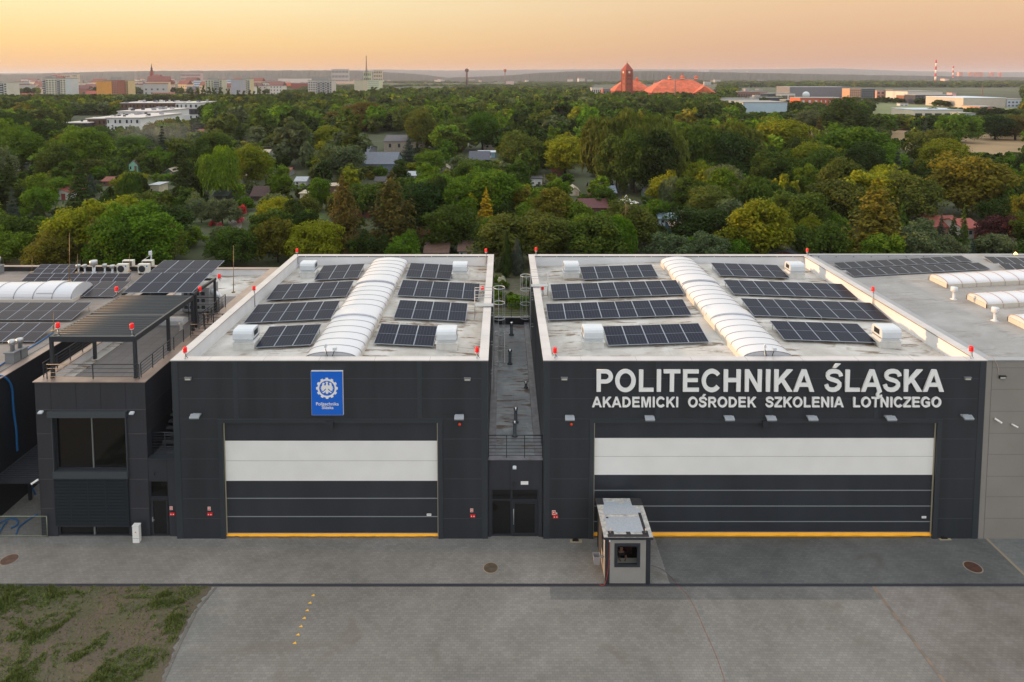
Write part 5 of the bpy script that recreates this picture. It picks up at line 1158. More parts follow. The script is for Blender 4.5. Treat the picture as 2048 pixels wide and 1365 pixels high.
# ================================================ BOOTH
by = G(1250, 1171, 0).y-.05+.2; Z2 = 2.72
bx0, bx1 = xf(1209, 1120, by), xf(1303, 1120, by)
yf = G(1250, 1169, 0).y; bx0, bx1 = G(1211,1169,0).x, G(1299,1169,0).x; D = 2.9
t = thing('guard_booth', 'small grey guard booth with black corner posts on the apron', 'booth', ((bx0+bx1)/2, yf, 0), None)
greyw = mat('booth panel', (146,143,137), .5, var=.04, vscale=2)
zt = FY(1250, 1072, yf-.05).z; zc = zt-.16
wx0, wx1, wz0, wz1 = xf(1230, 1110, yf), xf(1279, 1110, yf), FY(1250,1133,yf).z, FY(1250,1088,yf).z
q = MB(); pw = .2; e = .05
q.box(bx0+pw, wx0, yf, yf+e, .05, zc); q.box(wx1, bx1-pw, yf, yf+e, .05, zc); q.box(wx0, wx1, yf, yf+e, .05, wz0); q.box(wx0, wx1, yf, yf+e, wz1, zc)
q.box(bx0, bx0+e, yf+pw, yf+D-pw, .05, zc); q.box(bx1-e, bx1, yf+pw, yf+D-pw, .05, zc); q.box(bx0+pw, bx1-pw, yf+D-e, yf+D, .05, zc); q.build('wall', greyw, t)
for a, b_ in ((bx0-.02, yf-.02), (bx1-pw+.02, yf-.02), (bx0-.02, yf+D-pw+.02), (bx1-pw+.02, yf+D-pw+.02)): q = MB(); q.box(a, a+pw, b_, b_+pw, 0, zc); q.build('corner_post', darksteel, t)
q = MB(); q.box(bx0+.18, bx1-.18, yf+.0, yf+D, .0, .05); q.build('floor', darksteel, t)
q = MB(); q.box(bx0-.12, bx1+.12, yf-.14, yf+D+.1, zc+.003, zt-.03); rf = q.build('roof', mat('booth fascia', (42,46,52), .45), t)
def rq(u0, u1, v0, v1, z0, z1, nm, m_):
    q = MB(); W_ = bx1-bx0+.24; D_ = D+.24; q.box(bx0-.12+u0*W_, bx0-.12+u1*W_, yf-.14+v0*D_, yf-.14+v1*D_, zt+z0, zt+z1); return q.build(nm, m_, rf)
pale = mat('booth roof felt', (160,168,176), .85, var=.08, vscale=14, detail=8); lightf = mat('booth pale felt', (196,192,182), .8, col2=(150,152,152), vscale=6, detail=8); blk = mat('booth tar', (46,44,48), .9, var=.25, vscale=12)
rq(0,1,0,1,-.03,-.004,'felt_sheet',lightf)
rq(.10,.87,.12,.50,-.003,.004,'felt_sheet',pale); rq(.13,.80,.56,.90,-.003,.004,'felt_sheet',pale); rq(.10,.90,.56,.72,-.003,.002,'felt_sheet',pale)
rq(.0,.155,.82,1,-.003,.012,'tar_patch',blk); rq(.76,1,.80,1,-.003,.012,'tar_patch',blk); rq(.84,.90,.05,.60,-.003,.012,'tar_patch',blk); rq(.08,.92,0,.06,-.003,.012,'tar_patch',blk); rq(.10,.22,.06,.14,-.003,.012,'tar_patch',blk); rq(.47,.56,.06,.12,-.003,.012,'tar_patch',blk); rq(.13,.18,.46,.49,.005,.014,'tar_patch',blk); rq(.80,.92,.06,.14,-.003,.013,'tar_patch',blk); rq(.46,.60,.84,.93,.005,.014,'tar_patch',lightf)
for u in (.15, .87): q = MB(); X_ = bx0-.12+u*(bx1-bx0+.24); Y_ = yf+.18; q.tube([(X_,Y_,zt+.012),(X_,Y_,zt+.2),(X_+.06,Y_,zt+.26)], .035, 8); q.build('cable_spout', steel, rf)
q = MB(); f_ = .12
for w_ in ((wx0-.03,wx0+f_,wz0-.03,wz1+.03),(wx1-f_,wx1+.03,wz0-.03,wz1+.03),(wx0+f_,wx1-f_,wz0-.03,wz0+f_),(wx0+f_,wx1-f_,wz1-f_,wz1+.03)): q.box(w_[0],w_[1],yf-.03,yf+.07,w_[2],w_[3])
wd = q.build('window', darksteel, t)
m, n, l, b = nodes_mat('clear booth glass'); b.inputs['Base Color'].default_value = (.9,.93,.93,1); b.inputs['Roughness'].default_value = .02; b.inputs['Transmission Weight'].default_value = 1.; b.inputs['IOR'].default_value = 1.1
q = MB(); q.box(wx0+f_, wx1-f_, yf+.02, yf+.03, wz0+f_, wz1-f_); q.build('pane', m, wd)
# window and door on the left flank
q = MB(); q.box(bx0-.03, bx0-.001, yf+.55, yf+1.35, 1.0, 2.1); sw = q.build('side_window', darksteel, t); q = MB(); q.box(bx0-.035, bx0-.031, yf+.62, yf+1.28, 1.07, 2.03); q.build('pane', glass, sw)
q = MB(); q.box(bx0-.03, bx0-.001, yf+1.6, yf+2.5, .08, 2.1); q.build('door', mat('booth door', (70,68,68), .5), t)
q = MB(); q.box(bx0-.03, bx0-.02, yf+.3, yf+.5, 1.2, 2.2); q.build('side_poster', white, t)
# desk, chair back and screen inside (seen through the window)
o = thing('desk', 'small pale desk inside the guard booth', 'desk', (bx0+1.2, yf+.5, .05)); q = MB(); q.box(bx0+.3,bx1-.4,yf+.12,yf+.75,.80,.84); q.build('desktop', mat('desk top', (190,186,176), .6), o)
for a in (bx0+.35, bx1-.5): q = MB(); q.box(a,a+.05,yf+.2,yf+.7,.05,.80); q.build('leg', darksteel, o)
o = thing('coat', 'dark red coat hanging inside the booth behind the window', 'coat', (bx1-.9, yf+1.3, 1.0)); q = MB(); X_ = bx1-.95; q.prism([(X_-.28,yf+1.2),(X_+.28,yf+1.2),(X_+.25,yf+1.42),(X_-.2,yf+1.45)], .75, 2.0, 'z'); q.build('cloth', mat('maroon cloth', (70,26,34), .9, var=.3, vscale=5), o); q = MB(); q.tube([(X_-.2,yf+1.3,2.01),(X_,yf+1.3,2.12),(X_+.2,yf+1.3,2.01)], .012, 6); q.build('hanger', steel, o)
# seated person at the window
px_, py_, pz_ = bx0+.93, yf+.98, .5
def skin(name, label_cat, verts, edges, rads, m, root=0, parent=None, sub=2):
    me = bpy.data.meshes.new(name); me.from_pydata(verts, edges, []); o = bpy.data.objects.new(name, me); COL.objects.link(o)
    md = o.modifiers.new('s', 'SKIN'); 
    for i, r in enumerate(rads): me.skin_vertices[0].data[i].radius = (r, r)
    me.skin_vertices[0].data[root].use_root = True; o.modifiers.new('u', 'SUBSURF').levels = sub
    bpy.context.view_layer.update(); m2 = bpy.data.meshes.new_from_object(o.evaluated_get(bpy.context.evaluated_depsgraph_get()))
    o.modifiers.clear(); o.data = m2; m2.materials.clear(); m2.materials.append(m)
    for p_ in m2.polygons: p_.use_smooth = True
    return o
P = lambda a, b_, c_: (px_+a, py_+b_, pz_+c_)
vb = [P(0,0,.06), P(0,-.03,.28), P(0,-.06,.50), P(0,-.07,.60), P(0,-.10,.68), P(0,-.11,.79), P(.0,-.10,.86),
      P(-.19,-.06,.50), P(-.25,-.14,.26), P(-.13,-.36,.34), P(-.10,-.43,.35), P(.19,-.06,.50), P(.26,-.15,.26), P(.16,-.36,.34), P(.13,-.43,.35),
      P(-.10,0,.04), P(-.12,-.42,.03), P(-.13,-.42,-.40), P(-.13,-.52,-.42), P(.10,0,.04), P(.12,-.42,.03), P(.13,-.42,-.40), P(.13,-.52,-.42)]
vb += [P(-.10+d,-.50,.35) for d in (-.03,-.01,.01,.03)]+[P(-.06,-.455,.36)]+[P(.13+d,-.50,.35) for d in (-.03,-.01,.01,.03)]+[P(.09,-.455,.36)]
eb = [(0,1),(1,2),(2,3),(3,4),(4,5),(5,6),(2,7),(7,8),(8,9),(9,10),(2,11),(11,12),(12,13),(13,14),(0,15),(15,16),(16,17),(17,18),(0,19),(19,20),(20,21),(21,22)]+[(10,i) for i in range(23,28)]+[(14,i) for i in range(28,33)]
rb = [.15,.14,.15,.06,.065,.10,.075,.07,.05,.035,.03,.07,.05,.035,.03,.10,.075,.05,.03,.10,.075,.05,.03]+[.009]*10
person = skin('person', None, vb, eb, rb, mat('person skin', (170,120,95), .6)); person['org'] = (0.,0.,0.); tag(person, 'person in dark top sitting at the desk behind the booth window', 'person')
sh = skin('shirt', None, vb[:3]+[vb[7],P(-.23,-.10,.36),vb[11],P(.24,-.10,.36)], [(0,1),(1,2),(2,3),(3,4),(2,5),(5,6)], [.175,.17,.175,.10,.08,.10,.08], mat('dark shirt', (34,32,36), .9)); sh.parent = person
tr = skin('trousers', None, [vb[0],vb[15],vb[16],vb[17],vb[19],vb[20],vb[21]], [(0,1),(1,2),(2,3),(0,4),(4,5),(5,6)], [.16,.115,.09,.065,.115,.09,.065], mat('dark trousers', (30,34,44), .9)); tr.parent = person
hr = skin('hair', None, [P(0,-.07,.80), P(0,-.10,.885)], [(0,1)], [.10,.075], mat('dark hair', (30,24,20), .9)); hr.parent = person
o = thing('office_chair', 'black office chair under the seated person in the booth', 'chair', (px_, py_, .05)); q = MB(); q.box(px_-.24,px_+.24,py_-.22,py_+.22,.42,.47); q.build('seat', black, o); q = MB(); q.box(px_-.2,px_+.2,py_+.22,py_+.27,.5,1.0); q.build('backrest', black, o)
q = MB(); q.tube([(px_,py_,.1),(px_,py_,.42)], .03, 8); q.build('stem', steel, o)
q = MB()
for a in range(5): q.tube([(px_,py_,.12),(px_+.26*math.cos(a*1.257),py_+.26*math.sin(a*1.257),.08)], .02, 6)
q.build('base', black, o)
# red cable from the booth
def cable(pts, label, r=.012, m_=None, name='cable'):
    P = [Vector(p) for p in pts]
    for _ in range(3):
        Q = [P[0]]
        for a, b_ in zip(P[:-1], P[1:]): Q += [a.lerp(b_, .25), a.lerp(b_, .75)]
        P = Q+[P[-1]]
    q = MB(); q.tube(P, r, 6); o = q.build(name, m_ or mat('red cable', (120,50,42), .6)); tag(o, label, 'cable')
z_ = .03
cable([(bx1+.05, yf+1.4, z_)]+[G(a, b_, z_) for a, b_ in ((1325,1137),(1345,1158),(1360,1175),(1378,1193),(1395,1226),(1410,1262),(1432,1310),(1447,1352),(1453,1380))], 'thin red cable running from the booth across the yard', .006)
pl = FY(1219.5, 1080, yf-.03); cable([(pl.x, yf-.04, pl.z-.08), (pl.x-.02, yf-.05, 1.5), (pl.x-.10, yf-.06, .5), (pl.x-.22, yf-.10, .08), (pl.x-.32, yf-.15, .03), (pl.x-.5, yf-.05, .03)], 'thin red cable hanging down the booth front', .006, mat('bright red cable', (200,60,40), .6), 'hanging_cable')
t = thing('signal_lamp', 'small red and white lamp at the top left of the booth front', 'lamp', tuple(pl)); q = MB(); q.box(pl.x-.03,pl.x+.03,yf-.05,yf-.001,pl.z-.10,pl.z+.0); q.build('housing', white, t); q = MB(); q.box(pl.x-.035,pl.x+.035,yf-.055,yf-.001,pl.z+.003,pl.z+.09); q.build('lamp_cap', signred, t)
# litter bin left of the booth
p = G(1196, 1126, 0); bx_ = bx0-.32; by_ = yf+1.0
t = thing('litter_bin', 'light grey plastic bin hanging on the left side of the booth', 'bin', (bx_, by_, .9)); q = MB()
r0, r1 = .13, .19; zb_ = FY(1196,1127,by_).z; zt2 = FY(1196,1110,by_).z
vs = [(bx_-r0,by_-r0,zb_),(bx_+r0,by_-r0,zb_),(bx_+r0,by_+r0,zb_),(bx_-r0,by_+r0,zb_),(bx_-r1,by_-r1,zt2),(bx_+r1,by_-r1,zt2),(bx_+r1,by_+r1,zt2),(bx_-r1,by_+r1,zt2),(bx_-r1+.03,by_-r1+.03,zt2),(bx_+r1-.03,by_-r1+.03,zt2),(bx_+r1-.03,by_+r1-.03,zt2),(bx_-r1+.03,by_+r1-.03,zt2),(bx_-r0+.02,by_-r0+.02,zb_+.04),(bx_+r0-.02,by_-r0+.02,zb_+.04),(bx_+r0-.02,by_+r0-.02,zb_+.04),(bx_-r0+.02,by_+r0-.02,zb_+.04)]
q.add(vs, [(3,2,1,0)]+[(i,(i+1)%4,4+(i+1)%4,4+i) for i in range(4)]+[(4+i,4+(i+1)%4,8+(i+1)%4,8+i) for i in range(4)]+[(8+i,8+(i+1)%4,12+(i+1)%4,12+i) for i in range(4)]+[(12,13,14,15)]); q.build('bucket', mat('bin grey', (150,150,152), .5), t)
q = MB(); q.box(bx_+.15, bx0-.002, by_-.05, by_+.05, zt2-.12, zt2-.05); q.build('hook', steel, t)
# ================================================ VEGETATION
rg = np.random.default_rng(11)
def leafmat(name, attr):
    m, n, l, b = nodes_mat(name); t = n.new('ShaderNodeTexCoord').outputs['Object']
    if attr: a = n.new('ShaderNodeAttribute'); a.attribute_name = 'tint'; col = a.outputs['Color']
    else: a = n.new('ShaderNodeObjectInfo'); col = a.outputs['Color']
    z = noise(n, l, t, 1.4 if not attr else .35, 4, .7); r = cramp(n, l, z.outputs[0], [(.3, (.62,.66,.62)), (.52, (1,1,1)), (.72, (1.5,1.38,1.0))])
    z2 = noise(n, l, t, 7. if not attr else 1.6, 2, .5); c = mixc(n, l, 1., col, r.outputs[0], 'MULTIPLY'); c = mixc(n, l, 1., c, cramp(n, l, z2.outputs[0], [(.34, (.72,.74,.72)), (.66, (1.5,1.42,1.15))]).outputs[0], 'MULTIPLY'); l.new(c, b.inputs['Base Color']); b.inputs['Roughness'].default_value = .75; b.inputs['Specular IOR Level'].default_value = .10
    tr = n.new('ShaderNodeBsdfTranslucent'); l.new(mixc(n, l, 1., c, (1.45,1.5,.6), 'MULTIPLY'), tr.inputs[0]); mx_ = n.new('ShaderNodeMixShader'); mx_.inputs[0].default_value = .28
    o_ = n['Material Output']; l.new(b.outputs[0], mx_.inputs[1]); l.new(tr.outputs[0], mx_.inputs[2]); l.new(mx_.outputs[0], o_.inputs[0]); return m
leafM, leafA = leafmat('leaves', False), leafmat('far leaves', True)
bark = mat('bark', (84,74,62), .9, var=.25, vscale=3); birchbark = mat('pale bark', (150,144,134), .9, var=.4, vscale=3)
def unit(n_): v = rg.normal(size=(n_, 3)); return v/np.linalg.norm(v, axis=1)[:,None]
def quads(c, nrm, sx_, sy_=None, up=None):
    """leaf quads at centres c with normals nrm"""
    sy_ = sx_ if sy_ is None else sy_; nrm = nrm/np.linalg.norm(nrm, axis=1)[:,None]
    a = rg.normal(size=c.shape) if up is None else np.tile(np.array(up, float), (len(c), 1))+rg.normal(0, .12, c.shape)
    u = np.cross(a, nrm); u /= np.linalg.norm(u, axis=1)[:,None]+1e-9; v = np.cross(nrm, u)
    sx_ = np.asarray(sx_).reshape(-1, 1); sy_ = np.asarray(sy_).reshape(-1, 1); u = u*sx_/2; v = v*sy_/2
    return np.stack([c-u-v*.6, c+u*.7-v, c+u+v*.6, c-u*.7+v], 1)
def crown_broad(r, h, z0, nl, nleaf, ls, flat=1., spiky=0.):
    """lobed crown: r radius, h crown height, z0 base of the crown"""
    d = unit(nl); rr = rg.uniform(.30, .80, nl)**.55; low = d[:,2] < -.4; d[low,:2] *= 1.25
    azm = 1+.16*np.sin(np.arctan2(d[:,1], d[:,0])*2+rg.uniform(0, 6))+.12*np.sin(np.arctan2(d[:,1], d[:,0])*5+rg.uniform(0, 6)); C = d*rr[:,None]*np.array([r, r, h/2])*azm[:,None]; C[:,2] += z0+h/2; k = rg.uniform(.15, .32, nl)*min(r, h*.62)
    w_ = k**2/np.sum(k**2); idx = rg.choice(nl, nleaf, p=w_); dd = unit(nleaf); dd[:,2] = np.where(rg.random(nleaf) < .45, np.abs(dd[:,2]), dd[:,2])
    rad = k[idx]*rg.uniform(.55, 1.08, nleaf)**.5; P_ = C[idx]+dd*rad[:,None]
    P_ += unit(nleaf)*spiky*rg.random((nleaf, 1))
    return quads(P_, dd+unit(nleaf)*.85+np.array([0,0,.15]), rg.uniform(.6, 1.35, nleaf)*ls)
def crown_weep(r, h, z0, nl, nst, ls):
    d = unit(nl); d[:,2] = np.abs(d[:,2])*.9-.1; C = d*np.array([r, r, h/2])*rg.uniform(.5, .85, (nl, 1)); C[:,2] += z0+h/2; k = rg.uniform(.22, .36, nl)*r
    idx = rg.integers(0, nl, nst); dd = unit(nst); dd[:,2] = np.abs(dd[:,2]); S = C[idx]+dd*k[idx][:,None]; out_ = []
    L_ = rg.uniform(.12, .42, nst)*h; out_dir = np.c_[S[:,0], S[:,1], np.zeros(nst)]; out_dir /= np.linalg.norm(out_dir, axis=1)[:,None]+1e-6
    for t_ in np.linspace(0, 1, 6):
        P_ = S.copy(); P_[:,2] -= L_*t_; P_ += out_dir*(.10*r*t_)+rg.normal(0, .12, P_.shape); ok = P_[:,2] > .3
        out_.append(quads(P_[ok], (out_dir+unit(nst)*.8)[ok], ls*rg.uniform(.6, 1.1, ok.sum()), L_[ok]*.22+ls*.5, up=(0,0,1)))
    return np.concatenate(out_)
def crown_conifer(R_, h, z0, tiers, perb, ls, droop=.35, power=.85, airy=0.):
    out_ = []
    for i in range(tiers):
        t_ = i/(tiers-1); z = z0+(h-z0)*t_; rr = R_*(1-t_)**power*rg.uniform(.82, 1.12)+.12; nb_ = max(5, int(10*(1-t_)+5))
        for a in rg.uniform(0, 2*math.pi, nb_):
            ln = rr*rg.uniform(.75, 1.15); m_ = max(3, int(perb*(ln/R_)+2)); s = rg.uniform(.15, 1, m_)**.8
            P_ = np.c_[np.cos(a)*s*ln, np.sin(a)*s*ln, z-droop*ln*s**1.5+.15*ln*(s > .85)]; side = rg.normal(0, .16+.10*(1-s), m_)*ln*.6; P_[:,0] += -np.sin(a)*side; P_[:,1] += np.cos(a)*side; P_[:,2] += rg.normal(0, .05+airy, m_)
            nn = np.c_[np.full(m_, math.cos(a)*.5), np.full(m_, math.sin(a)*.5), np.full(m_, .9)]+unit(m_)*.5
            out_.append(quads(P_, nn, ls*rg.uniform(.7, 1.2, m_), ls*rg.uniform(.5, .9, m_)))
    return np.concatenate(out_)
def crown_column(r, h, n_, ls, taper=1.5, lob=.12):
    z = rg.random(n_)**.9; prof = np.minimum(1, (1-z)*taper)**.7*np.minimum(1, z*6+.35); a = rg.uniform(0, 2*math.pi, n_)
    rr = r*prof*(1+lob*np.sin(a*5+z*19)+lob*np.sin(a*3-z*31))*rg.uniform(.8, 1.05, n_); P_ = np.c_[np.cos(a)*rr, np.sin(a)*rr, .12+z*(h-.1)]
    return quads(P_, np.c_[np.cos(a), np.sin(a), np.full(n_, .35)]+unit(n_)*.45, ls*rg.uniform(.6, 1.1, n_), ls*rg.uniform(1., 1.9, n_), up=(0,0,1))
def trunk_mesh(h, r, crown_r, z0, nl=5, m=None, straight=False):
    q = MB(); rr = random.Random(int(h*100)+nl); bend = [(rr.uniform(-.1,.1)*h*.1, rr.uniform(-.1,.1)*h*.1) for _ in range(4)]
    pts = [(0,0,-.1), (bend[0][0],bend[0][1],h*.3), (bend[1][0],bend[1][1],h*.6), (0,0,h*(.96 if straight else .82))]; q.tube(pts, r, 8, r2=r*.18)
    for i in range(nl):
        a = 6.283*i/nl+rr.uniform(-.4,.4); z = z0+(h-z0)*rr.uniform(.0,.45); e = crown_r*rr.uniform(.55,.8); zz_ = z+e*(rr.uniform(.3,.8) if not straight else -.2)
        q.tube([(0,0,z), (math.cos(a)*e*.5, math.sin(a)*e*.5, z+(zz_-z)*.6), (math.cos(a)*e, math.sin(a)*e, zz_)], r*.45, 5, r2=r*.08)
    o = q.build('trunk', m or bark); me = o.data; bpy.data.objects.remove(o); return me
PROTO = {}
def proto(kind, make, W, Hh, trunk):
    V = make(); o = fastmesh('crown', V, 4, leafM); me = o.data; bpy.data.objects.remove(o); PROTO.setdefault(kind, []).append((me, trunk, W, Hh, V))
for _ in range(3): proto('big', lambda: crown_broad(5.0, 10.8, 1.2, 105, 15000, .33, spiky=.75), 10.0, 12.2, trunk_mesh(11, .30, 4.5, 2.8, 7))
for _ in range(3): proto('fruit', lambda: crown_broad(2.7, 4.5, .5, 50, 7500, .21, spiky=.4), 5.6, 5.2, trunk_mesh(4.6, .13, 2.4, 1.1, 6))
for _ in range(2): proto('upright', lambda: crown_broad(2.6, 8.0, .7, 70, 9000, .25, spiky=.45), 5.4, 8.8, trunk_mesh(8.0, .18, 2.2, 1.5, 6))
for _ in range(2): proto('weeping', lambda: crown_weep(4.4, 10.5, 1.2, 34, 2100, .30), 10., 12., trunk_mesh(10.5, .28, 3.6, 3, 6, birchbark))
for _ in range(2): proto('spruce', lambda: crown_conifer(3.2, 11.5, 1.0, 26, 26, .42), 6.6, 11.6, trunk_mesh(11.4, .20, .6, 1, 3, None, True))
proto('larch', lambda: crown_conifer(3.9, 10.5, .8, 30, 24, .40, .18, .60, .22), 8., 10.6, trunk_mesh(10.2, .22, 1.4, 1, 5, None, True))
proto('larch', lambda: crown_conifer(3.7, 10.5, .8, 26, 28, .38, .24, .55, .25), 7.6, 10.6, trunk_mesh(10.2, .22, 1.4, 1, 5, None, True))
proto('column', lambda: crown_column(.95, 5.6, 3600, .16), 1.9, 5.7, trunk_mesh(4.6, .08, .3, .3, 2, None, True))
proto('poplar', lambda: crown_broad(1.9, 16.0, .8, 90, 6500, .38), 4., 17., trunk_mesh(15, .28, 1.0, 2, 4))
proto('shrub', lambda: crown_broad(1.35, 2.2, .05, 20, 2400, .17, spiky=.15), 2.8, 2.3, trunk_mesh(1.6, .06, 1.0, .2, 5))
proto('shrub', lambda: crown_broad(1.4, 1.9, .05, 16, 2200, .18, spiky=.25), 2.9, 2.0, trunk_mesh(1.5, .06, 1.0, .2, 5))
TINT = {'dark': ((0.027,0.050,0.009), 'dark green'), 'mid': ((0.051,0.088,0.012), 'mid green'), 'fresh': ((0.095,0.161,0.013), 'fresh green'), 'lime': ((0.168,0.187,0.010), 'yellow green'), 'olive': ((0.079,0.102,0.019), 'olive green'),
        'grey': ((0.092,0.120,0.065), 'grey green'), 'amber': ((0.133,0.125,0.015), 'amber tinged'), 'rust': ((0.106,0.084,0.020), 'rust brown'), 'blue': ((0.045,0.069,0.059), 'bluish green'), 'gold': ((0.471,0.342,0.020), 'golden yellow'),
        'plum': ((0.067,0.023,0.029), 'dark purple'), 'pink': ((0.617,0.166,0.260), 'pink flowering'), 'red': ((0.504,0.052,0.065), 'red flowering'), 'white': ((0.560,0.519,0.584), 'white flowering'), 'bright': ((0.069,0.135,0.008), 'bright green')}
SPN = {'big': ('broadleaf_tree', 'broad tree'), 'fruit': ('fruit_tree', 'round tree'), 'upright': ('upright_tree', 'upright tree'), 'weeping': ('weeping_tree', 'weeping tree'), 'spruce': ('conifer_tree', 'pointed conifer'), 'larch': ('larch_tree', 'feathery conifer'),
       'column': ('thuja_tree', 'columnar evergreen'), 'poplar': ('poplar_tree', 'tall narrow poplar'), 'shrub': ('shrub', 'low shrub')}
TREES = []   # (x, y, radius) taken
NT = [0]; SPEC = []
def hscale(kind, wpx, top, base, Yp):
    k, (me, tr, W, Hh, V) = 0, PROTO[kind][0]
def add_tree(kind, x, y, wm, hm, tint, label, group, rot=None):
    vi = rg.integers(0, len(PROTO[kind])); me, tr, W, Hh, V = PROTO[kind][vi]; nm, _ = SPN[kind]
    o = bpy.data.objects.new(nm, None); COL.objects.link(o); o.location = (x, y, 0); o.rotation_euler = (0, 0, rg.uniform(0, 6.28) if rot is None else rot); o.scale = (wm/W, wm/W*rg.uniform(.92, 1.08), hm/Hh)
    c = bpy.data.objects.new('crown', me); COL.objects.link(c); c.parent = o; t_ = bpy.data.objects.new('trunk', tr); COL.objects.link(t_); t_.parent = o
    b_, j = TINT[tint][0], rg.normal(0, .10); c.color = (b_[0]*(1+j+rg.normal(0, .06)), b_[1]*(1+j), b_[2]*(1+j), 1)
    tag(o, label, 'shrub' if kind == 'shrub' else 'tree', group); TREES.append((x, y, wm/2)); NT[0] += 1
    return o
def hero(kind, px, top, base, wpx, tint, where):
    g_ = G(px, base, 0); T = FY(px, top, g_.y); d = g_.y-CY; s = math.sqrt(1+((px-PX)/F)**2); wm = wpx/F*d*1.02; wm = min(wm, T.z*1.25) if kind != 'shrub' else wm
    lab = '%s %s %s' % (TINT[tint][1], SPN[kind][1], where)
    add_tree(kind, g_.x, g_.y, wm, max(1.2, T.z), tint, lab, {'shrub': 'garden shrubs', 'column': 'columnar evergreens in the gardens', 'poplar': 'poplars in front of the town', 'spruce': 'conifers among the garden trees', 'larch': 'feathery conifers behind the hangars', 'weeping': 'weeping trees in the gardens'}.get(kind, 'broadleaf trees in the gardens'))
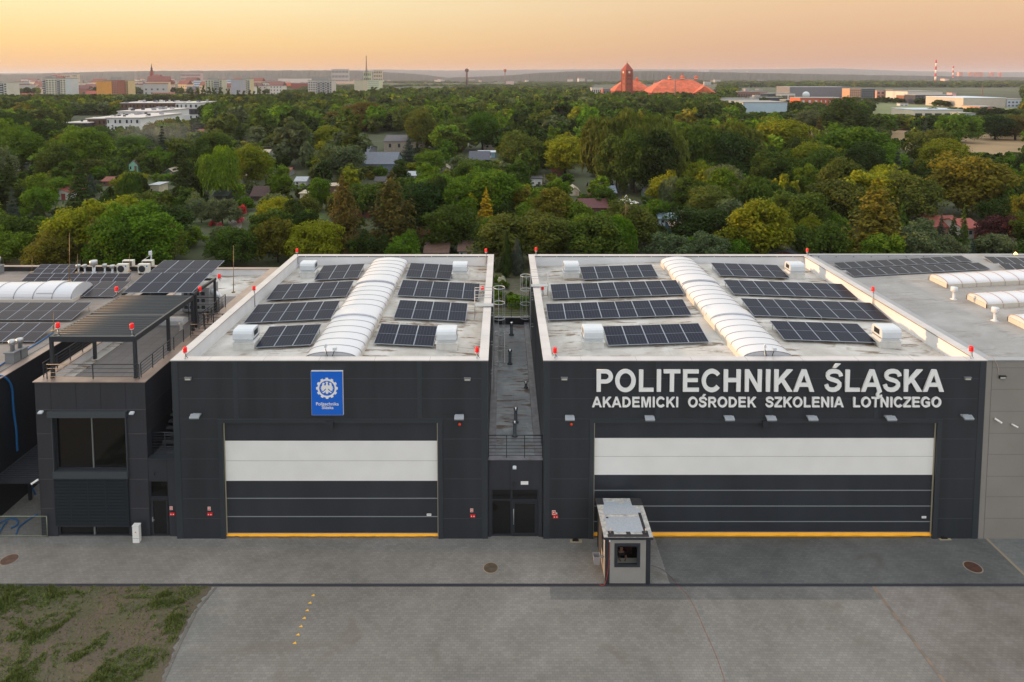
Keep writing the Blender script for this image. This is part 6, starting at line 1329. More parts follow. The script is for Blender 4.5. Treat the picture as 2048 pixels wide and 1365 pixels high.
HE = [('upright',800,318,366,34,'mid','before the shed with slanted rooflights, right'), ('fruit',712,326,352,50,'grey','before the slate roofed shed'), ('upright',1120,352,420,44,'fresh','left of the brick hut'), ('upright',560,330,400,44,'fresh','above the whitewashed garden tree'), ('upright',640,350,420,46,'bright','left of the autumn pair'), ('upright',1610,322,410,48,'fresh','below the great dome'), ('fruit',1460,395,470,70,'grey','above the brown gazebo'),
('big',215,392,520,120,'lime','topmost in the huge mound behind the pergola'), ('big',262,400,535,120,'bright','in the middle of the huge mound behind the pergola'), ('big',165,415,530,110,'lime','on the left flank of the huge mound behind the pergola'), ('big',232,430,550,120,'bright','at the foot of the huge mound behind the pergola'), ('big',320,432,535,90,'olive','on the right flank of the huge mound behind the pergola'), ('big',105,462,548,90,'amber','at the left foot of the huge mound behind the pergola'), ('upright',192,438,548,34,'rust','like a withered patch before the huge yellow green mound'),
('big',290,420,540,120,'bright','on the right shoulder of the huge yellow green mound'), ('spruce',163,313,452,78,'dark','in front of the red roofed shed at the left'), ('spruce',22,312,432,66,'dark','at the left edge of the photo'), ('spruce',26,372,450,34,'blue','small, before the dark conifer at the left edge'),
('fruit',78,372,436,66,'bright','between the two dark conifers on the left'), ('big',70,348,420,60,'fresh','behind the conifers on the left'), ('column',78,400,446,22,'dark','left of the front dark conifer'),
('weeping',440,283,398,92,'fresh','tall and pale, above the clipped round trees'), ('big',505,288,372,76,'lime','behind the utility pole on the left'), ('spruce',368,290,402,62,'dark','left of the tall pale weeping tree'), ('spruce',395,300,398,40,'dark','between the dark conifer and the tall pale weeping tree'),
('fruit',403,388,446,56,'grey','clipped round, left one of the pair above the flower beds'), ('fruit',445,396,450,66,'grey','clipped round, right one of the pair above the flower beds'), ('fruit',545,385,440,60,'grey','with a whitewashed trunk beside the lawn'), ('fruit',602,390,446,78,'olive','spreading over the flower bed with a pink bush'),
('fruit',556,432,525,92,'amber','behind the left end of the hangar roof edge'), ('big',628,440,530,96,'lime','behind the left hangar beacon'), ('larch',688,352,502,96,'rust','tall and ragged, left one of the autumn pair'), ('larch',785,345,502,120,'rust','tall and wide, right one of the autumn pair'), ('big',840,362,470,110,'dark','behind the autumn pair'),
('spruce',972,375,455,46,'gold','glowing in the middle of the gardens'), ('big',865,350,430,95,'bright','above the dark tree in the centre'), ('big',920,352,420,110,'bright','behind the golden conifer'), ('big',905,408,505,100,'mid','left of the golden conifer'), ('fruit',1005,405,470,44,'dark','clipped hedge like, right of the golden conifer'),
('big',1010,428,528,120,'olive','right behind the gap between the hangars, left side'), ('big',1085,424,528,120,'olive','right behind the gap between the hangars, right side'), ('column',1013,462,556,20,'dark','left one of the twin cypresses in the gap'), ('column',1034,476,552,26,'blue','right one of the twin cypresses in the gap'),
('shrub',996,515,545,22,'grey','left of the twin cypresses'), ('fruit',1150,400,470,80,'fresh','before the dark red shed roof'), ('big',1190,430,535,120,'mid','behind the left end of the right hangar roof'), ('fruit',1210,375,420,70,'mid','beside the brick shed'),
('weeping',1206,222,378,110,'olive','left in the birch group'), ('weeping',1262,205,378,120,'olive','highest in the birch group'), ('weeping',1318,218,376,120,'olive','right in the birch group'), ('upright',1232,262,388,70,'olive','in front of the birch group'), ('big',1268,255,386,90,'mid','before the middle of the birch group'), ('upright',1312,250,388,80,'dark','darker, in front of the birch group'),
('weeping',1400,238,368,130,'mid','left in the dark group below the big red roofs'), ('weeping',1462,232,362,130,'olive','right in the dark group below the big red roofs'), ('big',1440,262,372,110,'dark','before the dark group below the big red roofs'),
('spruce',1246,280,358,42,'dark','left of the row of columns'), ('column',1270,296,355,15,'mid','first in the row of columns'), ('column',1283,308,357,14,'blue','second in the row of columns'), ('column',1293,316,358,15,'blue','third in the row of columns'), ('column',1305,314,358,15,'blue','fourth in the row of columns'), ('column',1317,315,358,15,'blue','fifth in the row of columns'), ('column',1330,320,358,13,'blue','sixth in the row of columns'), ('column',1343,309,358,17,'blue','last and highest in the row of columns'),
('upright',1412,272,350,48,'olive','pale tipped, left of the white garden house'), ('spruce',1452,276,350,46,'mid','between the pale tipped tree and the white garden house'), ('fruit',1470,310,362,60,'mid','left of the white garden house'), ('fruit',1395,320,385,70,'lime','below the pale tipped tree'), ('fruit',1330,345,410,80,'lime','right of the white tent'),
('big',1560,237,330,108,'lime','glowing, left of the utility pole on the right'), ('big',1700,248,362,170,'bright','forming the great dome on the right'), ('big',1640,285,372,130,'lime','at the left foot of the great dome'), ('big',1745,290,372,110,'bright','at the right foot of the great dome'), ('big',1860,258,345,90,'olive','above the wheat field corner'), ('big',1885,275,372,100,'lime','left of the wheat field'), ('big',1930,306,430,150,'amber','below the wheat field, with orange tips'), ('big',1990,318,362,80,'mid','on the right of the wheat field'), ('fruit',2035,355,420,90,'mid','at the right edge below the wheat field'),
('larch',1750,362,520,140,'amber','great glowing autumn conifer behind the taupe hall'), ('big',1680,360,450,130,'olive','left of the great autumn conifer'), ('big',1815,345,450,110,'olive','right of the great autumn conifer'), ('big',1515,398,520,130,'lime','behind the right hangar skylight'), ('big',1590,380,480,110,'mid','behind the glowing garden tree on the right'), ('big',1420,370,450,120,'olive','behind the blue roofed sheds'), ('big',1395,412,500,110,'dark','before the pale shed'), ('big',1260,400,505,110,'olive','around the bare dead conifer'),
('fruit',1340,465,535,100,'grey','behind the right hangar parapet, left of the dark gable'), ('fruit',1420,465,535,100,'grey','behind the right hangar parapet, below the dark gable'), ('fruit',1480,478,538,60,'bright','behind the right hangar skylight end'), ('spruce',1880,425,500,26,'blue','before the red roofed garden house, left'), ('spruce',1905,428,505,34,'dark','before the red roofed garden house, middle'), ('spruce',1925,408,508,28,'mid','before the red roofed garden house, right'), ('fruit',2000,430,490,70,'plum','beside the red roofed garden house'), ('fruit',1990,465,530,90,'grey','behind the taupe hall parapet'), ('fruit',1880,468,530,110,'grey','left behind the taupe hall parapet'),
('fruit',1640,440,525,90,'mid','left of the great autumn conifer foot'), ('poplar',706,228,345,38,'olive','dark and solitary before the industrial sheds'), ('big',585,245,300,62,'dark','dense, left of the yellow green dome'), ('big',655,250,318,76,'lime','glowing dome in the centre left'), ('weeping',615,265,318,40,'grey','left of the glowing dome'), ('weeping',652,277,322,44,'grey','before the glowing dome'), ('spruce',480,238,300,44,'dark','rising left of the utility poles'), ('big',730,203,262,90,'rust','brown topped, below the pale office block'), ('big',690,220,275,70,'rust','brown and dark, left of the brown topped one'), ('big',842,218,302,64,'olive','dark amber, above the long sheds'), ('big',965,222,300,72,'bright','light green dome, middle distance'), ('big',905,235,290,60,'mid','between the two domes in the middle distance'),
('spruce',818,272,325,40,'blue','beside the long industrial shed'), ('big',862,300,350,70,'bright','right of the bluish conifer'), ('big',1043,262,345,86,'olive','willow like, right of the bluish shed'), ('big',1130,270,350,90,'lime','left of the birch group'), ('big',45,252,345,90,'bright','in front of the dark tree at the far left'), ('big',20,222,300,80,'dark','at the far left below the town'), ('big',100,238,300,90,'dark','before the white terraced flats, left'), ('big',190,258,312,80,'dark','before the white terraced flats, middle'), ('big',270,268,320,70,'bright','before the white terraced flats, right'), ('big',325,238,288,60,'amber','orange lit, before the terraced flats'),  # orange lit tree: its evening light is put into the amber tint
('big',1690,196,280,96,'dark','bulky, left of the meadow'), ('big',1620,218,275,70,'grey','left of the bulky dark tree'), ('spruce',1638,234,285,36,'rust','brown, before the bulky dark tree'), ('spruce',1688,236,275,30,'rust','second brown one before the bulky dark tree'), ('big',1915,226,285,90,'fresh','soft light green, before the pale depot'), ('big',1990,228,280,70,'dark','below the salmon office building'), ('big',2030,230,280,80,'rust','brownish, at the right edge below the meadow'),
]
for h_ in HE: hero(*h_)
k_ = 0
for px, tp in ((384,182),(396,174),(408,170),(419,173),(430,175),(443,174),(456,177),(478,180),(489,181),(500,180),(509,182),(519,181),(565,183),(596,182),(638,183),(658,183),(669,182),(711,180),(724,181),(749,173)):
    base = 214 if px < 530 else (222 if px < 600 else (206 if px < 700 else 216)); g_ = G(px, base, 0); d = g_.y-CY
    nm = ['left end of the poplar row','second from the left end of the poplar row','third from the left end of the poplar row','fourth from the left end of the poplar row','fifth from the left end of the poplar row','sixth from the left end of the poplar row','seventh, just left of the tall grey slab','first right of the tall grey slab','second right of the tall grey slab','third right of the tall grey slab','fourth right of the tall grey slab','right end of the close poplar row','alone left of the white tower block','nearer the white tower block','first before the white tower block','second before the white tower block','right corner of the white tower block','left corner of the pale green office','before the pale green office','biggest, right of the pale green office'][k_]
    add_tree('poplar', g_.x, g_.y, (11 if px < 740 else 17)/F*d, FY(px, tp, g_.y).z, 'olive', 'tall narrow poplar, '+nm, 'poplars in front of the town'); k_ += 1
# flowering shrubs in the allotments
for px, base, wpx, tint, where in ((484,432,26,'red','rose bush above the narrow garden path'), (480,446,16,'pink','pale rose below the red rose bush'), (322,428,12,'pink','purple pink bush beside the hedge'), (425,452,14,'red','rose in the wide flower bed left'), (440,454,12,'pink','rose in the wide flower bed right'), (612,437,22,'pink','magenta bush under the spreading tree'), (1195,358,12,'pink','blossom near the dark roofed shed'), (2020,400,24,'red','rose bush at the right edge'), (824,432,10,'red','rose bush left of the golden conifer'), (1003,570,20,'white','flowers behind the gap railing'), (415,436,14,'grey','ball beside the rose bed')):
    g_ = G(px, base, 0); d = g_.y-CY; add_tree('shrub', g_.x, g_.y, wpx/F*d, wpx/F*d*.9, tint, '%s low shrub, %s' % (TINT[tint][1], where), 'flowering garden shrubs')
# ---- clearings (no trees): polygons on the ground given by what stands there
SHX = [(48,70,380,366),(205,226,372,358),(300,318,386,372),(330,346,352,340),(560,580,352,338),(590,612,372,357),(655,676,388,372),(750,770,372,358),(815,835,360,347),(880,898,345,333),(1062,1084,372,357),(1105,1124,352,340),(1140,1158,392,378),(1290,1312,398,383),(1560,1582,430,412),(1618,1640,420,404),(1800,1822,402,386),(1830,1848,440,424),(1990,2012,372,356),(520,538,312,302),(395,412,268,259),(850,868,326,315),(600,622,404,388)]
CLEAR = []
def clear(px0, px1, py0, py1): 
    a, b_ = G(px0, py1, 0), G(px1, py0, 0); CLEAR.append((px0, px1, py0, py1))
for a_, b_, c_, t_ in SHX: clear(a_-3, b_+3, c_-7, c_+4)
for c_ in ((980,1072,500,600),(500,560,428,450),(290,500,424,462),(1600,1685,252,278),(1780,1830,262,290),(1895,2048,276,312),(575,610,208,222),(1740,2048,205,236),(1480,1600,195,240),(1470,2048,176,206),(1180,1440,170,200),(243,400,206,262),(128,283,232,278),(700,830,268,345),(930,1012,285,335),(1150,1280,360,410),(1320,1375,435,470),(1860,1985,425,478),(455,482,440,520),(0,560,156,184),(1790,1920,228,236)): clear(*c_)
def proj(x, y, z=0.):
    dx, dy, dz = x, y-CY, z-CZ; f_ = dy*math.cos(TH)-dz*math.sin(TH); u_ = dy*math.sin(TH)+dz*math.cos(TH)
    return PX+F*dx/f_, PY-F*u_/f_
VIEW = [(1790,2048,277,308),(1600,1690,254,276),(1780,1815,262,280),(243,400,206,238),(128,300,230,254),(0,560,150,192),(560,760,150,182),(1228,1432,125,186),(1440,2048,174,206),(1740,2048,206,232),(1827,1984,212,234),(388,505,404,456),(255,274,318,342),(100,138,372,398),(28,58,330,342),(1486,1512,326,348),(1165,1232,362,424),(1236,1276,388,410),(1320,1380,436,470),(1424,1470,452,480),(1540,1600,498,520),(845,885,450,478),(852,942,485,510),(500,536,372,396),(485,502,350,366),(428,456,380,398),(704,738,416,434),(1870,1962,432,474),(1998,2042,466,490),(770,848,270,298),(724,784,306,334),(940,985,302,322),(975,1075,470,560),(1487,1574,206,228),(1600,1660,196,216)]
VIEW += [(a_, b_, t_, c_-2) for a_, b_, c_, t_ in SHX]
VIEW += [(h_[1]-h_[4]*.3, h_[1]+h_[4]*.3, h_[2], h_[2]+(min(h_[3],506)-h_[2])*.75) for h_ in HE if h_[0] in ('larch','spruce','column') or h_[5] in ('gold','plum') or h_[1] in (1930, 1515, 1206, 440)]
def viewcap(X, Yw, wm, hm):
    px, b_ = proj(X, Yw); _, tp = proj(X, Yw, hm); hw_ = wm/2/(Yw-CY)*F
    for x0, x1, y0, y1 in VIEW:
        if px+hw_*.75 > x0 and px-hw_*.75 < x1 and b_ > y1-2 and tp < y1-3: hm *= max(0., (b_-(y1-3))/(b_-tp)); tp = y1-3
    return hm
def isclear(x, y):
    px, py = proj(x, y); return any(a < px < b_ and c_ < py < d for a, b_, c_, d in CLEAR)
# ---- fill individuals near, merged mass beyond
cand = []
d = 91.
while d < 330:
    st = 5.4+(d-90)*.022; x0, x1 = -.80*d, .82*d; x = x0
    while x < x1:
        X = x+rg.uniform(-.35, .35)*st; Yw = CY+d+rg.uniform(-.4, .4)*st; x += st*rg.uniform(.8, 1.25)
        if isclear(X, Yw): continue
        u = rg.random(); n1 = vnoise(np.array([X]), np.array([Yw]), .03, 7)[0]
        kind = 'fruit' if u < .50 else 'upright' if u < .66 else 'shrub' if u < .76 else 'big' if u < .93 else 'spruce' if u < .955 else 'column' if u < .97 else 'weeping'
        wm, hm = {'fruit': (rg.uniform(4.2, 7.6), rg.uniform(3.6, 6.4)), 'upright': (rg.uniform(4, 6.5), rg.uniform(6.5, 9.5)), 'shrub': (rg.uniform(2.4, 4.5), rg.uniform(1.6, 3.2)), 'big': (rg.uniform(8, 12), rg.uniform(7.5, 11.5)), 'spruce': (rg.uniform(4, 5.5), rg.uniform(7, 11)), 'column': (1.8, 5), 'weeping': (rg.uniform(6, 9), rg.uniform(7, 11))}[kind]
        if d > 170: wm *= 1.15; hm *= 1.25
        h2 = viewcap(X, Yw, wm, hm)
        if h2 < 1.3: continue
        if h2 < hm: wm *= max(.45, h2/hm); hm = h2
        if any((X-a)**2+(Yw-b_)**2 < (max(r, wm/2)*.62+min(r, wm/2)*.35)**2 for a, b_, r in TREES): continue
        tint = rg.choice(['dark','mid','fresh','lime','olive','grey','amber','bright'], p=[.17,.27,.12,.06,.14,.09,.015,.135]) if kind not in ('spruce','column') else rg.choice(['dark','blue','mid'])
        cand.append((wm/d*(1 if d < 140 else .95), kind, X, Yw, wm, hm, str(tint))); TREES.append((X, Yw, wm/2))
    d += st*.72
cand.sort(key=lambda c: -c[0])
broadcap = 300-sum(1 for h_ in HE if h_[0] in ('big','fruit','upright','weeping'))-22
indiv, rest, cnt = [], [], {'broad': 0, 'shrub': 0, 'con': 0}
for c_ in cand:
    k = 'shrub' if c_[1] == 'shrub' else 'con' if c_[1] in ('spruce','column') else 'broad'
    if cnt['broad']+cnt['con']+cnt['shrub'] < 300-len(HE)-20-11 and c_[3] < 150: cnt[k] += 1; indiv.append(c_)
    else: rest.append(c_)
LMK = [(0,'behind the left hall'),(300,'behind the annex'),(590,'behind left hangar, left half'),(790,'behind left hangar, right half'),(980,'behind the hangar gap'),(1110,'behind right hangar, left third'),(1290,'behind right hangar skylight'),(1480,'behind right hangar, right third'),(1640,'behind taupe hall, left part'),(1850,'behind taupe hall skylights')]
used = {}
plan = []
for c_ in indiv:
    px, py = proj(c_[2], c_[3]); zone = [n_ for x_, n_ in LMK if px >= x_-1e9 and (px >= x_ or x_ == 0)][-1]
    dep = 'nearer rows' if c_[3] < 78 else 'middle rows' if c_[3] < 105 else 'far rows'
    plan.append((c_, '%s %s %s, %s' % (TINT[c_[6]][1], SPN[c_[1]][1], zone, dep), px))
bl = {}
for p_ in plan: bl.setdefault(p_[1], []).append(p_)
ORD = ['leftmost','second left','third left','fourth left','fifth left','sixth left','seventh left','eighth left','ninth left','tenth left','eleventh left','twelfth left','thirteenth left','fourteenth left','fifteenth left','sixteenth left']
for lab, L_ in bl.items():
    L_.sort(key=lambda p_: p_[2])
    for i, (c_, _, px) in enumerate(L_):
        l2 = lab if len(L_) == 1 else (ORD[i]+' '+lab if i < 16 else 'rightmost '+lab)
        _, kind, X, Yw, wm, hm, tint = c_; TREES.append((X, Yw, 0)); add_tree(kind, X, Yw, wm, hm, tint, l2, {'shrub': 'garden shrubs', 'spruce': 'conifers among the garden trees', 'column': 'columnar evergreens in the gardens', 'weeping': 'weeping trees in the gardens'}.get(kind, 'broadleaf trees in the gardens'))
# ---- merged far woodland
FV, FT = [], []
def lowcrown(V, k): return V[rg.choice(len(V), min(k, len(V)), replace=False)]
LOW = {}
LOW['big'] = [crown_broad(5.0, 10.6, 1.0, 60, 1500, .92) for _ in range(4)]; LOW['fruit'] = [crown_broad(2.7, 4.4, .4, 34, 1000, .50, spiky=.3) for _ in range(3)]; LOW['upright'] = [crown_broad(2.6, 7.8, .6, 40, 1000, .60, spiky=.3) for _ in range(2)]
LOW['spruce'] = [crown_conifer(3.2, 11.5, .5, 14, 12, .95)]; LOW['weeping'] = [crown_weep(4.4, 10.5, .8, 22, 170, .7)]; LOW['shrub'] = [crown_broad(1.35, 2.2, 0, 12, 300, .4)]; LOW['column'] = [crown_column(.95, 5.6, 260, .5)]
DIM = {k: (PROTO[k][0][2], PROTO[k][0][3]) for k in PROTO}
def put_low(kind, X, Yw, wm, hm, tint, keep=1.):
    V = LOW[kind][rg.integers(0, len(LOW[kind]))]; 
    if keep < 1: V = V[rg.random(len(V)) < keep]; f_ = min(2.2, keep**-.45); c_ = V.mean(1, keepdims=True); V = c_+(V-c_)*f_
    a = rg.uniform(0, 6.28); W, Hh = DIM[kind]; s = np.array([wm/W, wm/W, hm/Hh]); V = V*s; ca, sa = math.cos(a), math.sin(a)
    V = np.stack([V[...,0]*ca-V[...,1]*sa+X, V[...,0]*sa+V[...,1]*ca+Yw, V[...,2]], -1); FV.append(V)
    b_ = np.array(TINT[tint][0])*(1+rg.normal(0, .16)); FT.append(np.tile(b_, (len(V), 1))*(1+rg.normal(0, .12, (len(V), 1))))
for c_ in rest: put_low(c_[1], *c_[2:6], c_[6], 1. if c_[3] < 200 else .6)
tin = ['dark','mid','fresh','lime','olive','grey','amber','bright','rust']
d = 320.
while d < 1000:
    st = 7.2+(d-320)*.009; x = -.80*d
    while x < .80*d:
        X = x+rg.uniform(-.4, .4)*st; Yw = CY+d+rg.uniform(-.4, .4)*st; x += st*rg.uniform(.75, 1.3)
        if isclear(X, Yw) or (vnoise(np.array([X]), np.array([Yw]), .02, 9)[0] < .12): continue
        tint = tin[rg.choice(9, p=[.22,.32,.08,.04,.17,.07,.01,.08,.01])]; u = rg.random(); kind = 'big' if u < .72 else 'upright' if u < .86 else 'fruit' if u < .93 else 'weeping' if u < .96 else 'spruce'
        wm = rg.uniform(7, 12) if kind != 'fruit' else 6; hm = rg.uniform(7, 12.5) if kind != 'fruit' else 5
        h2 = viewcap(X, Yw, wm, hm)
        if h2 < 2: continue
        put_low(kind, X, Yw, wm, h2, tint, .42 if d < 500 else .24)
    d += st*.85
d = 1000.
while d < 5200: # tree belts among the town and beyond
    st = 16+(d-1000)*.012; x = -.80*d
    while x < .80*d:
        X = x+rg.uniform(-.5, .5)*st; Yw = CY+d+rg.uniform(-.5, .5)*st; x += st*rg.uniform(.6, 1.4); px, py = proj(X, Yw)
        dn = .34 if px < 560 else .46 if px < 1060 else .95
        if isclear(X, Yw) or vnoise(np.array([X]), np.array([Yw]), .006, 5)[0] > dn+.12: continue
        tint = tin[rg.choice(9, p=[.40,.30,.03,.02,.18,.03,.01,.03,0])]; h2 = rg.uniform(7, 12)*(.55 if px < 1240 else 1); h2 = min(h2, viewcap(X, Yw, 14, h2) if d < 1400 else h2)
        if h2 > 2: put_low('big', X, Yw, rg.uniform(12, 18)*(1+d/7000), h2, tint, .06)
    d += st*.9
for a_, b_, y_, n_ in ((1750,1838,207,9),(1838,1856,208,3),(1868,1965,213,11),(1460,1560,206,7),(1575,1650,219,6),(1850,2048,236,12),(1690,1760,205,4),(1440,1475,203,3),(1960,2030,214,4),(1560,1600,214,3)):
    for i in range(n_): g_ = G(a_+(b_-a_)*(i+rg.uniform(.2,.8))/n_, y_+rg.uniform(-1.5,1.5), 0); put_low('big', g_.x, g_.y, rg.uniform(7,11), rg.uniform(4.5,7), rg.choice(['dark','mid']), .3)
V = np.concatenate(FV); o = fastmesh('far_woods', V, 4, leafA, np.concatenate(FT)); tag(o, 'mass of green treetops filling the land between the gardens and the town', 'woodland', kind='stuff'); print('far quads', len(V), 'individual trees', NT[0])
# bare dead conifers
def bare(px, base, top, label, wm=3.):
    g_ = G(px, base, 0); h_ = FY(px, top, g_.y).z; t = thing('bare_tree', label, 'tree', (g_.x, g_.y, 0), 'bare dead trees'); q = MB(); rr = random.Random(px)
    q.tube([(g_.x,g_.y,0),(g_.x+.1,g_.y,h_*.5),(g_.x,g_.y,h_)], .13, 7, r2=.03); q.build('trunk', mat('dead bark', (134,112,92), .9), t); q = MB()
    for i in range(46):
        z = h_*rr.uniform(.08, .97); a = rr.uniform(0, 6.28); e = wm*(1-z/h_*.7)*rr.uniform(.4, 1); q.tube([(g_.x,g_.y,z),(g_.x+math.cos(a)*e*.6,g_.y+math.sin(a)*e*.6,z-.05*e),(g_.x+math.cos(a)*e,g_.y+math.sin(a)*e,z-.35*e)], .028, 4, r2=.008)
    q.build('branch', mat('dead twig', (104,88,74), .9), t)
bare(1250, 512, 405, 'tall bare dead conifer behind the right hangar', 3.2); bare(1088, 398, 348, 'pale bare dead tree in the middle of the gardens', 2.4)
# hedges
def hedge(px0, px1, base, hm, tint, label):
    a, b_ = G(px0, base, 0), G(px1, base, 0); L_ = b_.x-a.x; n_ = int(L_*240); P_ = np.c_[rg.uniform(0, L_, n_), rg.uniform(-.5, .5, n_), rg.uniform(0, hm, n_)]
    side = rg.integers(0, 3, n_); P_[side == 0, 1] = -.5; P_[side == 1, 2] = hm; P_[side == 2, 1] = .5; nr = np.zeros((n_, 3)); nr[side == 0, 1] = -1; nr[side == 1, 2] = 1; nr[side == 2, 1] = 1
    V = quads(P_+rg.normal(0, .06, P_.shape), nr+unit(n_)*.5, .22*rg.uniform(.6, 1.2, n_)); o = fastmesh('hedge', V, 4, leafM); o.location = (a.x, a.y, 0); o.color = (*TINT[tint][0], 1); tag(o, label, 'hedge', 'clipped garden hedges')
hedge(336, 380, 420, 2.2, 'bright', 'clipped green hedge left of the clipped round trees'); hedge(326, 385, 436, 1.3, 'dark', 'low dark hedge above the flower beds'); hedge(468, 502, 416, 1.8, 'dark', 'dark hedge behind the rose bush'); hedge(305, 330, 420, 3.2, 'bright', 'tall bright hedge behind the huge yellow green mound'); hedge(1016, 1072, 617, 1.2, 'bright', 'low bright hedge behind the gap railing')
# garden surfaces
def patch(name, corners, mt, label, z=.02): q = MB(); q.add([(*G(a, b_, 0).xy, z) for a, b_ in corners], [tuple(range(len(corners)))]); o = q.build(name, mt); tag(o, kind='structure', label=label)
lawnm = mat('dry lawn', (.17,.15,.075), .95, col2=(.09,.11,.035), vscale=.8, detail=6, srgb=False, bump=.4); lawn2 = mat('green lawn', (.05,.09,.018), .95, col2=(.085,.12,.03), vscale=1.2, srgb=False, bump=.4); soilm = mat('garden soil', (.10,.085,.06), .95, col2=(.05,.06,.025), vscale=2., srgb=False)
wheat = mat('ripe wheat', (.36,.235,.115), .95, col2=(.27,.185,.09), vscale=.05, detail=8, srgb=False); meadow = mat('pale meadow', (.12,.15,.045), .95, col2=(.19,.20,.08), vscale=.03, detail=8, srgb=False)
patch('dry_lawn', [(960,500),(1100,500),(1110,555),(950,555)], lawnm, 'dry yellowish lawn behind the twin cypresses'); patch('vegetable_bed', [(965,556),(1090,556),(1100,622),(950,622)], soilm, 'vegetable beds behind the gap between the hangars', .024)
patch('green_lawn', [(500,425),(660,428),(660,440),(495,440)], lawn2, 'small lawn strip in the allotments', .028); patch('rose_lawn', [(385,442),(480,440),(480,452),(370,454)], lawn2, 'small lawn beside the rose beds', .03); patch('garden_path', [(456,440),(484,440),(482,520),(462,520)], mat('path grey', (104,98,90), .9), 'narrow grey garden path', .035); patch('side_lawn', [(1790,455),(1850,455),(1850,480),(1780,480)], lawn2, 'small lawn left of the red roofed garden house', .03)
patch('wheat_field', [(1590,250),(1840,258),(2300,276),(2400,330),(1900,318),(1760,290),(1590,285)], wheat, 'ripe wheat field on the right', .05); patch('meadow', [(1740,206),(2300,205),(2300,245),(1740,232)], meadow, 'pale green meadow below the business park', .06); patch('far_lawn', [(570,206),(615,204),(612,226),(560,224)], lawn2, 'small distant clearing', .05)
rr = random.Random(4)
for i in range(26): # vegetable plants visible through the gap
    px, py = rr.uniform(985, 1070), rr.uniform(562, 618); g_ = G(px, py, 0); 
    if i < 14: add_tree('shrub', g_.x, g_.y, rr.uniform(.8, 1.7), rr.uniform(.5, 1.2), rr.choice(['fresh','bright','mid','lime']), 'leafy vegetable plant in the beds seen through the gap between the hangars', 'vegetable plants behind the gap')
# ================================================ GARDEN SHEDS
def gable(name, label, cat, px0, px1, base, top, dep, wc, rc, ridge='x', rh=.35, group=None, door=True, win=1, flat=False, eave=.25, yaw=0.):
    """small building; px extents of its front, base and roof-top pixel rows, depth in metres"""
    g0, g1 = G(px0, base, 0), G(px1, base, 0); x0, x1, y0 = g0.x, g1.x, g0.y; Ht = FY((px0+px1)/2, top, y0+dep*.5).z; Ht = max(Ht, 1.8); hw = Ht*(1-rh)
    t = thing(name, label, cat, ((x0+x1)/2, y0, 0), group); t.rotation_euler = (0,0,yaw); y1 = y0+dep; wm_ = mat('wall %s' % (wc,), wc, .8, var=.10, vscale=1.5); rm = mat('roof %s' % (rc,), rc, .75, var=.15, vscale=2.)
    q = MB()
    if flat: q.box(x0, x1, y0, y1, 0, Ht-.12)
    elif ridge == 'x': q.prism([(y0,0),(y1,0),(y1,hw),((y0+y1)/2,Ht-.06),(y0,hw)], x0, x1, 'x')
    else: q.prism([(x0,0),(x1,0),(x1,hw),((x0+x1)/2,Ht-.06),(x0,hw)], y0, y1, 'y')
    q.build('wall', wm_, t); q = MB(); e = eave; th = .10
    if flat: q.box(x0-e, x1+e, y0-e, y1+e, Ht-.12, Ht)
    elif ridge == 'x':
        s = (Ht-hw)/(dep/2); q.prism([(y0-e,hw-e*s+th*0),((y0+y1)/2,Ht),(y1+e,hw-e*s),(y1+e,hw-e*s+th),((y0+y1)/2,Ht+th),(y0-e,hw-e*s+th)], x0-e, x1+e, 'x')
    else:
        s = (Ht-hw)/((x1-x0)/2); q.prism([(x0-e,hw-e*s),((x0+x1)/2,Ht),(x1+e,hw-e*s),(x1+e,hw-e*s+th),((x0+x1)/2,Ht+th),(x0-e,hw-e*s+th)], y0-e, y1+e, 'y')
    q.build('roof', rm, t); W_ = x1-x0
    if door: q = MB(); q.box(x0+W_*.62, x0+W_*.62+min(.85, W_*.25), y0-.03, y0-.002, 0, min(2.0, hw*.85)); q.build('door', mat('shed door %s' % (rc,), (min(255,rc[0]+10), rc[1], rc[2]), .6), t)
    for i in range(win): a = x0+W_*(.12+.22*i); q = MB(); q.box(a, a+min(.8, W_*.16), y0-.03, y0-.002, hw*.42, hw*.78); q.build('window', gl2, t)
    return t
S = lambda *a, **k: gable('garden_shed', a[0], 'shed', *a[1:], group='garden sheds and huts', **k)
S('mint green hut with a brown roof among the trees left', 258, 276, 346, 319, 5, (150,205,180), (112,98,86), ridge='y')
S('white hut with a red and white striped roof left of the big conifer', 95, 140, 400, 374, 5, (190,196,190), (128,62,58), ridge='y', win=2)
S('long white hut at the far left below the hedge', 28, 58, 342, 331, 4, (200,206,206), (150,154,150), flat=True, win=3)
S('white hut with a blue door and black flat roof', 1486, 1512, 350, 327, 4, (206,208,206), (54,56,62), flat=True)
S('small brick hut with a dark hipped roof', 1180, 1202, 398, 364, 4, (132,92,74), (62,58,62), ridge='x')
S('shed with a light blue grey roof behind the brick hut', 1196, 1232, 396, 372, 5, (70,66,66), (118,130,142), ridge='x', rh=.5)
S('shed with a pale edged gable roof', 1198, 1228, 380, 360, 5, (60,54,52), (150,140,130), ridge='y')
S('large hut with a dark red roof in front of the brick hut', 1160, 1230, 428, 398, 6, (96,70,60), (86,44,44), ridge='x', rh=.5)
S('white walled shed with a light blue metal roof', 1318, 1356, 452, 434, 4, (176,190,198), (150,170,186), ridge='x', rh=.3)
S('blue shed with a rusty pink roof', 1345, 1382, 474, 448, 5, (40,78,104), (150,122,112), ridge='x', rh=.3)
S('blue painted shed below the leafy dark tree', 1372, 1398, 484, 456, 4, (38,70,100), (90,108,120), flat=True)
S('cream shed half hidden by the dark tree', 1370, 1400, 452, 430, 4, (190,180,156), (150,150,146), flat=True)
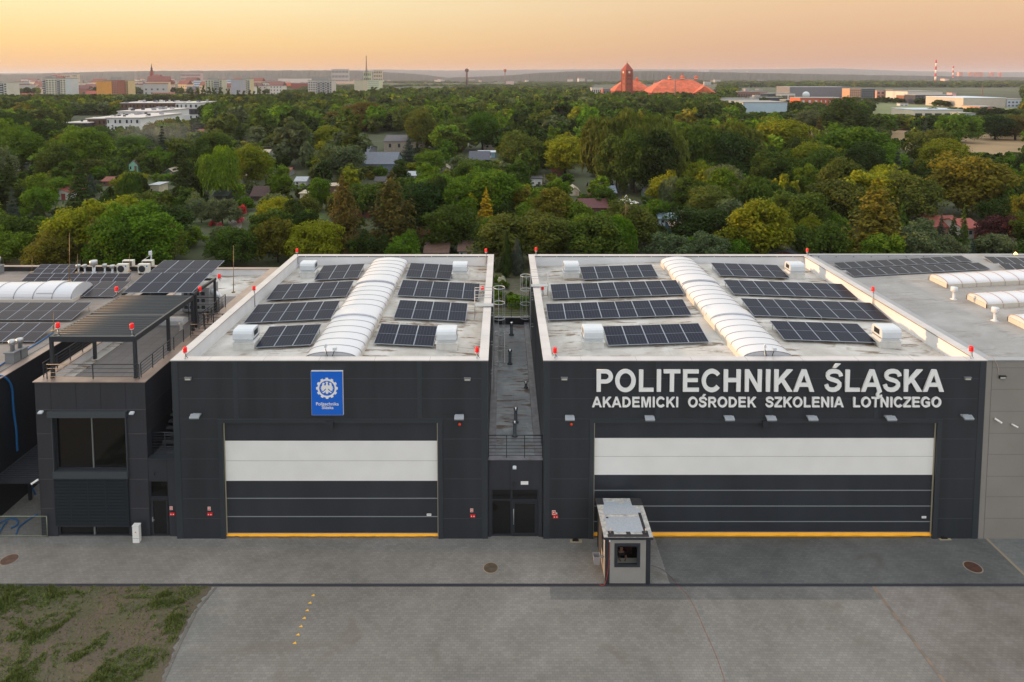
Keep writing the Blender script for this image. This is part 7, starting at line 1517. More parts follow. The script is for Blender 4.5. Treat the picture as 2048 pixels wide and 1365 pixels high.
S('brown shingled gazebo with a pyramid like roof', 1424, 1468, 488, 454, 5, (70,54,46), (66,52,48), ridge='x', rh=.6)
S('dark hut with a reddish gable showing over the hangar parapet', 1530, 1600, 528, 497, 6, (90,46,38), (66,68,74), ridge='y', rh=.35)
S('red roofed hut left of the twin cypresses, upper one', 842, 884, 480, 452, 5, (110,70,56), (110,62,52), ridge='x', rh=.5)
S('low hut with a brown roof just over the left hangar parapet', 850, 895, 520, 485, 5, (170,166,158), (108,84,72), ridge='x', rh=.45)
S('pale walled hut with a brown hipped roof over the left hangar parapet', 918, 944, 518, 483, 5, (184,188,184), (112,88,78), ridge='x', rh=.4)
S('dark brown hut beside the utility pole', 502, 536, 402, 373, 5, (66,50,44), (72,52,46), ridge='x', rh=.6)
S('grey hut with a pinkish flat roof left of the utility pole', 485, 502, 368, 350, 4, (120,122,122), (150,118,104), flat=True)
S('dark green canopy hut behind the clipped round trees', 428, 455, 400, 380, 4, (50,56,50), (70,84,74), ridge='x', rh=.5)
S('red decked hut under the autumn conifers', 704, 738, 436, 418, 4, (130,60,54), (84,66,58), flat=True, win=3)
S('red roofed garden house with white columns', 1925, 1962, 478, 438, 6, (176,172,164), (140,66,54), ridge='x', rh=.35, win=2)
S('red gabled wing of the garden house', 1868, 1925, 468, 432, 6, (150,120,100), (136,70,58), ridge='x', rh=.5)
S('hut with a pale beige roof over the taupe hall parapet', 2000, 2040, 496, 468, 5, (90,80,72), (186,174,156), ridge='x', rh=.5)
S('teal roofed hut right of the white garden house', 1476, 1504, 386, 370, 4, (90,50,46), (110,168,148), ridge='x', rh=.5)
S('low pale hut in the trees on the right', 1538, 1556, 388, 380, 4, (190,180,160), (196,186,166), flat=True)
S('pale hut far back, left of the spruce', 435, 456, 248, 240, 5, (205,196,190), (150,150,152), flat=True, win=2)
S('white carport cabin below the terraced flats', 354, 368, 256, 245, 5, (176,190,198), (190,198,204), flat=True, door=False)
S('small hut with a white gable below the terraced flats', 372, 384, 262, 250, 5, (190,196,200), (150,100,86), ridge='y')
wl = [('white',(206,208,204)),('cream',(200,190,164)),('grey',(150,152,152)),('brown',(110,84,68)),('green',(104,130,108))]; rl = [('dark',(64,62,66)),('rusty red',(128,72,60)),('silver',(170,174,178)),('beige',(178,164,142))]
wh_ = ['left edge of the gardens','left of the mint green hut','before the huge mound','near the brownish pole','above the left utility pole','right of the left utility pole','left of the autumn conifers','above the autumn conifers','left of the golden conifer, far','above the golden conifer','right of the golden conifer','left of the brick hut, far','left of the big dark red roof','right of the white tent','left of the great autumn conifer','above the great autumn conifer','right of the great autumn conifer','left of the red roofed house','at the right edge','in the left middle distance','below the terraced flats','below the long sheds','above the left hangar corner']
for i, (a_, b_, c_, t_) in enumerate(SHX): w_, r_ = wl[(i*3) % 5], rl[(i*5+i//4) % 4]; S('small %s hut with a %s roof %s' % (w_[0], r_[0], wh_[i]), a_, b_, c_, t_, 4, w_[1], r_[1], ridge='x' if i % 3 else 'y', rh=.4, flat=(i % 4 == 2))
# white tent
g0 = G(1256, 412, 0); d_ = g0.y-CY; t = thing('garden_tent', 'white pointed party tent in the allotments', 'tent', (g0.x, g0.y, 0)); w_ = 2.1; zt = FY(1256, 389, g0.y+2).z
q = MB(); nT = 12; vs = [(g0.x, g0.y+2, zt)]
for k, (r, z) in enumerate(((.45, zt-.75), (1.3, zt-1.25), (2.4, zt-1.6))): vs += [(g0.x+r*(1+.10*(j % 3 == 0))*math.cos(6.283*j/nT), g0.y+2+r*(1+.10*(j % 3 == 0))*math.sin(6.283*j/nT), z-(.12 if j % 3 == 0 else 0)) for j in range(nT)]
q.add(vs, [(0, 1+j, 1+(j+1) % nT) for j in range(nT)]+[(1+k*nT+j, 1+k*nT+(j+1) % nT, 1+(k+1)*nT+(j+1) % nT, 1+(k+1)*nT+j) for k in range(2) for j in range(nT)]); q.build('tent_cloth', mat('tent white', (224,216,208), .8), t)
for j in (0, 3, 6, 9): a = 6.283*j/nT; q = MB(); q.tube([(g0.x+2.3*math.cos(a), g0.y+2+2.3*math.sin(a), 0), (g0.x+2.3*math.cos(a), g0.y+2+2.3*math.sin(a), zt-1.7)], .04, 6); q.build('pole', steel, t)
# long industrial sheds in the trees
I = lambda *a, **k: gable('industrial_shed', a[0], 'shed', *a[1:], group='industrial sheds behind the gardens', **k)
I('long pale shed with a dark brown edged roof', 768, 850, 304, 271, 14, (150,140,126), (84,80,84), ridge='x', rh=.3, win=4)
s1 = I('grey shed with slanted white rooflights', 722, 790, 350, 305, 14, (104,116,128), (92,98,108), ridge='x', rh=.45, door=False)
for i, px in enumerate((738, 757, 775)): a = FY(px, 329, G(px, 350, 0).y+3.2); q = MB(); q.add([(a.x-1.2,a.y-1.1,a.z-.45+.55),(a.x+1.2,a.y-1.1,a.z-.45+.55),(a.x+1.2,a.y+1.3,a.z+.95),(a.x-1.2,a.y+1.3,a.z+.95),(a.x-1.2,a.y-1.1,a.z-.6),(a.x+1.2,a.y-1.1,a.z-.6),(a.x+1.2,a.y+1.3,a.z-.6),(a.x-1.2,a.y+1.3,a.z-.6)], [(0,1,2,3),(0,4,5,1),(1,5,6,2),(2,6,7,3),(3,7,4,0)]); q.build('rooflight', mat('rooflight white', (212,204,196), .5), s1)
I('low slate roofed shed left of the white rooflights', 680, 735, 318, 292, 16, (110,112,116), (74,82,94), ridge='x', rh=.4)
I('dark felt roofed shed beside the blue container', 938, 978, 338, 303, 14, (96,98,104), (66,70,80), ridge='x', rh=.5, door=False)
I('pale blue container cabin with white roof edge', 956, 990, 316, 304, 5, (128,158,178), (190,196,198), flat=True)
I('cream shed with a black roof in the middle distance', 968, 1004, 300, 280, 8, (200,190,172), (62,62,68), ridge='x', rh=.4)
I('distant grey roofed shed right of the domed tree', 1076, 1106, 282, 270, 10, (170,168,160), (84,88,96), ridge='x', rh=.4)
I('cream shed left of the utility pole in the middle', 920, 936, 294, 282, 7, (190,184,168), (120,118,116), flat=True)
# ================================================ POLES
wood = mat('weathered pole', (128,114,100), .85, var=.2, vscale=3); conc = mat('concrete pole', (168,160,148), .8)
def pole(px, top, base, label, kind='single', m_=None, arms=1):
    g_ = G(px, base, 0); z = FY(px, top, g_.y).z; t = thing('utility_pole', label, 'utility pole', (g_.x, g_.y, 0), 'utility poles among the trees'); q = MB(); r = .13
    if kind == 'single': q.tube([(g_.x,g_.y,0),(g_.x,g_.y,z)], r, 7, r2=.09)
    else: q.tube([(g_.x-1.1,g_.y,0),(g_.x,g_.y,z)], r, 7); q.tube([(g_.x+1.1,g_.y,0),(g_.x,g_.y,z)], r, 7)
    q.build('post', m_ or wood, t); q = MB(); q.box(g_.x-.8,g_.x+.8,g_.y-.05,g_.y+.05,z-.45,z-.35); q.build('crossarm', darksteel, t)
    q = MB()
    for a in (-.7, 0, .7): q.lathe((g_.x+a,g_.y,z-.35), [(.05,0),(.07,.06),(.04,.16)], 6)
    q.build('insulator', white, t); return Vector((g_.x, g_.y, z-.2))
T1 = pole(474, 322, 375, 'tall single pole left of the centre in the gardens'); T2 = pole(634, 282, 316, 'A shaped pole in the left middle distance', 'A'); T3 = pole(1537, 277, 320, 'single pole right of the white garden house'); T4 = pole(1725, 297, 338, 'A shaped pole before the great dome tree', 'A')
T5 = pole(1359, 298, 345, 'pole with lamps behind the row of columns', 'single', conc); T6 = pole(202, 280, 322, 'single pole behind the left gardens'); T7 = pole(348, 297, 320, 'brownish pole beside the dark conifers'); T8 = pole(1004, 259, 292, 'pale pole beside the middle sheds', 'single', conc)
T9 = pole(1158, 251, 280, 'nearer one of two poles left of the birch group', 'single', conc); T10 = pole(1166, 246, 272, 'further one of two poles left of the birch group', 'single', conc); T11 = pole(735, 285, 312, 'pale lamp pole beside the long shed', 'single', conc)
def wires(a, b_, label):
    q = MB()
    for o_ in (-.7, 0, .7):
        P_ = [a.lerp(b_, i/12)+Vector((o_, 0, -2.2*(1-(i/6-1)**2)*(a-b_).length/110)) for i in range(13)]; q.tube(P_, .018, 4)
    o = q.build('power_line', mat('wire grey', (120,118,112), .6)); tag(o, label, 'power line', 'power lines between the poles')
wires(T7, T2, 'power line from the brownish pole to the A shaped pole'); wires(T6, T7, 'power line across the left gardens'); wires(T2, T8, 'power line from the A shaped pole to the middle sheds'); wires(T3, T4, 'power line between the two poles on the right')
# ================================================ TOWN BEHIND
def wcol(c): return mat('facade %s' % (c,), c, .8, var=.04, vscale=.2)
def block(label, px0, px1, top, base, dep, wc, nx=0, ny=0, roofc=(150,146,140), side=None, winc=(52,58,66), name='apartment_block', cat='apartment building', group=None, ww=.55, wh=.5, rooms=(), yaw=0., balc=(), base_in=None, gable_h=0., parapet=True):
    Yb = G((px0+px1)/2, base, 0).y if base_in is None else base_in
    x0, x1 = FY(px0, base, Yb).x, FY(px1, base, Yb).x; z1 = FY(px0, top, Yb).z
    t = thing(name, label, cat, ((x0+x1)/2, Yb, 0), group); t.rotation_euler = (0, 0, yaw)
    q = MB(); q.box(x0, x1, Yb, Yb+dep, 0, z1); q.build('wall', wcol(wc), t)
    if side: q = MB(); q.box(x0-.25, x0-.001, Yb+.2, Yb+dep, 0, z1-.5); q.box(x1+.001, x1+.25, Yb+.2, Yb+dep, 0, z1-.5); q.build('side_wall', wcol(side), t)
    if gable_h:
        q = MB(); q.prism([(Yb-.6, z1+.001),(Yb+dep/2, z1+gable_h),(Yb+dep+.6, z1+.001)], x0-.6, x1+.6, 'x'); q.build('roof', wcol(roofc), t)
    else: q = MB(); q.box(x0-.2, x1+.2, Yb-.2, Yb+dep+.2, z1+.002, z1+.5); q.build('roof', wcol(roofc), t)
    if nx:
        W_, dx_ = (x1-x0), (x1-x0)/nx; dz_ = (z1-1.)/ny; q = MB(); q.box(-dx_*ww/2, dx_*ww/2, -.08, .0, -dz_*wh/2, dz_*wh/2); o = q.build('window', mat('town window %s' % (winc,), winc, .3)); me = o.data; bpy.data.objects.remove(o)
        for i in range(nx):
            for j in range(ny):
                if i in balc: continue
                o = bpy.data.objects.new('window', me); COL.objects.link(o); o.parent = t; o.location = (x0+dx_*(i+.5)-(x0+x1)/2, -.003, dz_*(j+.5)+.3)
        for i in balc: q = MB(); q.box(x0+dx_*(i+.08), x0+dx_*(i+.92), Yb-.9, Yb-.004, 1., z1-1.); q.k = 1; [q.box(x0+dx_*(i+.05), x0+dx_*(i+.95), Yb-1.05, Yb-.91, 1.+dz_*j, 1.+dz_*(j+.36)) for j in range(ny)]; q.build('balcony', [mat('balcony dark', (70,74,80), .7), wcol((190,190,186))], t)
    for rx0, rx1, rh_ in rooms: q = MB(); q.box(x0+(x1-x0)*rx0, x0+(x1-x0)*rx1, Yb+dep*.25, Yb+dep*.75, z1+.5, z1+rh_); q.build('roof_house', wcol(roofc), t)
    return t
TG = 'town buildings on the skyline'
block('cream tower block with dark balconies right of the left edge', 87, 133, 158, 200, 16, (206,200,178), 8, 9, side=(186,194,196), balc=(0,5), rooms=((.02,.3,3),), group=TG)
block('pale grey end slab of the cream tower block', 133, 143, 158, 200, 14, (196,200,198), group=TG)
block('cream and white tower block cut by the left edge', -20, 16, 165, 210, 16, (200,196,180), 5, 9, balc=(3,), group=TG)
block('orange windowless slab of the brown tower block, coloured as sunlit', 194, 208, 163, 200, 16, (214,150,70), group=TG)  # low sun on the left face is put into this slab's orange
block('reddish brown tower block with white window dots', 208, 236, 161, 198, 16, (150,92,74), 8, 9, winc=(190,180,170), ww=.3, wh=.35, rooms=((.4,.9,4),), group=TG)
block('yellow and cream tower block right of the brown one', 236, 257, 162, 197, 16, (208,182,134), 6, 9, group=TG)
block('white office slab with blue window bands, left of the poplars', 388, 411, 162, 186, 16, (200,206,212), 1, 5, winc=(112,132,156), ww=.95, wh=.4, side=(238,180,160), group=TG)
block('grey green balcony block behind the poplars', 411, 445, 160, 192, 16, (186,184,160), 6, 8, balc=(3,4), rooms=((.1,.7,3),), group=TG)
block('white and blue office block behind the poplars', 445, 464, 160, 188, 14, (204,210,216), 1, 6, winc=(124,144,168), ww=.95, wh=.4, group=TG)
block('tall plain grey slab among the poplars', 463, 482, 160, 205, 14, (170,168,172), group=TG)
block('yellowish balcony block right of the grey slab', 482, 500, 159, 196, 14, (204,192,150), 4, 9, balc=(1,3), rooms=((.0,.9,2.5),), group=TG)
block('white tower block with rows of balconies in the centre left', 617, 664, 162, 206, 16, (196,188,178), 10, 9, balc=(4,6,8), rooms=((.1,.8,3.5),), side=(200,190,178), group=TG)
block('pale green office block with window bands', 726, 758, 161, 190, 30, (202,204,168), 1, 7, winc=(168,170,160), ww=.98, wh=.45, group=TG)
block('pinkish end wall of the pale green office block', 709, 726, 161, 200, 26, (196,186,160), group=TG)
block('pink and white flats far left', 18, 52, 168, 184, 14, (206,184,178), 12, 4, group=TG); block('peach coloured flats with brown bands', 63, 88, 170, 184, 14, (236,190,160), 6, 3, group=TG, winc=(190,140,120))
block('long low block with a red roof at the left', 26, 60, 193, 198, 12, (196,198,196), 14, 1, (176,70,60), group=TG, name='house', cat='house', gable_h=3)
block('striped white and black parking building', 143, 194, 178, 189, 30, (206,206,204), 1, 3, winc=(70,70,74), ww=.99, wh=.45, group=TG)
block('row house with a red brown roof below the parking building', 170, 195, 190, 194, 12, (190,176,160), 10, 1, (150,76,66), group=TG, name='house', cat='house', gable_h=5)
block('pink and grey tower pair below the church', 291, 313, 161, 176, 14, (206,190,196), 6, 6, group=TG); block('orange brick block right of the church', 318, 327, 157, 168, 14, (206,122,90), group=TG); block('dark grey block beside the orange brick one', 327, 336, 157, 168, 14, (110,108,116), group=TG)
block('very long pale block on the rise below the ridge', 361, 401, 147, 155, 20, (190,158,150), 16, 3, group=TG, base_in=2300)
block('tall blocks on the rise at the left, pink one', 103, 115, 149, 158, 14, (206,150,140), 4, 4, group=TG, base_in=1900); block('tall blocks on the rise at the left, cream one', 118, 140, 150, 158, 14, (196,176,154), 6, 4, group=TG, base_in=1950); block('single cream tower on the rise at the left', 145, 154, 149, 160, 14, (200,186,160), 3, 4, group=TG, base_in=1900)
block('pale slab block on the horizon left of the lattice tower', 663, 697, 139, 148, 14, (180,170,160), 12, 3, group=TG, base_in=2500); block('cream tower block right of the lattice tower', 747, 764, 141, 152, 14, (196,176,146), 5, 4, group=TG, base_in=2000); block('pale green tower block below the lattice tower', 727, 742, 144, 154, 14, (186,190,150), 4, 3, group=TG, base_in=1700)
block('red brick factory end coloured as sunlit, left of the white tower block', 573, 582, 167, 176, 14, (232,104,72), group=TG, name='factory', cat='factory'); block('long red brick factory left of the white tower block', 582, 617, 167, 178, 30, (160,76,64), 14, 3, winc=(110,50,46), group=TG, name='factory', cat='factory')  # factory end repeats the brick with low sun in its colour
block('pale pink factory hall behind the brick factory', 545, 575, 164, 173, 20, (220,160,140), 10, 1, group=TG, name='factory', cat='factory'); block('long white hall with a peach top', 556, 620, 158, 166, 40, (216,200,190), group=TG, name='factory', cat='factory'); block('light blue grey glass office', 500, 540, 170, 182, 16, (158,172,176), 1, 2, winc=(100,110,122), ww=.9, group=TG, name='office_building', cat='office building'); block('pale pink office beside the glass one', 541, 565, 172, 182, 14, (226,180,164), 8, 1, group=TG)
block('low red brick school before the town', 305, 340, 186, 193, 14, (190,120,96), 8, 2, group=TG); block('white long roofed works before the town', 308, 350, 178, 183, 20, (200,206,204), group=TG, name='factory', cat='factory'); block('long low white and peach hall right of the poplars', 664, 709, 163, 168, 30, (226,186,160), group=TG, name='factory', cat='factory')
block('low brick depot before the pale green office', 675, 705, 182, 194, 14, (120,80,68), 4, 2, group=TG); block('orange brick house left of the pale green office', 698, 710, 181, 190, 14, (176,104,78), 2, 2, group=TG)
block('pale tower block left of three on the horizon', 1115, 1130, 141, 157, 14, (196,180,176), 4, 5, side=(226,160,140), group=TG); block('middle pale tower block of three on the horizon', 1141, 1156, 141, 155, 14, (196,176,172), 4, 5, group=TG); block('right tower block of three with a brick side', 1166, 1181, 141, 152, 14, (190,176,176), 4, 4, side=(190,100,80), group=TG)  # pink side of the left block has low sun in its colour
block('peach hall left of the horizon tower blocks', 1097, 1115, 148, 156, 20, (236,176,140), group=TG, name='factory', cat='factory'); block('brick works with a red roof on the horizon', 1084, 1104, 147, 151, 20, (170,100,84), 0, 0, (150,74,66), group=TG, name='factory', cat='factory', gable_h=8)
block('wide beige slab block left of the clock tower', 1211, 1241, 141, 152, 14, (184,168,150), 10, 4, group=TG); block('white building with a triangular gable in the centre', 1012, 1028, 163, 172, 20, (210,180,170), group=TG)
block('white tower with red window grid right of the red roofs', 1397, 1417, 140, 158, 20, (206,196,196), 3, 6, winc=(176,110,104), ww=.8, wh=.35, side=(230,150,130), rooms=((.3,.8,5),), group=TG)  # pinkish side colour stands for low sun on that face
block('pink and white rooftop works left of the clock tower', 1183, 1206, 176, 190, 16, (206,196,186), 6, 1, group=TG); block('grey and brick works beside the clock tower', 1206, 1230, 178, 194, 16, (120,112,112), 4, 1, side=(196,100,70), group=TG)
# business park on the right
BG = 'business park buildings on the right'
def bp(*a, **k): k.setdefault('group', BG); return block(*a, name='office_building', cat='office building', **k)
bp('long grey hall with scattered slit windows', 1579, 1698, 175, 196, 40, (122,120,124), 0, 0, (150,150,152)); bp('tan brick block with scaffolding', 1699, 1722, 178, 198, 18, (196,152,122), 6, 4, winc=(80,70,66)); bp('dark glass block beside the tan one', 1722, 1750, 178, 198, 18, (74,78,84), 8, 4, winc=(104,112,116))
bp('salmon coloured low office left part', 1753, 1785, 182, 197, 14, (222,164,140), 4, 2, winc=(96,80,76)); bp('grey office right of the salmon one', 1785, 1815, 180, 198, 16, (120,120,122), 3, 2); bp('lower salmon wing below the grey office', 1785, 1795, 190, 198, 8, (222,160,136), base_in=G(1790,200,0).y)
bp('black clad long office in the business park', 1830, 1905, 191, 209, 16, (66,66,76), 10, 3, winc=(96,100,108), ww=.45, wh=.5); bp('white roofed hall behind the black office', 1815, 1885, 184, 192, 40, (214,204,192), base_in=G(1850,205,0).y+18); bp('copper coloured corner of the black office', 1808, 1830, 192, 205, 14, (138,92,74), 4, 2)
bp('long beige logistics hall', 1926, 2011, 197, 216, 50, (190,180,168), 0, 0, (196,206,214)); bp('white office with blue window panels at the right edge', 2014, 2060, 200, 216, 20, (206,210,220), 6, 2, winc=(90,104,130)); bp('peach wall of the logistics hall', 1905, 1926, 196, 206, 20, (226,186,164), base_in=G(1915,214,0).y+22); bp('small white gatehouse on the meadow', 1800, 1816, 208, 213, 5, (214,208,204), 2, 1); bp('pinkish square sign building above the logistics hall', 1904, 1912, 187, 196, 8, (226,170,170), base_in=G(1915,210,0).y+24)
bp('salmon office with a grey glass corner near the meadow', 1952, 1984, 214, 232, 14, (222,176,152), 6, 2, winc=(96,80,78), ww=.3, wh=.4); sb = bp('x', 1957, 1984, 214, 232, 10, (198,120,96), base_in=G(1968,231,0).y-1.2) if False else None
t1_ = bp('brick red end block with a pale oval emblem', 1960, 1984, 215, 233, 10, (190,118,94), base_in=G(1968,234,0).y); a = FY(1967, 223, G(1968,234,0).y-.06); q = MB(); q.prism([(a.x+1.9*math.cos(6.283*i/16), a.z+.8*math.sin(6.283*i/16)) for i in range(16)], a.y-.05, a.y, 'y'); q.build('emblem', mat('emblem pale', (200,196,200), .5), t1_)
bp('long flat roofed white depot before the meadow', 1827, 1925, 221, 238, 24, (214,204,184), 5, 1, winc=(60,60,60), ww=.7, wh=.45, roofc=(180,192,200)); bp('light grey blue block at the depot end', 1923, 1950, 228, 244, 10, (176,190,200), 1, 1, winc=(60,80,84), ww=.2, wh=.6)
bp('light blue grey hall near the trees', 1487, 1574, 206, 232, 30, (176,194,206), 0, 0); bp('orange brick office with white windows', 1600, 1638, 197, 218, 20, (196,100,66), 3, 2, winc=(206,206,206), ww=.35); bp('orange brick office receding wing', 1638, 1690, 197, 212, 20, (178,86,58), 6, 2, winc=(206,206,206), ww=.25, base_in=G(1618,218,0).y+2)
bp('brown brick office with rooftop plant', 1476, 1535, 184, 198, 22, (138,104,90), 12, 1, winc=(80,70,70), rooms=((.3,.45,3.4),(.75,.9,3.)) ); bp('dark block in the middle of the business park', 1535, 1562, 188, 203, 20, (72,78,86), 4, 2); bp('white framed portal building', 1562, 1590, 188, 204, 20, (214,204,190), 2, 1, winc=(96,92,88), ww=.8, wh=.7); bp('low white canopy building left in the business park', 1450, 1518, 198, 208, 16, (206,204,200), 4, 1, winc=(100,98,98), ww=.8)
bp('black low block with white plant on top', 1505, 1565, 196, 206, 14, (66,70,78), rooms=((.1,.3,2.5),)); bp('rounded grey block before the white dome', 1572, 1592, 201, 212, 14, (150,152,156)); bp('red brown low hall left of the business park', 1440, 1476, 192, 199, 20, (150,92,76))
g_ = FY(1619, 191, G(1619, 204, 0).y); t = thing('radome', 'white spherical dome on the business park roofs', 'dome', (g_.x, g_.y, 0)); q = MB(); r = 7.*((g_.y-CY)/1365); q.lathe((g_.x, g_.y+8, g_.z-1), [(r*math.cos(R(a_)), r*math.sin(R(a_))*1.0+r*.3) for a_ in range(-50, 91, 10)], 20); q.build('dome', whitemetal, t); q = MB(); q.lathe((g_.x, g_.y+8, 0), [(r*.9, 0), (r*.9, g_.z-r*.8)], 16, smooth=False); q.build('base', wcol((180,178,176)), t)
# ---- clock tower with red roofs
tile = mat('red roof tiles', (196,96,62), .8, var=.2, vscale=.25); brick = mat('red brick', (150,80,62), .85, var=.12, vscale=.4); copperg = mat('dark opening', (60,34,32), .7)
Yt = G(1250, 200, 0).y; k = (Yt-CY)/1365.
t = thing('clock_tower', 'red brick clock tower with a steep pyramid roof', 'tower', (FY(1254, 200, Yt).x, Yt, 0)); cx = FY(1254, 160, Yt).x; hw = 8.4*k; M45 = Matrix.Translation((cx, Yt, 0)) @ Matrix.Rotation(R(20), 4, 'Z'); zt = FY(1254, 141.5, Yt).z; zs = FY(1254, 125.5, Yt).z
q = MB(); q.box(-hw*.88, hw*.88, -hw*.88, hw*.88, 0, zt, M=M45); q.box(-hw*.98, hw*.98, -hw*.98, hw*.98, zt-4*k, zt, M=M45)
for s in (-1, 1):
    for s2 in (-1, 1): q.box(s*hw*.92-.5, s*hw*.92+.5, s2*hw*.92-.5, s2*hw*.92+.5, 0, zt-4*k, M=M45)
q.build('wall', brick, t); q = MB(); vs = [M45 @ Vector((a*hw*1.12, b_*hw*1.12, zt+.01)) for a, b_ in ((-1,-1),(1,-1),(1,1),(-1,1))]+[M45 @ Vector((0,0,zs))]; q.add(vs, [(0,1,4),(1,2,4),(2,3,4),(3,0,4),(3,2,1,0)]); q.build('roof', mat('dark red tiles', (150,66,48), .8, var=.1, vscale=.4), t)
q = MB(); q.tube([(cx,Yt,zs-.5),(cx,Yt,zs+4*k)], .25, 6, r2=.08); q.build('spire', darksteel, t)
for a_ in (0, 90): 
    Mc = M45 @ Matrix.Rotation(R(-a_), 4, 'Z'); q = MB(); q.lathe((0,0,0), [(2.3*k,0),(2.3*k,.3)], 20, smooth=False); MM = Mc @ Matrix.Translation((0,-hw*.98-.02,FY(1254,144,Yt).z-.5)) @ Matrix.Rotation(R(90), 4, 'X'); q.v = [tuple(MM @ Vector(v)) for v in q.v]; q.build('clock_face', mat('clock white', (226,214,200), .5), t)
q = MB()
for a_ in (0, 90):
    for zz_ in (FY(1254,152,Yt).z, FY(1254,158,Yt).z, FY(1254,168,Yt).z):
        for xx in (-hw*.35, hw*.2): q.box(xx, xx+.9, -hw*.885-.06, -hw*.885, zz_-1.1, zz_+1.1, M=M45 @ Matrix.Rotation(R(-a_), 4, 'Z'))
q.build('window', copperg, t)
def hip(nm, label, px0, px1, pr0, pr1, top, eave, base, Yb, dep, extra=None, n_win=6):
    t = thing(nm, label, 'hall', (FY((px0+px1)/2, base, Yb).x, Yb, 0)); x0, x1, r0, r1 = (FY(p, eave, Yb).x for p in (px0, px1, pr0, pr1)); ze = FY(px0, eave, Yb).z; zt = FY(px0, top, Yb+dep*.5).z; zm = ze+(zt-ze)*.35; ins = .20
    q = MB(); q.box(x0+1, x1-1, Yb+1, Yb+dep-1, 0, ze); q.build('wall', brick, t)
    q = MB(); y0, y1, ym = Yb, Yb+dep, Yb+dep/2; xm0, xm1 = x0+(r0-x0)*ins*1.3, x1-(x1-r1)*ins*1.3
    vs = [(x0,y0,ze+.01),(x1,y0,ze+.01),(x1,y1,ze+.01),(x0,y1,ze+.01),(xm0,y0+dep*.12,zm),(xm1,y0+dep*.12,zm),(xm1,y1-dep*.12,zm),(xm0,y1-dep*.12,zm),(r0,ym,zt),(r1,ym,zt)]
    q.add(vs, [(0,1,5,4),(1,2,6,5),(2,3,7,6),(3,0,4,7),(4,5,9,8),(5,6,9),(6,7,8,9),(7,4,8),(3,2,1,0)]); q.build('roof', tile, t)
    for i in range(n_win): a = x0+(x1-x0)*(i+.6)/(n_win+.2); q = MB(); q.box(a-1.2, a+1.2, Yb+.9, Yb+.995, ze*.15, ze*.8); q.build('window', copperg, t)
    return t, zt, ym
ta, za, ya = hip('brick_hall', 'smaller red roofed brick hall around the clock tower', 1229, 1303, 1252, 1281, 161, 182, 198, Yt+3, 34)
q = MB(); q.lathe((FY(1274,160,ya).x, ya, za-.6), [(1.6,0),(1.6,2.2),(2.1,2.4),(1.2,3.6),(.1,4.1)], 8, smooth=False); q.build('roof_turret', tile, ta)
q = MB(); a = FY(1284, 185, Yt); q.prism([(a.x-4.,0),(a.x+4.,0),(a.x+4.,7),(a.x+2.6,9.6),(a.x,10.6),(a.x-2.6,9.6),(a.x-4.,7)], Yt+1.5, Yt+3.9, 'y'); q.build('gable', brick, ta); q = MB(); q.box(a.x-2., a.x+2., Yt+1.4, Yt+1.49, 1.5, 7.5); q.build('window', copperg, ta)
Y2 = G(1370, 205, 0).y+4; tb, zb, yb = hip('brick_hall', 'big red roofed brick hall with three ridge turrets', 1302, 1432, 1337, 1394, 159, 186, 200, Y2, 44, n_win=9)
for px, s in ((1339, 1.), (1364.5, 1.35), (1392, 1.1)):
    q = MB(); q.lathe((FY(px,160,yb).x, yb, zb-.8), [(1.7*s,0),(1.7*s,2.3),(2.2*s,2.5),(1.7*s,3.8),(.7*s,4.5),(.1,4.9)], 10, smooth=False); q.build('roof_turret', tile, tb)
    q = MB(); q.lathe((FY(px,160,yb).x, yb, zb+.5), [(1.75*s,0),(1.75*s,.9)], 10, smooth=False); q.build('turret_window', mat('cream band', (220,200,180), .6), tb)
q = MB(); a = FY(1405, 190, Y2); z0_, z1_ = FY(1405,193,Y2).z, FY(1405,173,Y2-6).z; q.prism([(a.x-14.5*1.0,z0_),(a.x,z1_),(a.x+14.5,z0_)], Y2-6, Y2+18, 'y'); q.build('wing_roof', tile, tb); q = MB(); q.box(a.x-12, a.x+12, Y2-5, Y2+1, 0, z0_-.01); q.build('wing_wall', brick, tb)
q = MB(); a = FY(1364.5, 146, yb+20); q.tube([(a.x,a.y,10),(a.x,a.y,a.z)], 1., 8, r2=.8); o = q.build('brick_chimney', brick); tag(o, 'slim brick chimney behind the big red roof', 'chimney', 'factory chimneys')
# ---- church, masts, chimneys
Yc = 1300.; kc = (Yc-CY)/1365; cx = FY(303.5, 150, Yc).x
t = thing('church', 'red brick church with a tall dark pointed spire', 'church', (cx, Yc, 0)); zw = FY(303, 143, Yc).z; q = MB(); q.box(cx-2.6*kc, cx+2.6*kc, Yc-2.6*kc, Yc+2.6*kc, 0, zw); q.build('tower_wall', mat('old brick', (150,80,66), .9), t)
q = MB(); q.lathe((cx,Yc,zw), [(2.9*kc,0),(1.9*kc,3*kc),(1.9*kc,5*kc),(2.2*kc,5.3*kc),(1.2*kc,8*kc),(.9*kc,10*kc),(.1,16*kc)], 8, smooth=False); q.build('spire', mat('dark copper', (60,52,60), .6), t)
q = MB(); x1_ = FY(322, 150, Yc).x; q.prism([(Yc-8,0),(Yc+8,0),(Yc+8,FY(310,154,Yc).z),(Yc,FY(310,149.5,Yc).z),(Yc-8,FY(310,154,Yc).z)], cx+2.7*kc, x1_, 'x'); q.build('nave', mat('nave brick', (134,78,72), .9), t)
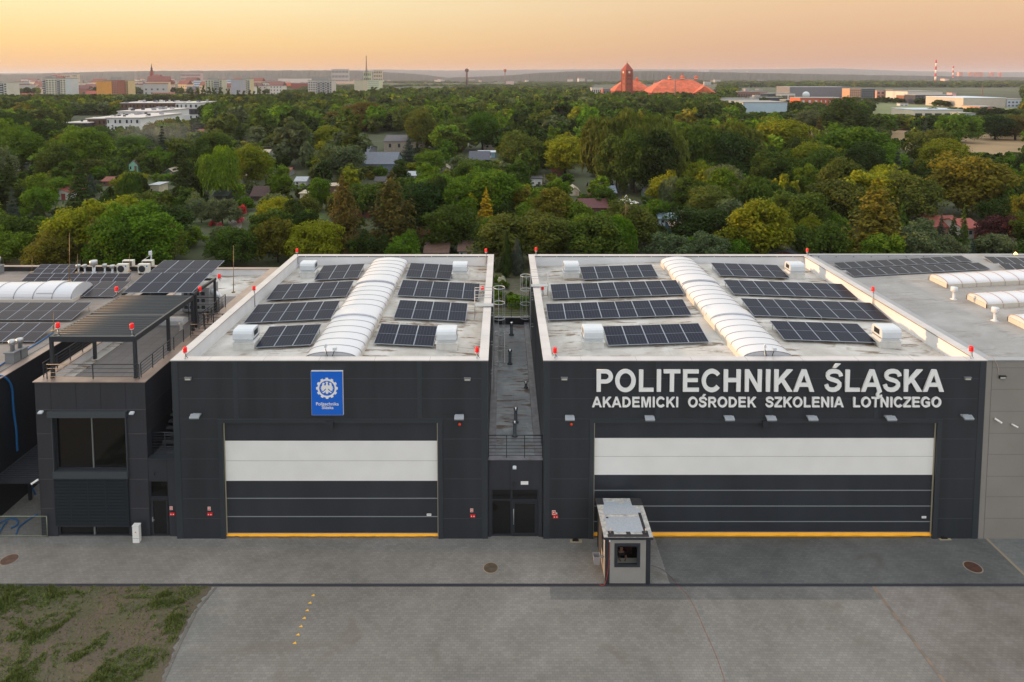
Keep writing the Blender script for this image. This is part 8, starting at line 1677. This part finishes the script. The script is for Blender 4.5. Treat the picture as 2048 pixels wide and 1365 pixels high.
def lattice(px, top, base, Yd, wpx, label, m_):
    k = (Yd-CY)/1365; x = FY(px, base, Yd).x; z0, z1 = FY(px, base, Yd).z, FY(px, top, Yd).z; z0 = 0; t = thing('lattice_tower', label, 'mast', (x, Yd, 0), 'masts on the skyline'); q = MB(); h_ = z1-z0; n_ = 14
    def W(f): return wpx*k*(.5*(1-f)**2.2+.06)
    for s in (-1, 1):
        for s2 in (-1, 1): q.tube([(x+s*W(i/n_), Yd+s2*W(i/n_), z0+h_*i/n_) for i in range(n_+1)], .22*k, 4)
    q.build('leg', m_, t); q = MB()
    for i in range(n_):
        a, b_ = W(i/n_), W((i+1)/n_); za_, zb_ = z0+h_*i/n_, z0+h_*(i+1)/n_
        for s2 in (-1, 1): q.tube([(x-a,Yd+s2*a,za_),(x+b_,Yd+s2*b_,zb_)], .12*k, 3); q.tube([(x+a,Yd+s2*a,za_),(x-b_,Yd+s2*b_,zb_)], .12*k, 3); q.tube([(x-b_,Yd+s2*b_,zb_),(x+b_,Yd+s2*b_,zb_)], .12*k, 3)
    q.build('brace', m_, t)
lattice(733, 112, 158, 1700, 7, 'tall wooden lattice radio tower standing on the skyline', mat('tarred wood', (92,58,58), .9))
lattice(1350, 158, 192, 560, 7, 'grey electricity pylon before the big red roof', mat('pylon grey', (150,120,110), .6)); lattice(1708, 162, 180, 900, 6, 'rusty lattice pylon behind the business park', mat('pylon rust', (150,110,86), .6)); lattice(1964, 172, 195, 800, 4, 'slim pylon right of the two striped chimneys', mat('pylon grey', (150,120,110), .6))
def chimney(px, top, base, wpx, label, seg, mats_):
    g_ = G(px, base, 0); k = (g_.y-CY)/1365; z1 = FY(px, top, g_.y).z; t = thing('factory_chimney', label, 'chimney', (g_.x, g_.y, 0), 'factory chimneys'); r0, r1 = wpx*k*.55, wpx*k*.42
    for i in range(seg): q = MB(); f0, f1 = i/seg, (i+1)/seg; q.lathe((g_.x,g_.y,0), [(r0+(r1-r0)*f0, z1*f0), (r0+(r1-r0)*f1, z1*f1)], 14); q.build('shaft', mats_[i % len(mats_)], t)
    return g_, z1, k
rw = [mat('chimney red', (200,34,50), .6), mat('chimney white', (236,222,206), .6)]
for px, tp, bs, w_, lb_ in ((1870.5, 120, 167, 3.4, 'taller red and white striped chimney on the right horizon'), (1905.5, 132.5, 164, 2.8, 'shorter red and white striped chimney on the right horizon')):
    g_, z1, k = chimney(px, tp, bs, w_, lb_, 7, rw); 
block('blue power plant building below the striped chimneys', 1857, 1868, 162, 167, 30, (60,90,140), group=TG, name='power_plant', cat='power plant'); block('pale pink boiler house between the striped chimneys', 1889, 1898, 158, 166, 30, (226,186,176), group=TG, name='power_plant', cat='power plant'); block('long blue hall right of the striped chimneys', 1898, 1918, 161, 166, 30, (60,90,140), group=TG, name='power_plant', cat='power plant')
g_ = G(1929, 163, 0); k = (g_.y-CY)/1365; t = thing('cooling_tower', 'small blue and pink cooling tower beyond the business park', 'tower', tuple(g_)); q = MB(); q.lathe(g_, [(3.4*k,0),(2.4*k,3.5*k),(1.7*k,6*k)], 14); q.build('shell', mat('cool blue', (60,90,150), .7), t)
chimney(1574, 141, 156, 1.8, 'slim dark brick chimney in the distant woods', 3, [mat('sooty brick', (110,70,64), .9)]); chimney(1494, 142.5, 158, 1.2, 'thin pale chimney in the distant woods', 3, [mat('pale conc', (200,186,176), .8)]); chimney(167, 160, 172, 1.5, 'thin brick chimney in the left town', 2, [mat('sooty brick', (110,70,64), .9)])
for px, tp, hdw, lb_ in ((933.5, 137, 4.5, 'dark brick water tower on the centre skyline'), (1010, 137.5, 2.6, 'slender concrete water tower on the centre skyline')):
    Yd = 1700.; k = (Yd-CY)/1365; x = FY(px, 150, Yd).x; z = FY(px, tp, Yd).z; t = thing('water_tower', lb_, 'water tower', (x, Yd, 0), 'water towers on the skyline'); q = MB(); q.lathe((x,Yd,0), [(hdw*.42*k,0),(hdw*.42*k,z-7*k)], 12); q.build('shaft', wcol((150,130,120) if hdw < 3 else (96,70,66)), t)
    q = MB(); q.lathe((x,Yd,z-7*k), [(hdw*.6*k,0),(hdw*.85*k,1.5*k),(hdw*.85*k,4.5*k),(.2,7*k)] if hdw > 3 else [(hdw*.6*k,0),(hdw*1.1*k,3*k),(hdw*1.1*k,5.5*k),(.2,6*k)], 12, smooth=False); q.build('tank', wcol((96,56,50) if hdw > 3 else (190,110,90)), t)
for px, top, base_, lb_ in ((41,143,150,'leftmost of two faint wind turbines on the ridge'),(74,141.5,148,'second of two faint wind turbines on the ridge')):
    Yd = 7000.; k = (Yd-CY)/1365; x = FY(px, base_, Yd).x; z = FY(px, top, Yd).z; t = thing('wind_turbine', lb_, 'wind turbine', (x, Yd, 0), 'wind turbines on the ridge'); q = MB(); q.tube([(x,Yd,0),(x,Yd,z)], .45*k, 6, r2=.25*k); q.build('tower', whitemetal, t); q = MB()
    for a_ in (20, 140, 260): q.tube([(x,Yd-3,z),(x+3.4*k*math.cos(R(a_)),Yd-3,z+3.4*k*math.sin(R(a_)))], .22*k, 4, r2=.06*k)
    q.build('blade', whitemetal, t)
# ---- anonymous small town houses
hm = []
rr = random.Random(21)
wallc = [(206,190,176),(214,206,196),(196,160,140),(180,176,172),(222,196,160),(170,120,100)]; roofc = [(128,80,70),(116,78,72),(104,98,100),(140,92,76)]
for i in range(8):
    q = MB(); w_, d_, h_, rh_ = rr.uniform(9,16), rr.uniform(9,12), rr.uniform(5,10), rr.uniform(2.5,5); fl = i in (3, 6)
    q.box(-w_/2, w_/2, 0, d_, 0, h_)
    if not fl: q.prism([(-.5,h_+.01),(d_/2,h_+rh_),(d_+.5,h_+.01)], -w_/2-.4, w_/2+.4, 'x', k=1)
    else: q.box(-w_/2-.2, w_/2+.2, -.2, d_+.2, h_+.01, h_+.6, k=1)
    q.k = 2
    for a in range(4):
        for b_ in range(int(h_/3)): q.box(-w_/2+w_*(a+.3)/4, -w_/2+w_*(a+.62)/4, -.06, -.005, 1+b_*3, 2.4+b_*3)
    o = q.build('town_house', [wcol(wallc[i % 6]), wcol(roofc[i % 4]), mat('town window (78, 84, 92)', (78,84,92), .3)]); hm.append(o.data); bpy.data.objects.remove(o)
nH = 0
ZN = [(0,560,152,192,168),(560,800,150,166,46),(800,1060,151,166,46),(1060,1240,152,166,18),(1290,1600,156,172,16),(1750,2048,150,165,14)]
labs = ['distant small house in the left town under the long ridge','distant small house between the white tower block and the centre','distant small house on the centre skyline below the water towers','distant small house left of the clock tower','distant small house in the woods behind the big red roofs','distant small house near the striped chimneys']
for zi, (a, b_, c_, d_, n_) in enumerate(ZN):
    for i in range(n_):
        px, py = rr.uniform(a, b_), c_+(d_-c_)*rr.random()**.8; g_ = G(px, py, 0)
        if g_.y > 5200: continue
        o = bpy.data.objects.new('town_house', rr.choice(hm)); COL.objects.link(o); s = rr.uniform(1.0, 1.6); o.location = (g_.x, g_.y, 0); o.scale = (s*rr.uniform(.9, 1.9), s, s*rr.uniform(.8, 1.25)); o.rotation_euler = (0,0,rr.uniform(-.4,.4))
        tag(o, labs[zi], 'house', 'small distant town houses, area %s' % ['of the left town','left of centre','of the centre skyline','left of the clock tower','behind the red roofs','by the striped chimneys'][zi]); nH += 1
# pink distant estate on the right horizon
for px, w_ in ((1918,8),(1940,5),(1951,8),(1961,6),(1982,7),(2000,5)): block('pinkish distant apartment block on the right horizon', px, px+w_, 145, 149, 20, (226,150,130), group='pinkish blocks on the right horizon', base_in=4200)
# terraced flats in the left middle distance (white and black)
def flats(label, px0, px1, top, base, dep, bands, nwin, rc=(196,190,184)):
    g0 = G(px0, base, 0); Yb = g0.y; x0, x1 = FY(px0, base, Yb).x, FY(px1, base, Yb).x; z1 = FY(px0, top, Yb).z
    t = thing('terraced_flats', label, 'apartment building', ((x0+x1)/2, Yb, 0), 'white and black terraced flats'); n_ = len(bands); 
    for i, c in enumerate(bands): q = MB(); s = .9*(n_-1-i)*0; o_ = .35*(i % 2); q.box(x0-o_, x1+o_, Yb-o_, Yb+dep, z1*(n_-1-i)/n_+.002*i, z1*(n_-i)/n_-.002*i); q.build('storey', wcol(c), t)
    q = MB(); q.box(x0-.4, x1+.4, Yb-.4, Yb+dep+.3, z1+.01, z1+.35); q.build('roof', wcol(rc), t)
    q = MB(); rr_ = random.Random(int(px0)); w_ = (x1-x0)/nwin
    for i in range(nwin):
        for j in range(n_): a = x0+w_*(i+rr_.uniform(.2,.5)); q = MB(); q.box(a, a+w_*rr_.uniform(.2,.45), Yb-.45, Yb-.355, z1*j/n_+z1/n_*.25, z1*j/n_+z1/n_*.75); q.build('window', gl2, t)
    for i in range(int(nwin*1.5)): q = MB(); a, b_ = rr_.uniform(x0+1, x1-1), rr_.uniform(Yb+2, Yb+dep-2); s = rr_.uniform(.3, .8); q.box(a-s, a+s, b_-s, b_+s, z1+.351, z1+.35+rr_.uniform(.5,1.3)); q.build('roof_vent', wcol(rr_.choice([(70,70,76),(190,186,180),(150,150,156)])), t)
    return t
W8, B8, N8 = (214,214,212), (66,62,66), (104,78,62)
flats('long rear wing of the terraced flats with black and brown upper storeys', 243, 352, 207, 240, 22, (N8, B8, W8), 14); flats('stepped right end of the terraced flats with white balconies', 352, 397, 207, 240, 26, (W8, B8, W8), 5)
flats('middle wing of the terraced flats with pale roof', 237, 313, 224, 262, 34, (W8, W8, B8), 8); flats('front wing of the terraced flats, white right half', 215, 283, 237, 276, 36, (W8, W8, B8), 6); flats('front wing of the terraced flats, brown clad middle', 176, 214.5, 238.5, 276, 34, (N8, B8, B8), 4); flats('front wing of the terraced flats, dark left half', 132, 176, 247, 278, 30, (B8, N8, B8), 5)
# ================================================ HILLS
def ridge(name, label, Yd, pts, m_, amp, seed, depth=900.):
    k = (Yd-CY)/1365; xs = np.linspace(pts[0][0], pts[-1][0], 700); ys = np.interp(xs, [p[0] for p in pts], [p[1] for p in pts])
    n_ = vnoise(xs, xs*0+seed, .12, seed)+.6*vnoise(xs, xs*0+seed, .35, seed+1)+.35*vnoise(xs, xs*0+seed, .9, seed+3)-.97; X = (xs-PX)/1365*(Yd-CY)*1.0; Z = np.array([FY(1007, y, Yd).z for y in ys])-n_*amp*k*.0+n_*amp*k
    Z = np.maximum(Z, 1); v = []; m__ = len(X)
    prof = [(-depth, 0.), (-depth*.6, .45), (-depth*.3, .8), (0, 1.), (depth*.3, .8), (depth, 0)]
    for dy, f_ in prof:
        jit = (vnoise(xs, xs*0+dy, .5, seed+5)-.5)*.08*(0 < f_ < 1)
        v += [(X[i]*(1+dy/(Yd-CY)), Yd+dy, Z[i]*(f_+jit[i])) for i in range(m__)]
    q = MB(); q.add(v, [(j*m__+i, j*m__+i+1, (j+1)*m__+i+1, (j+1)*m__+i) for j in range(len(prof)-1) for i in range(m__-1)], smooth=False); o = q.build(name, m_, recalc=False); tag(o, label, kind='structure')
def hillmat(nm, c1, c2, sc): m, n, l, b = nodes_mat(nm); t = n.new('ShaderNodeTexCoord').outputs['Object']; mp = n.new('ShaderNodeMapping'); mp.inputs['Scale'].default_value = (1,1,3); l.new(t, mp.inputs[0]); z = noise(n, l, mp.outputs[0], sc, 8, .75); l.new(cramp(n, l, z.outputs[0], [(.35, c1), (.65, c2)]).outputs[0], b.inputs['Base Color']); b.inputs['Roughness'].default_value = 1; return m
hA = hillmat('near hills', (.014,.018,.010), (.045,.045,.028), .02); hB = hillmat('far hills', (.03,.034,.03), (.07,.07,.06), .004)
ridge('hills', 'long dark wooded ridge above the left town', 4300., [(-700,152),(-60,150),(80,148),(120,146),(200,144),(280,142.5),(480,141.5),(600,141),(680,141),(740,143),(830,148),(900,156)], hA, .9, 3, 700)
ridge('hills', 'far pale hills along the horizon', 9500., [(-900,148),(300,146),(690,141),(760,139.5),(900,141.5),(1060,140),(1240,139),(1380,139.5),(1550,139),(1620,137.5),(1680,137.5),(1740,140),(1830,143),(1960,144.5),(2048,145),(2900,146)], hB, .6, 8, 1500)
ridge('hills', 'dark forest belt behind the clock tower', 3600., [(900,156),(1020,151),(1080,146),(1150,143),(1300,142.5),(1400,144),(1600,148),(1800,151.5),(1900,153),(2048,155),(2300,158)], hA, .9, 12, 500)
# ================================================ HAZE
m = bpy.data.materials.new('haze air'); m.use_nodes = True; nt = m.node_tree; nt.nodes.clear(); o_ = nt.nodes.new('ShaderNodeOutputMaterial'); v_ = nt.nodes.new('ShaderNodeVolumePrincipled'); v_.inputs['Color'].default_value = (.80,.80,.86,1); v_.inputs['Density'].default_value = .000075; v_.inputs['Anisotropy'].default_value = .1; nt.links.new(v_.outputs[0], o_.inputs['Volume'])
q = MB(); q.box(-21000, 21000, -600, 21000, -1., 150.); o = q.build('haze', m); tag(o, 'thin evening haze in the air over the whole landscape', 'haze', kind='stuff'); print('houses', nH)

# faint garden smoke drifting over the allotments
m = bpy.data.materials.new('garden smoke'); m.use_nodes = True; nt = m.node_tree; nt.nodes.clear(); o_ = nt.nodes.new('ShaderNodeOutputMaterial'); v_ = nt.nodes.new('ShaderNodeVolumePrincipled'); v_.inputs['Color'].default_value = (.85,.85,.88,1)
t_ = nt.nodes.new('ShaderNodeTexCoord'); z_ = nt.nodes.new('ShaderNodeTexNoise'); z_.inputs['Scale'].default_value = 2.2; z_.inputs['Detail'].default_value = 4; nt.links.new(t_.outputs['Generated'], z_.inputs[0])
gr = nt.nodes.new('ShaderNodeVectorMath'); gr.operation = 'DISTANCE'; gr.inputs[1].default_value = (.5,.5,.5); nt.links.new(t_.outputs['Generated'], gr.inputs[0])
mr_ = nt.nodes.new('ShaderNodeMapRange'); nt.links.new(gr.outputs['Value'], mr_.inputs[0]); mr_.inputs[1].default_value = .48; mr_.inputs[2].default_value = .1; mr_.inputs[3].default_value = 0; mr_.inputs[4].default_value = 1
m2 = nt.nodes.new('ShaderNodeMapRange'); nt.links.new(z_.outputs[0], m2.inputs[0]); m2.inputs[1].default_value = .48; m2.inputs[2].default_value = .72; m2.inputs[3].default_value = 0; m2.inputs[4].default_value = .014
mm = nt.nodes.new('ShaderNodeMath'); mm.operation = 'MULTIPLY'; nt.links.new(mr_.outputs[0], mm.inputs[0]); nt.links.new(m2.outputs[0], mm.inputs[1]); nt.links.new(mm.outputs[0], v_.inputs['Density']); nt.links.new(v_.outputs[0], o_.inputs['Volume'])
g_ = G(345, 330, 0); q = MB(); q.lathe((g_.x, g_.y+10, 7), [(2,-6.5),(26,-4),(36,0),(26,4),(2,6.5)], 16); o = q.build('smoke', m); tag(o, 'faint wisp of grey smoke drifting over the gardens on the left', 'smoke', kind='stuff')
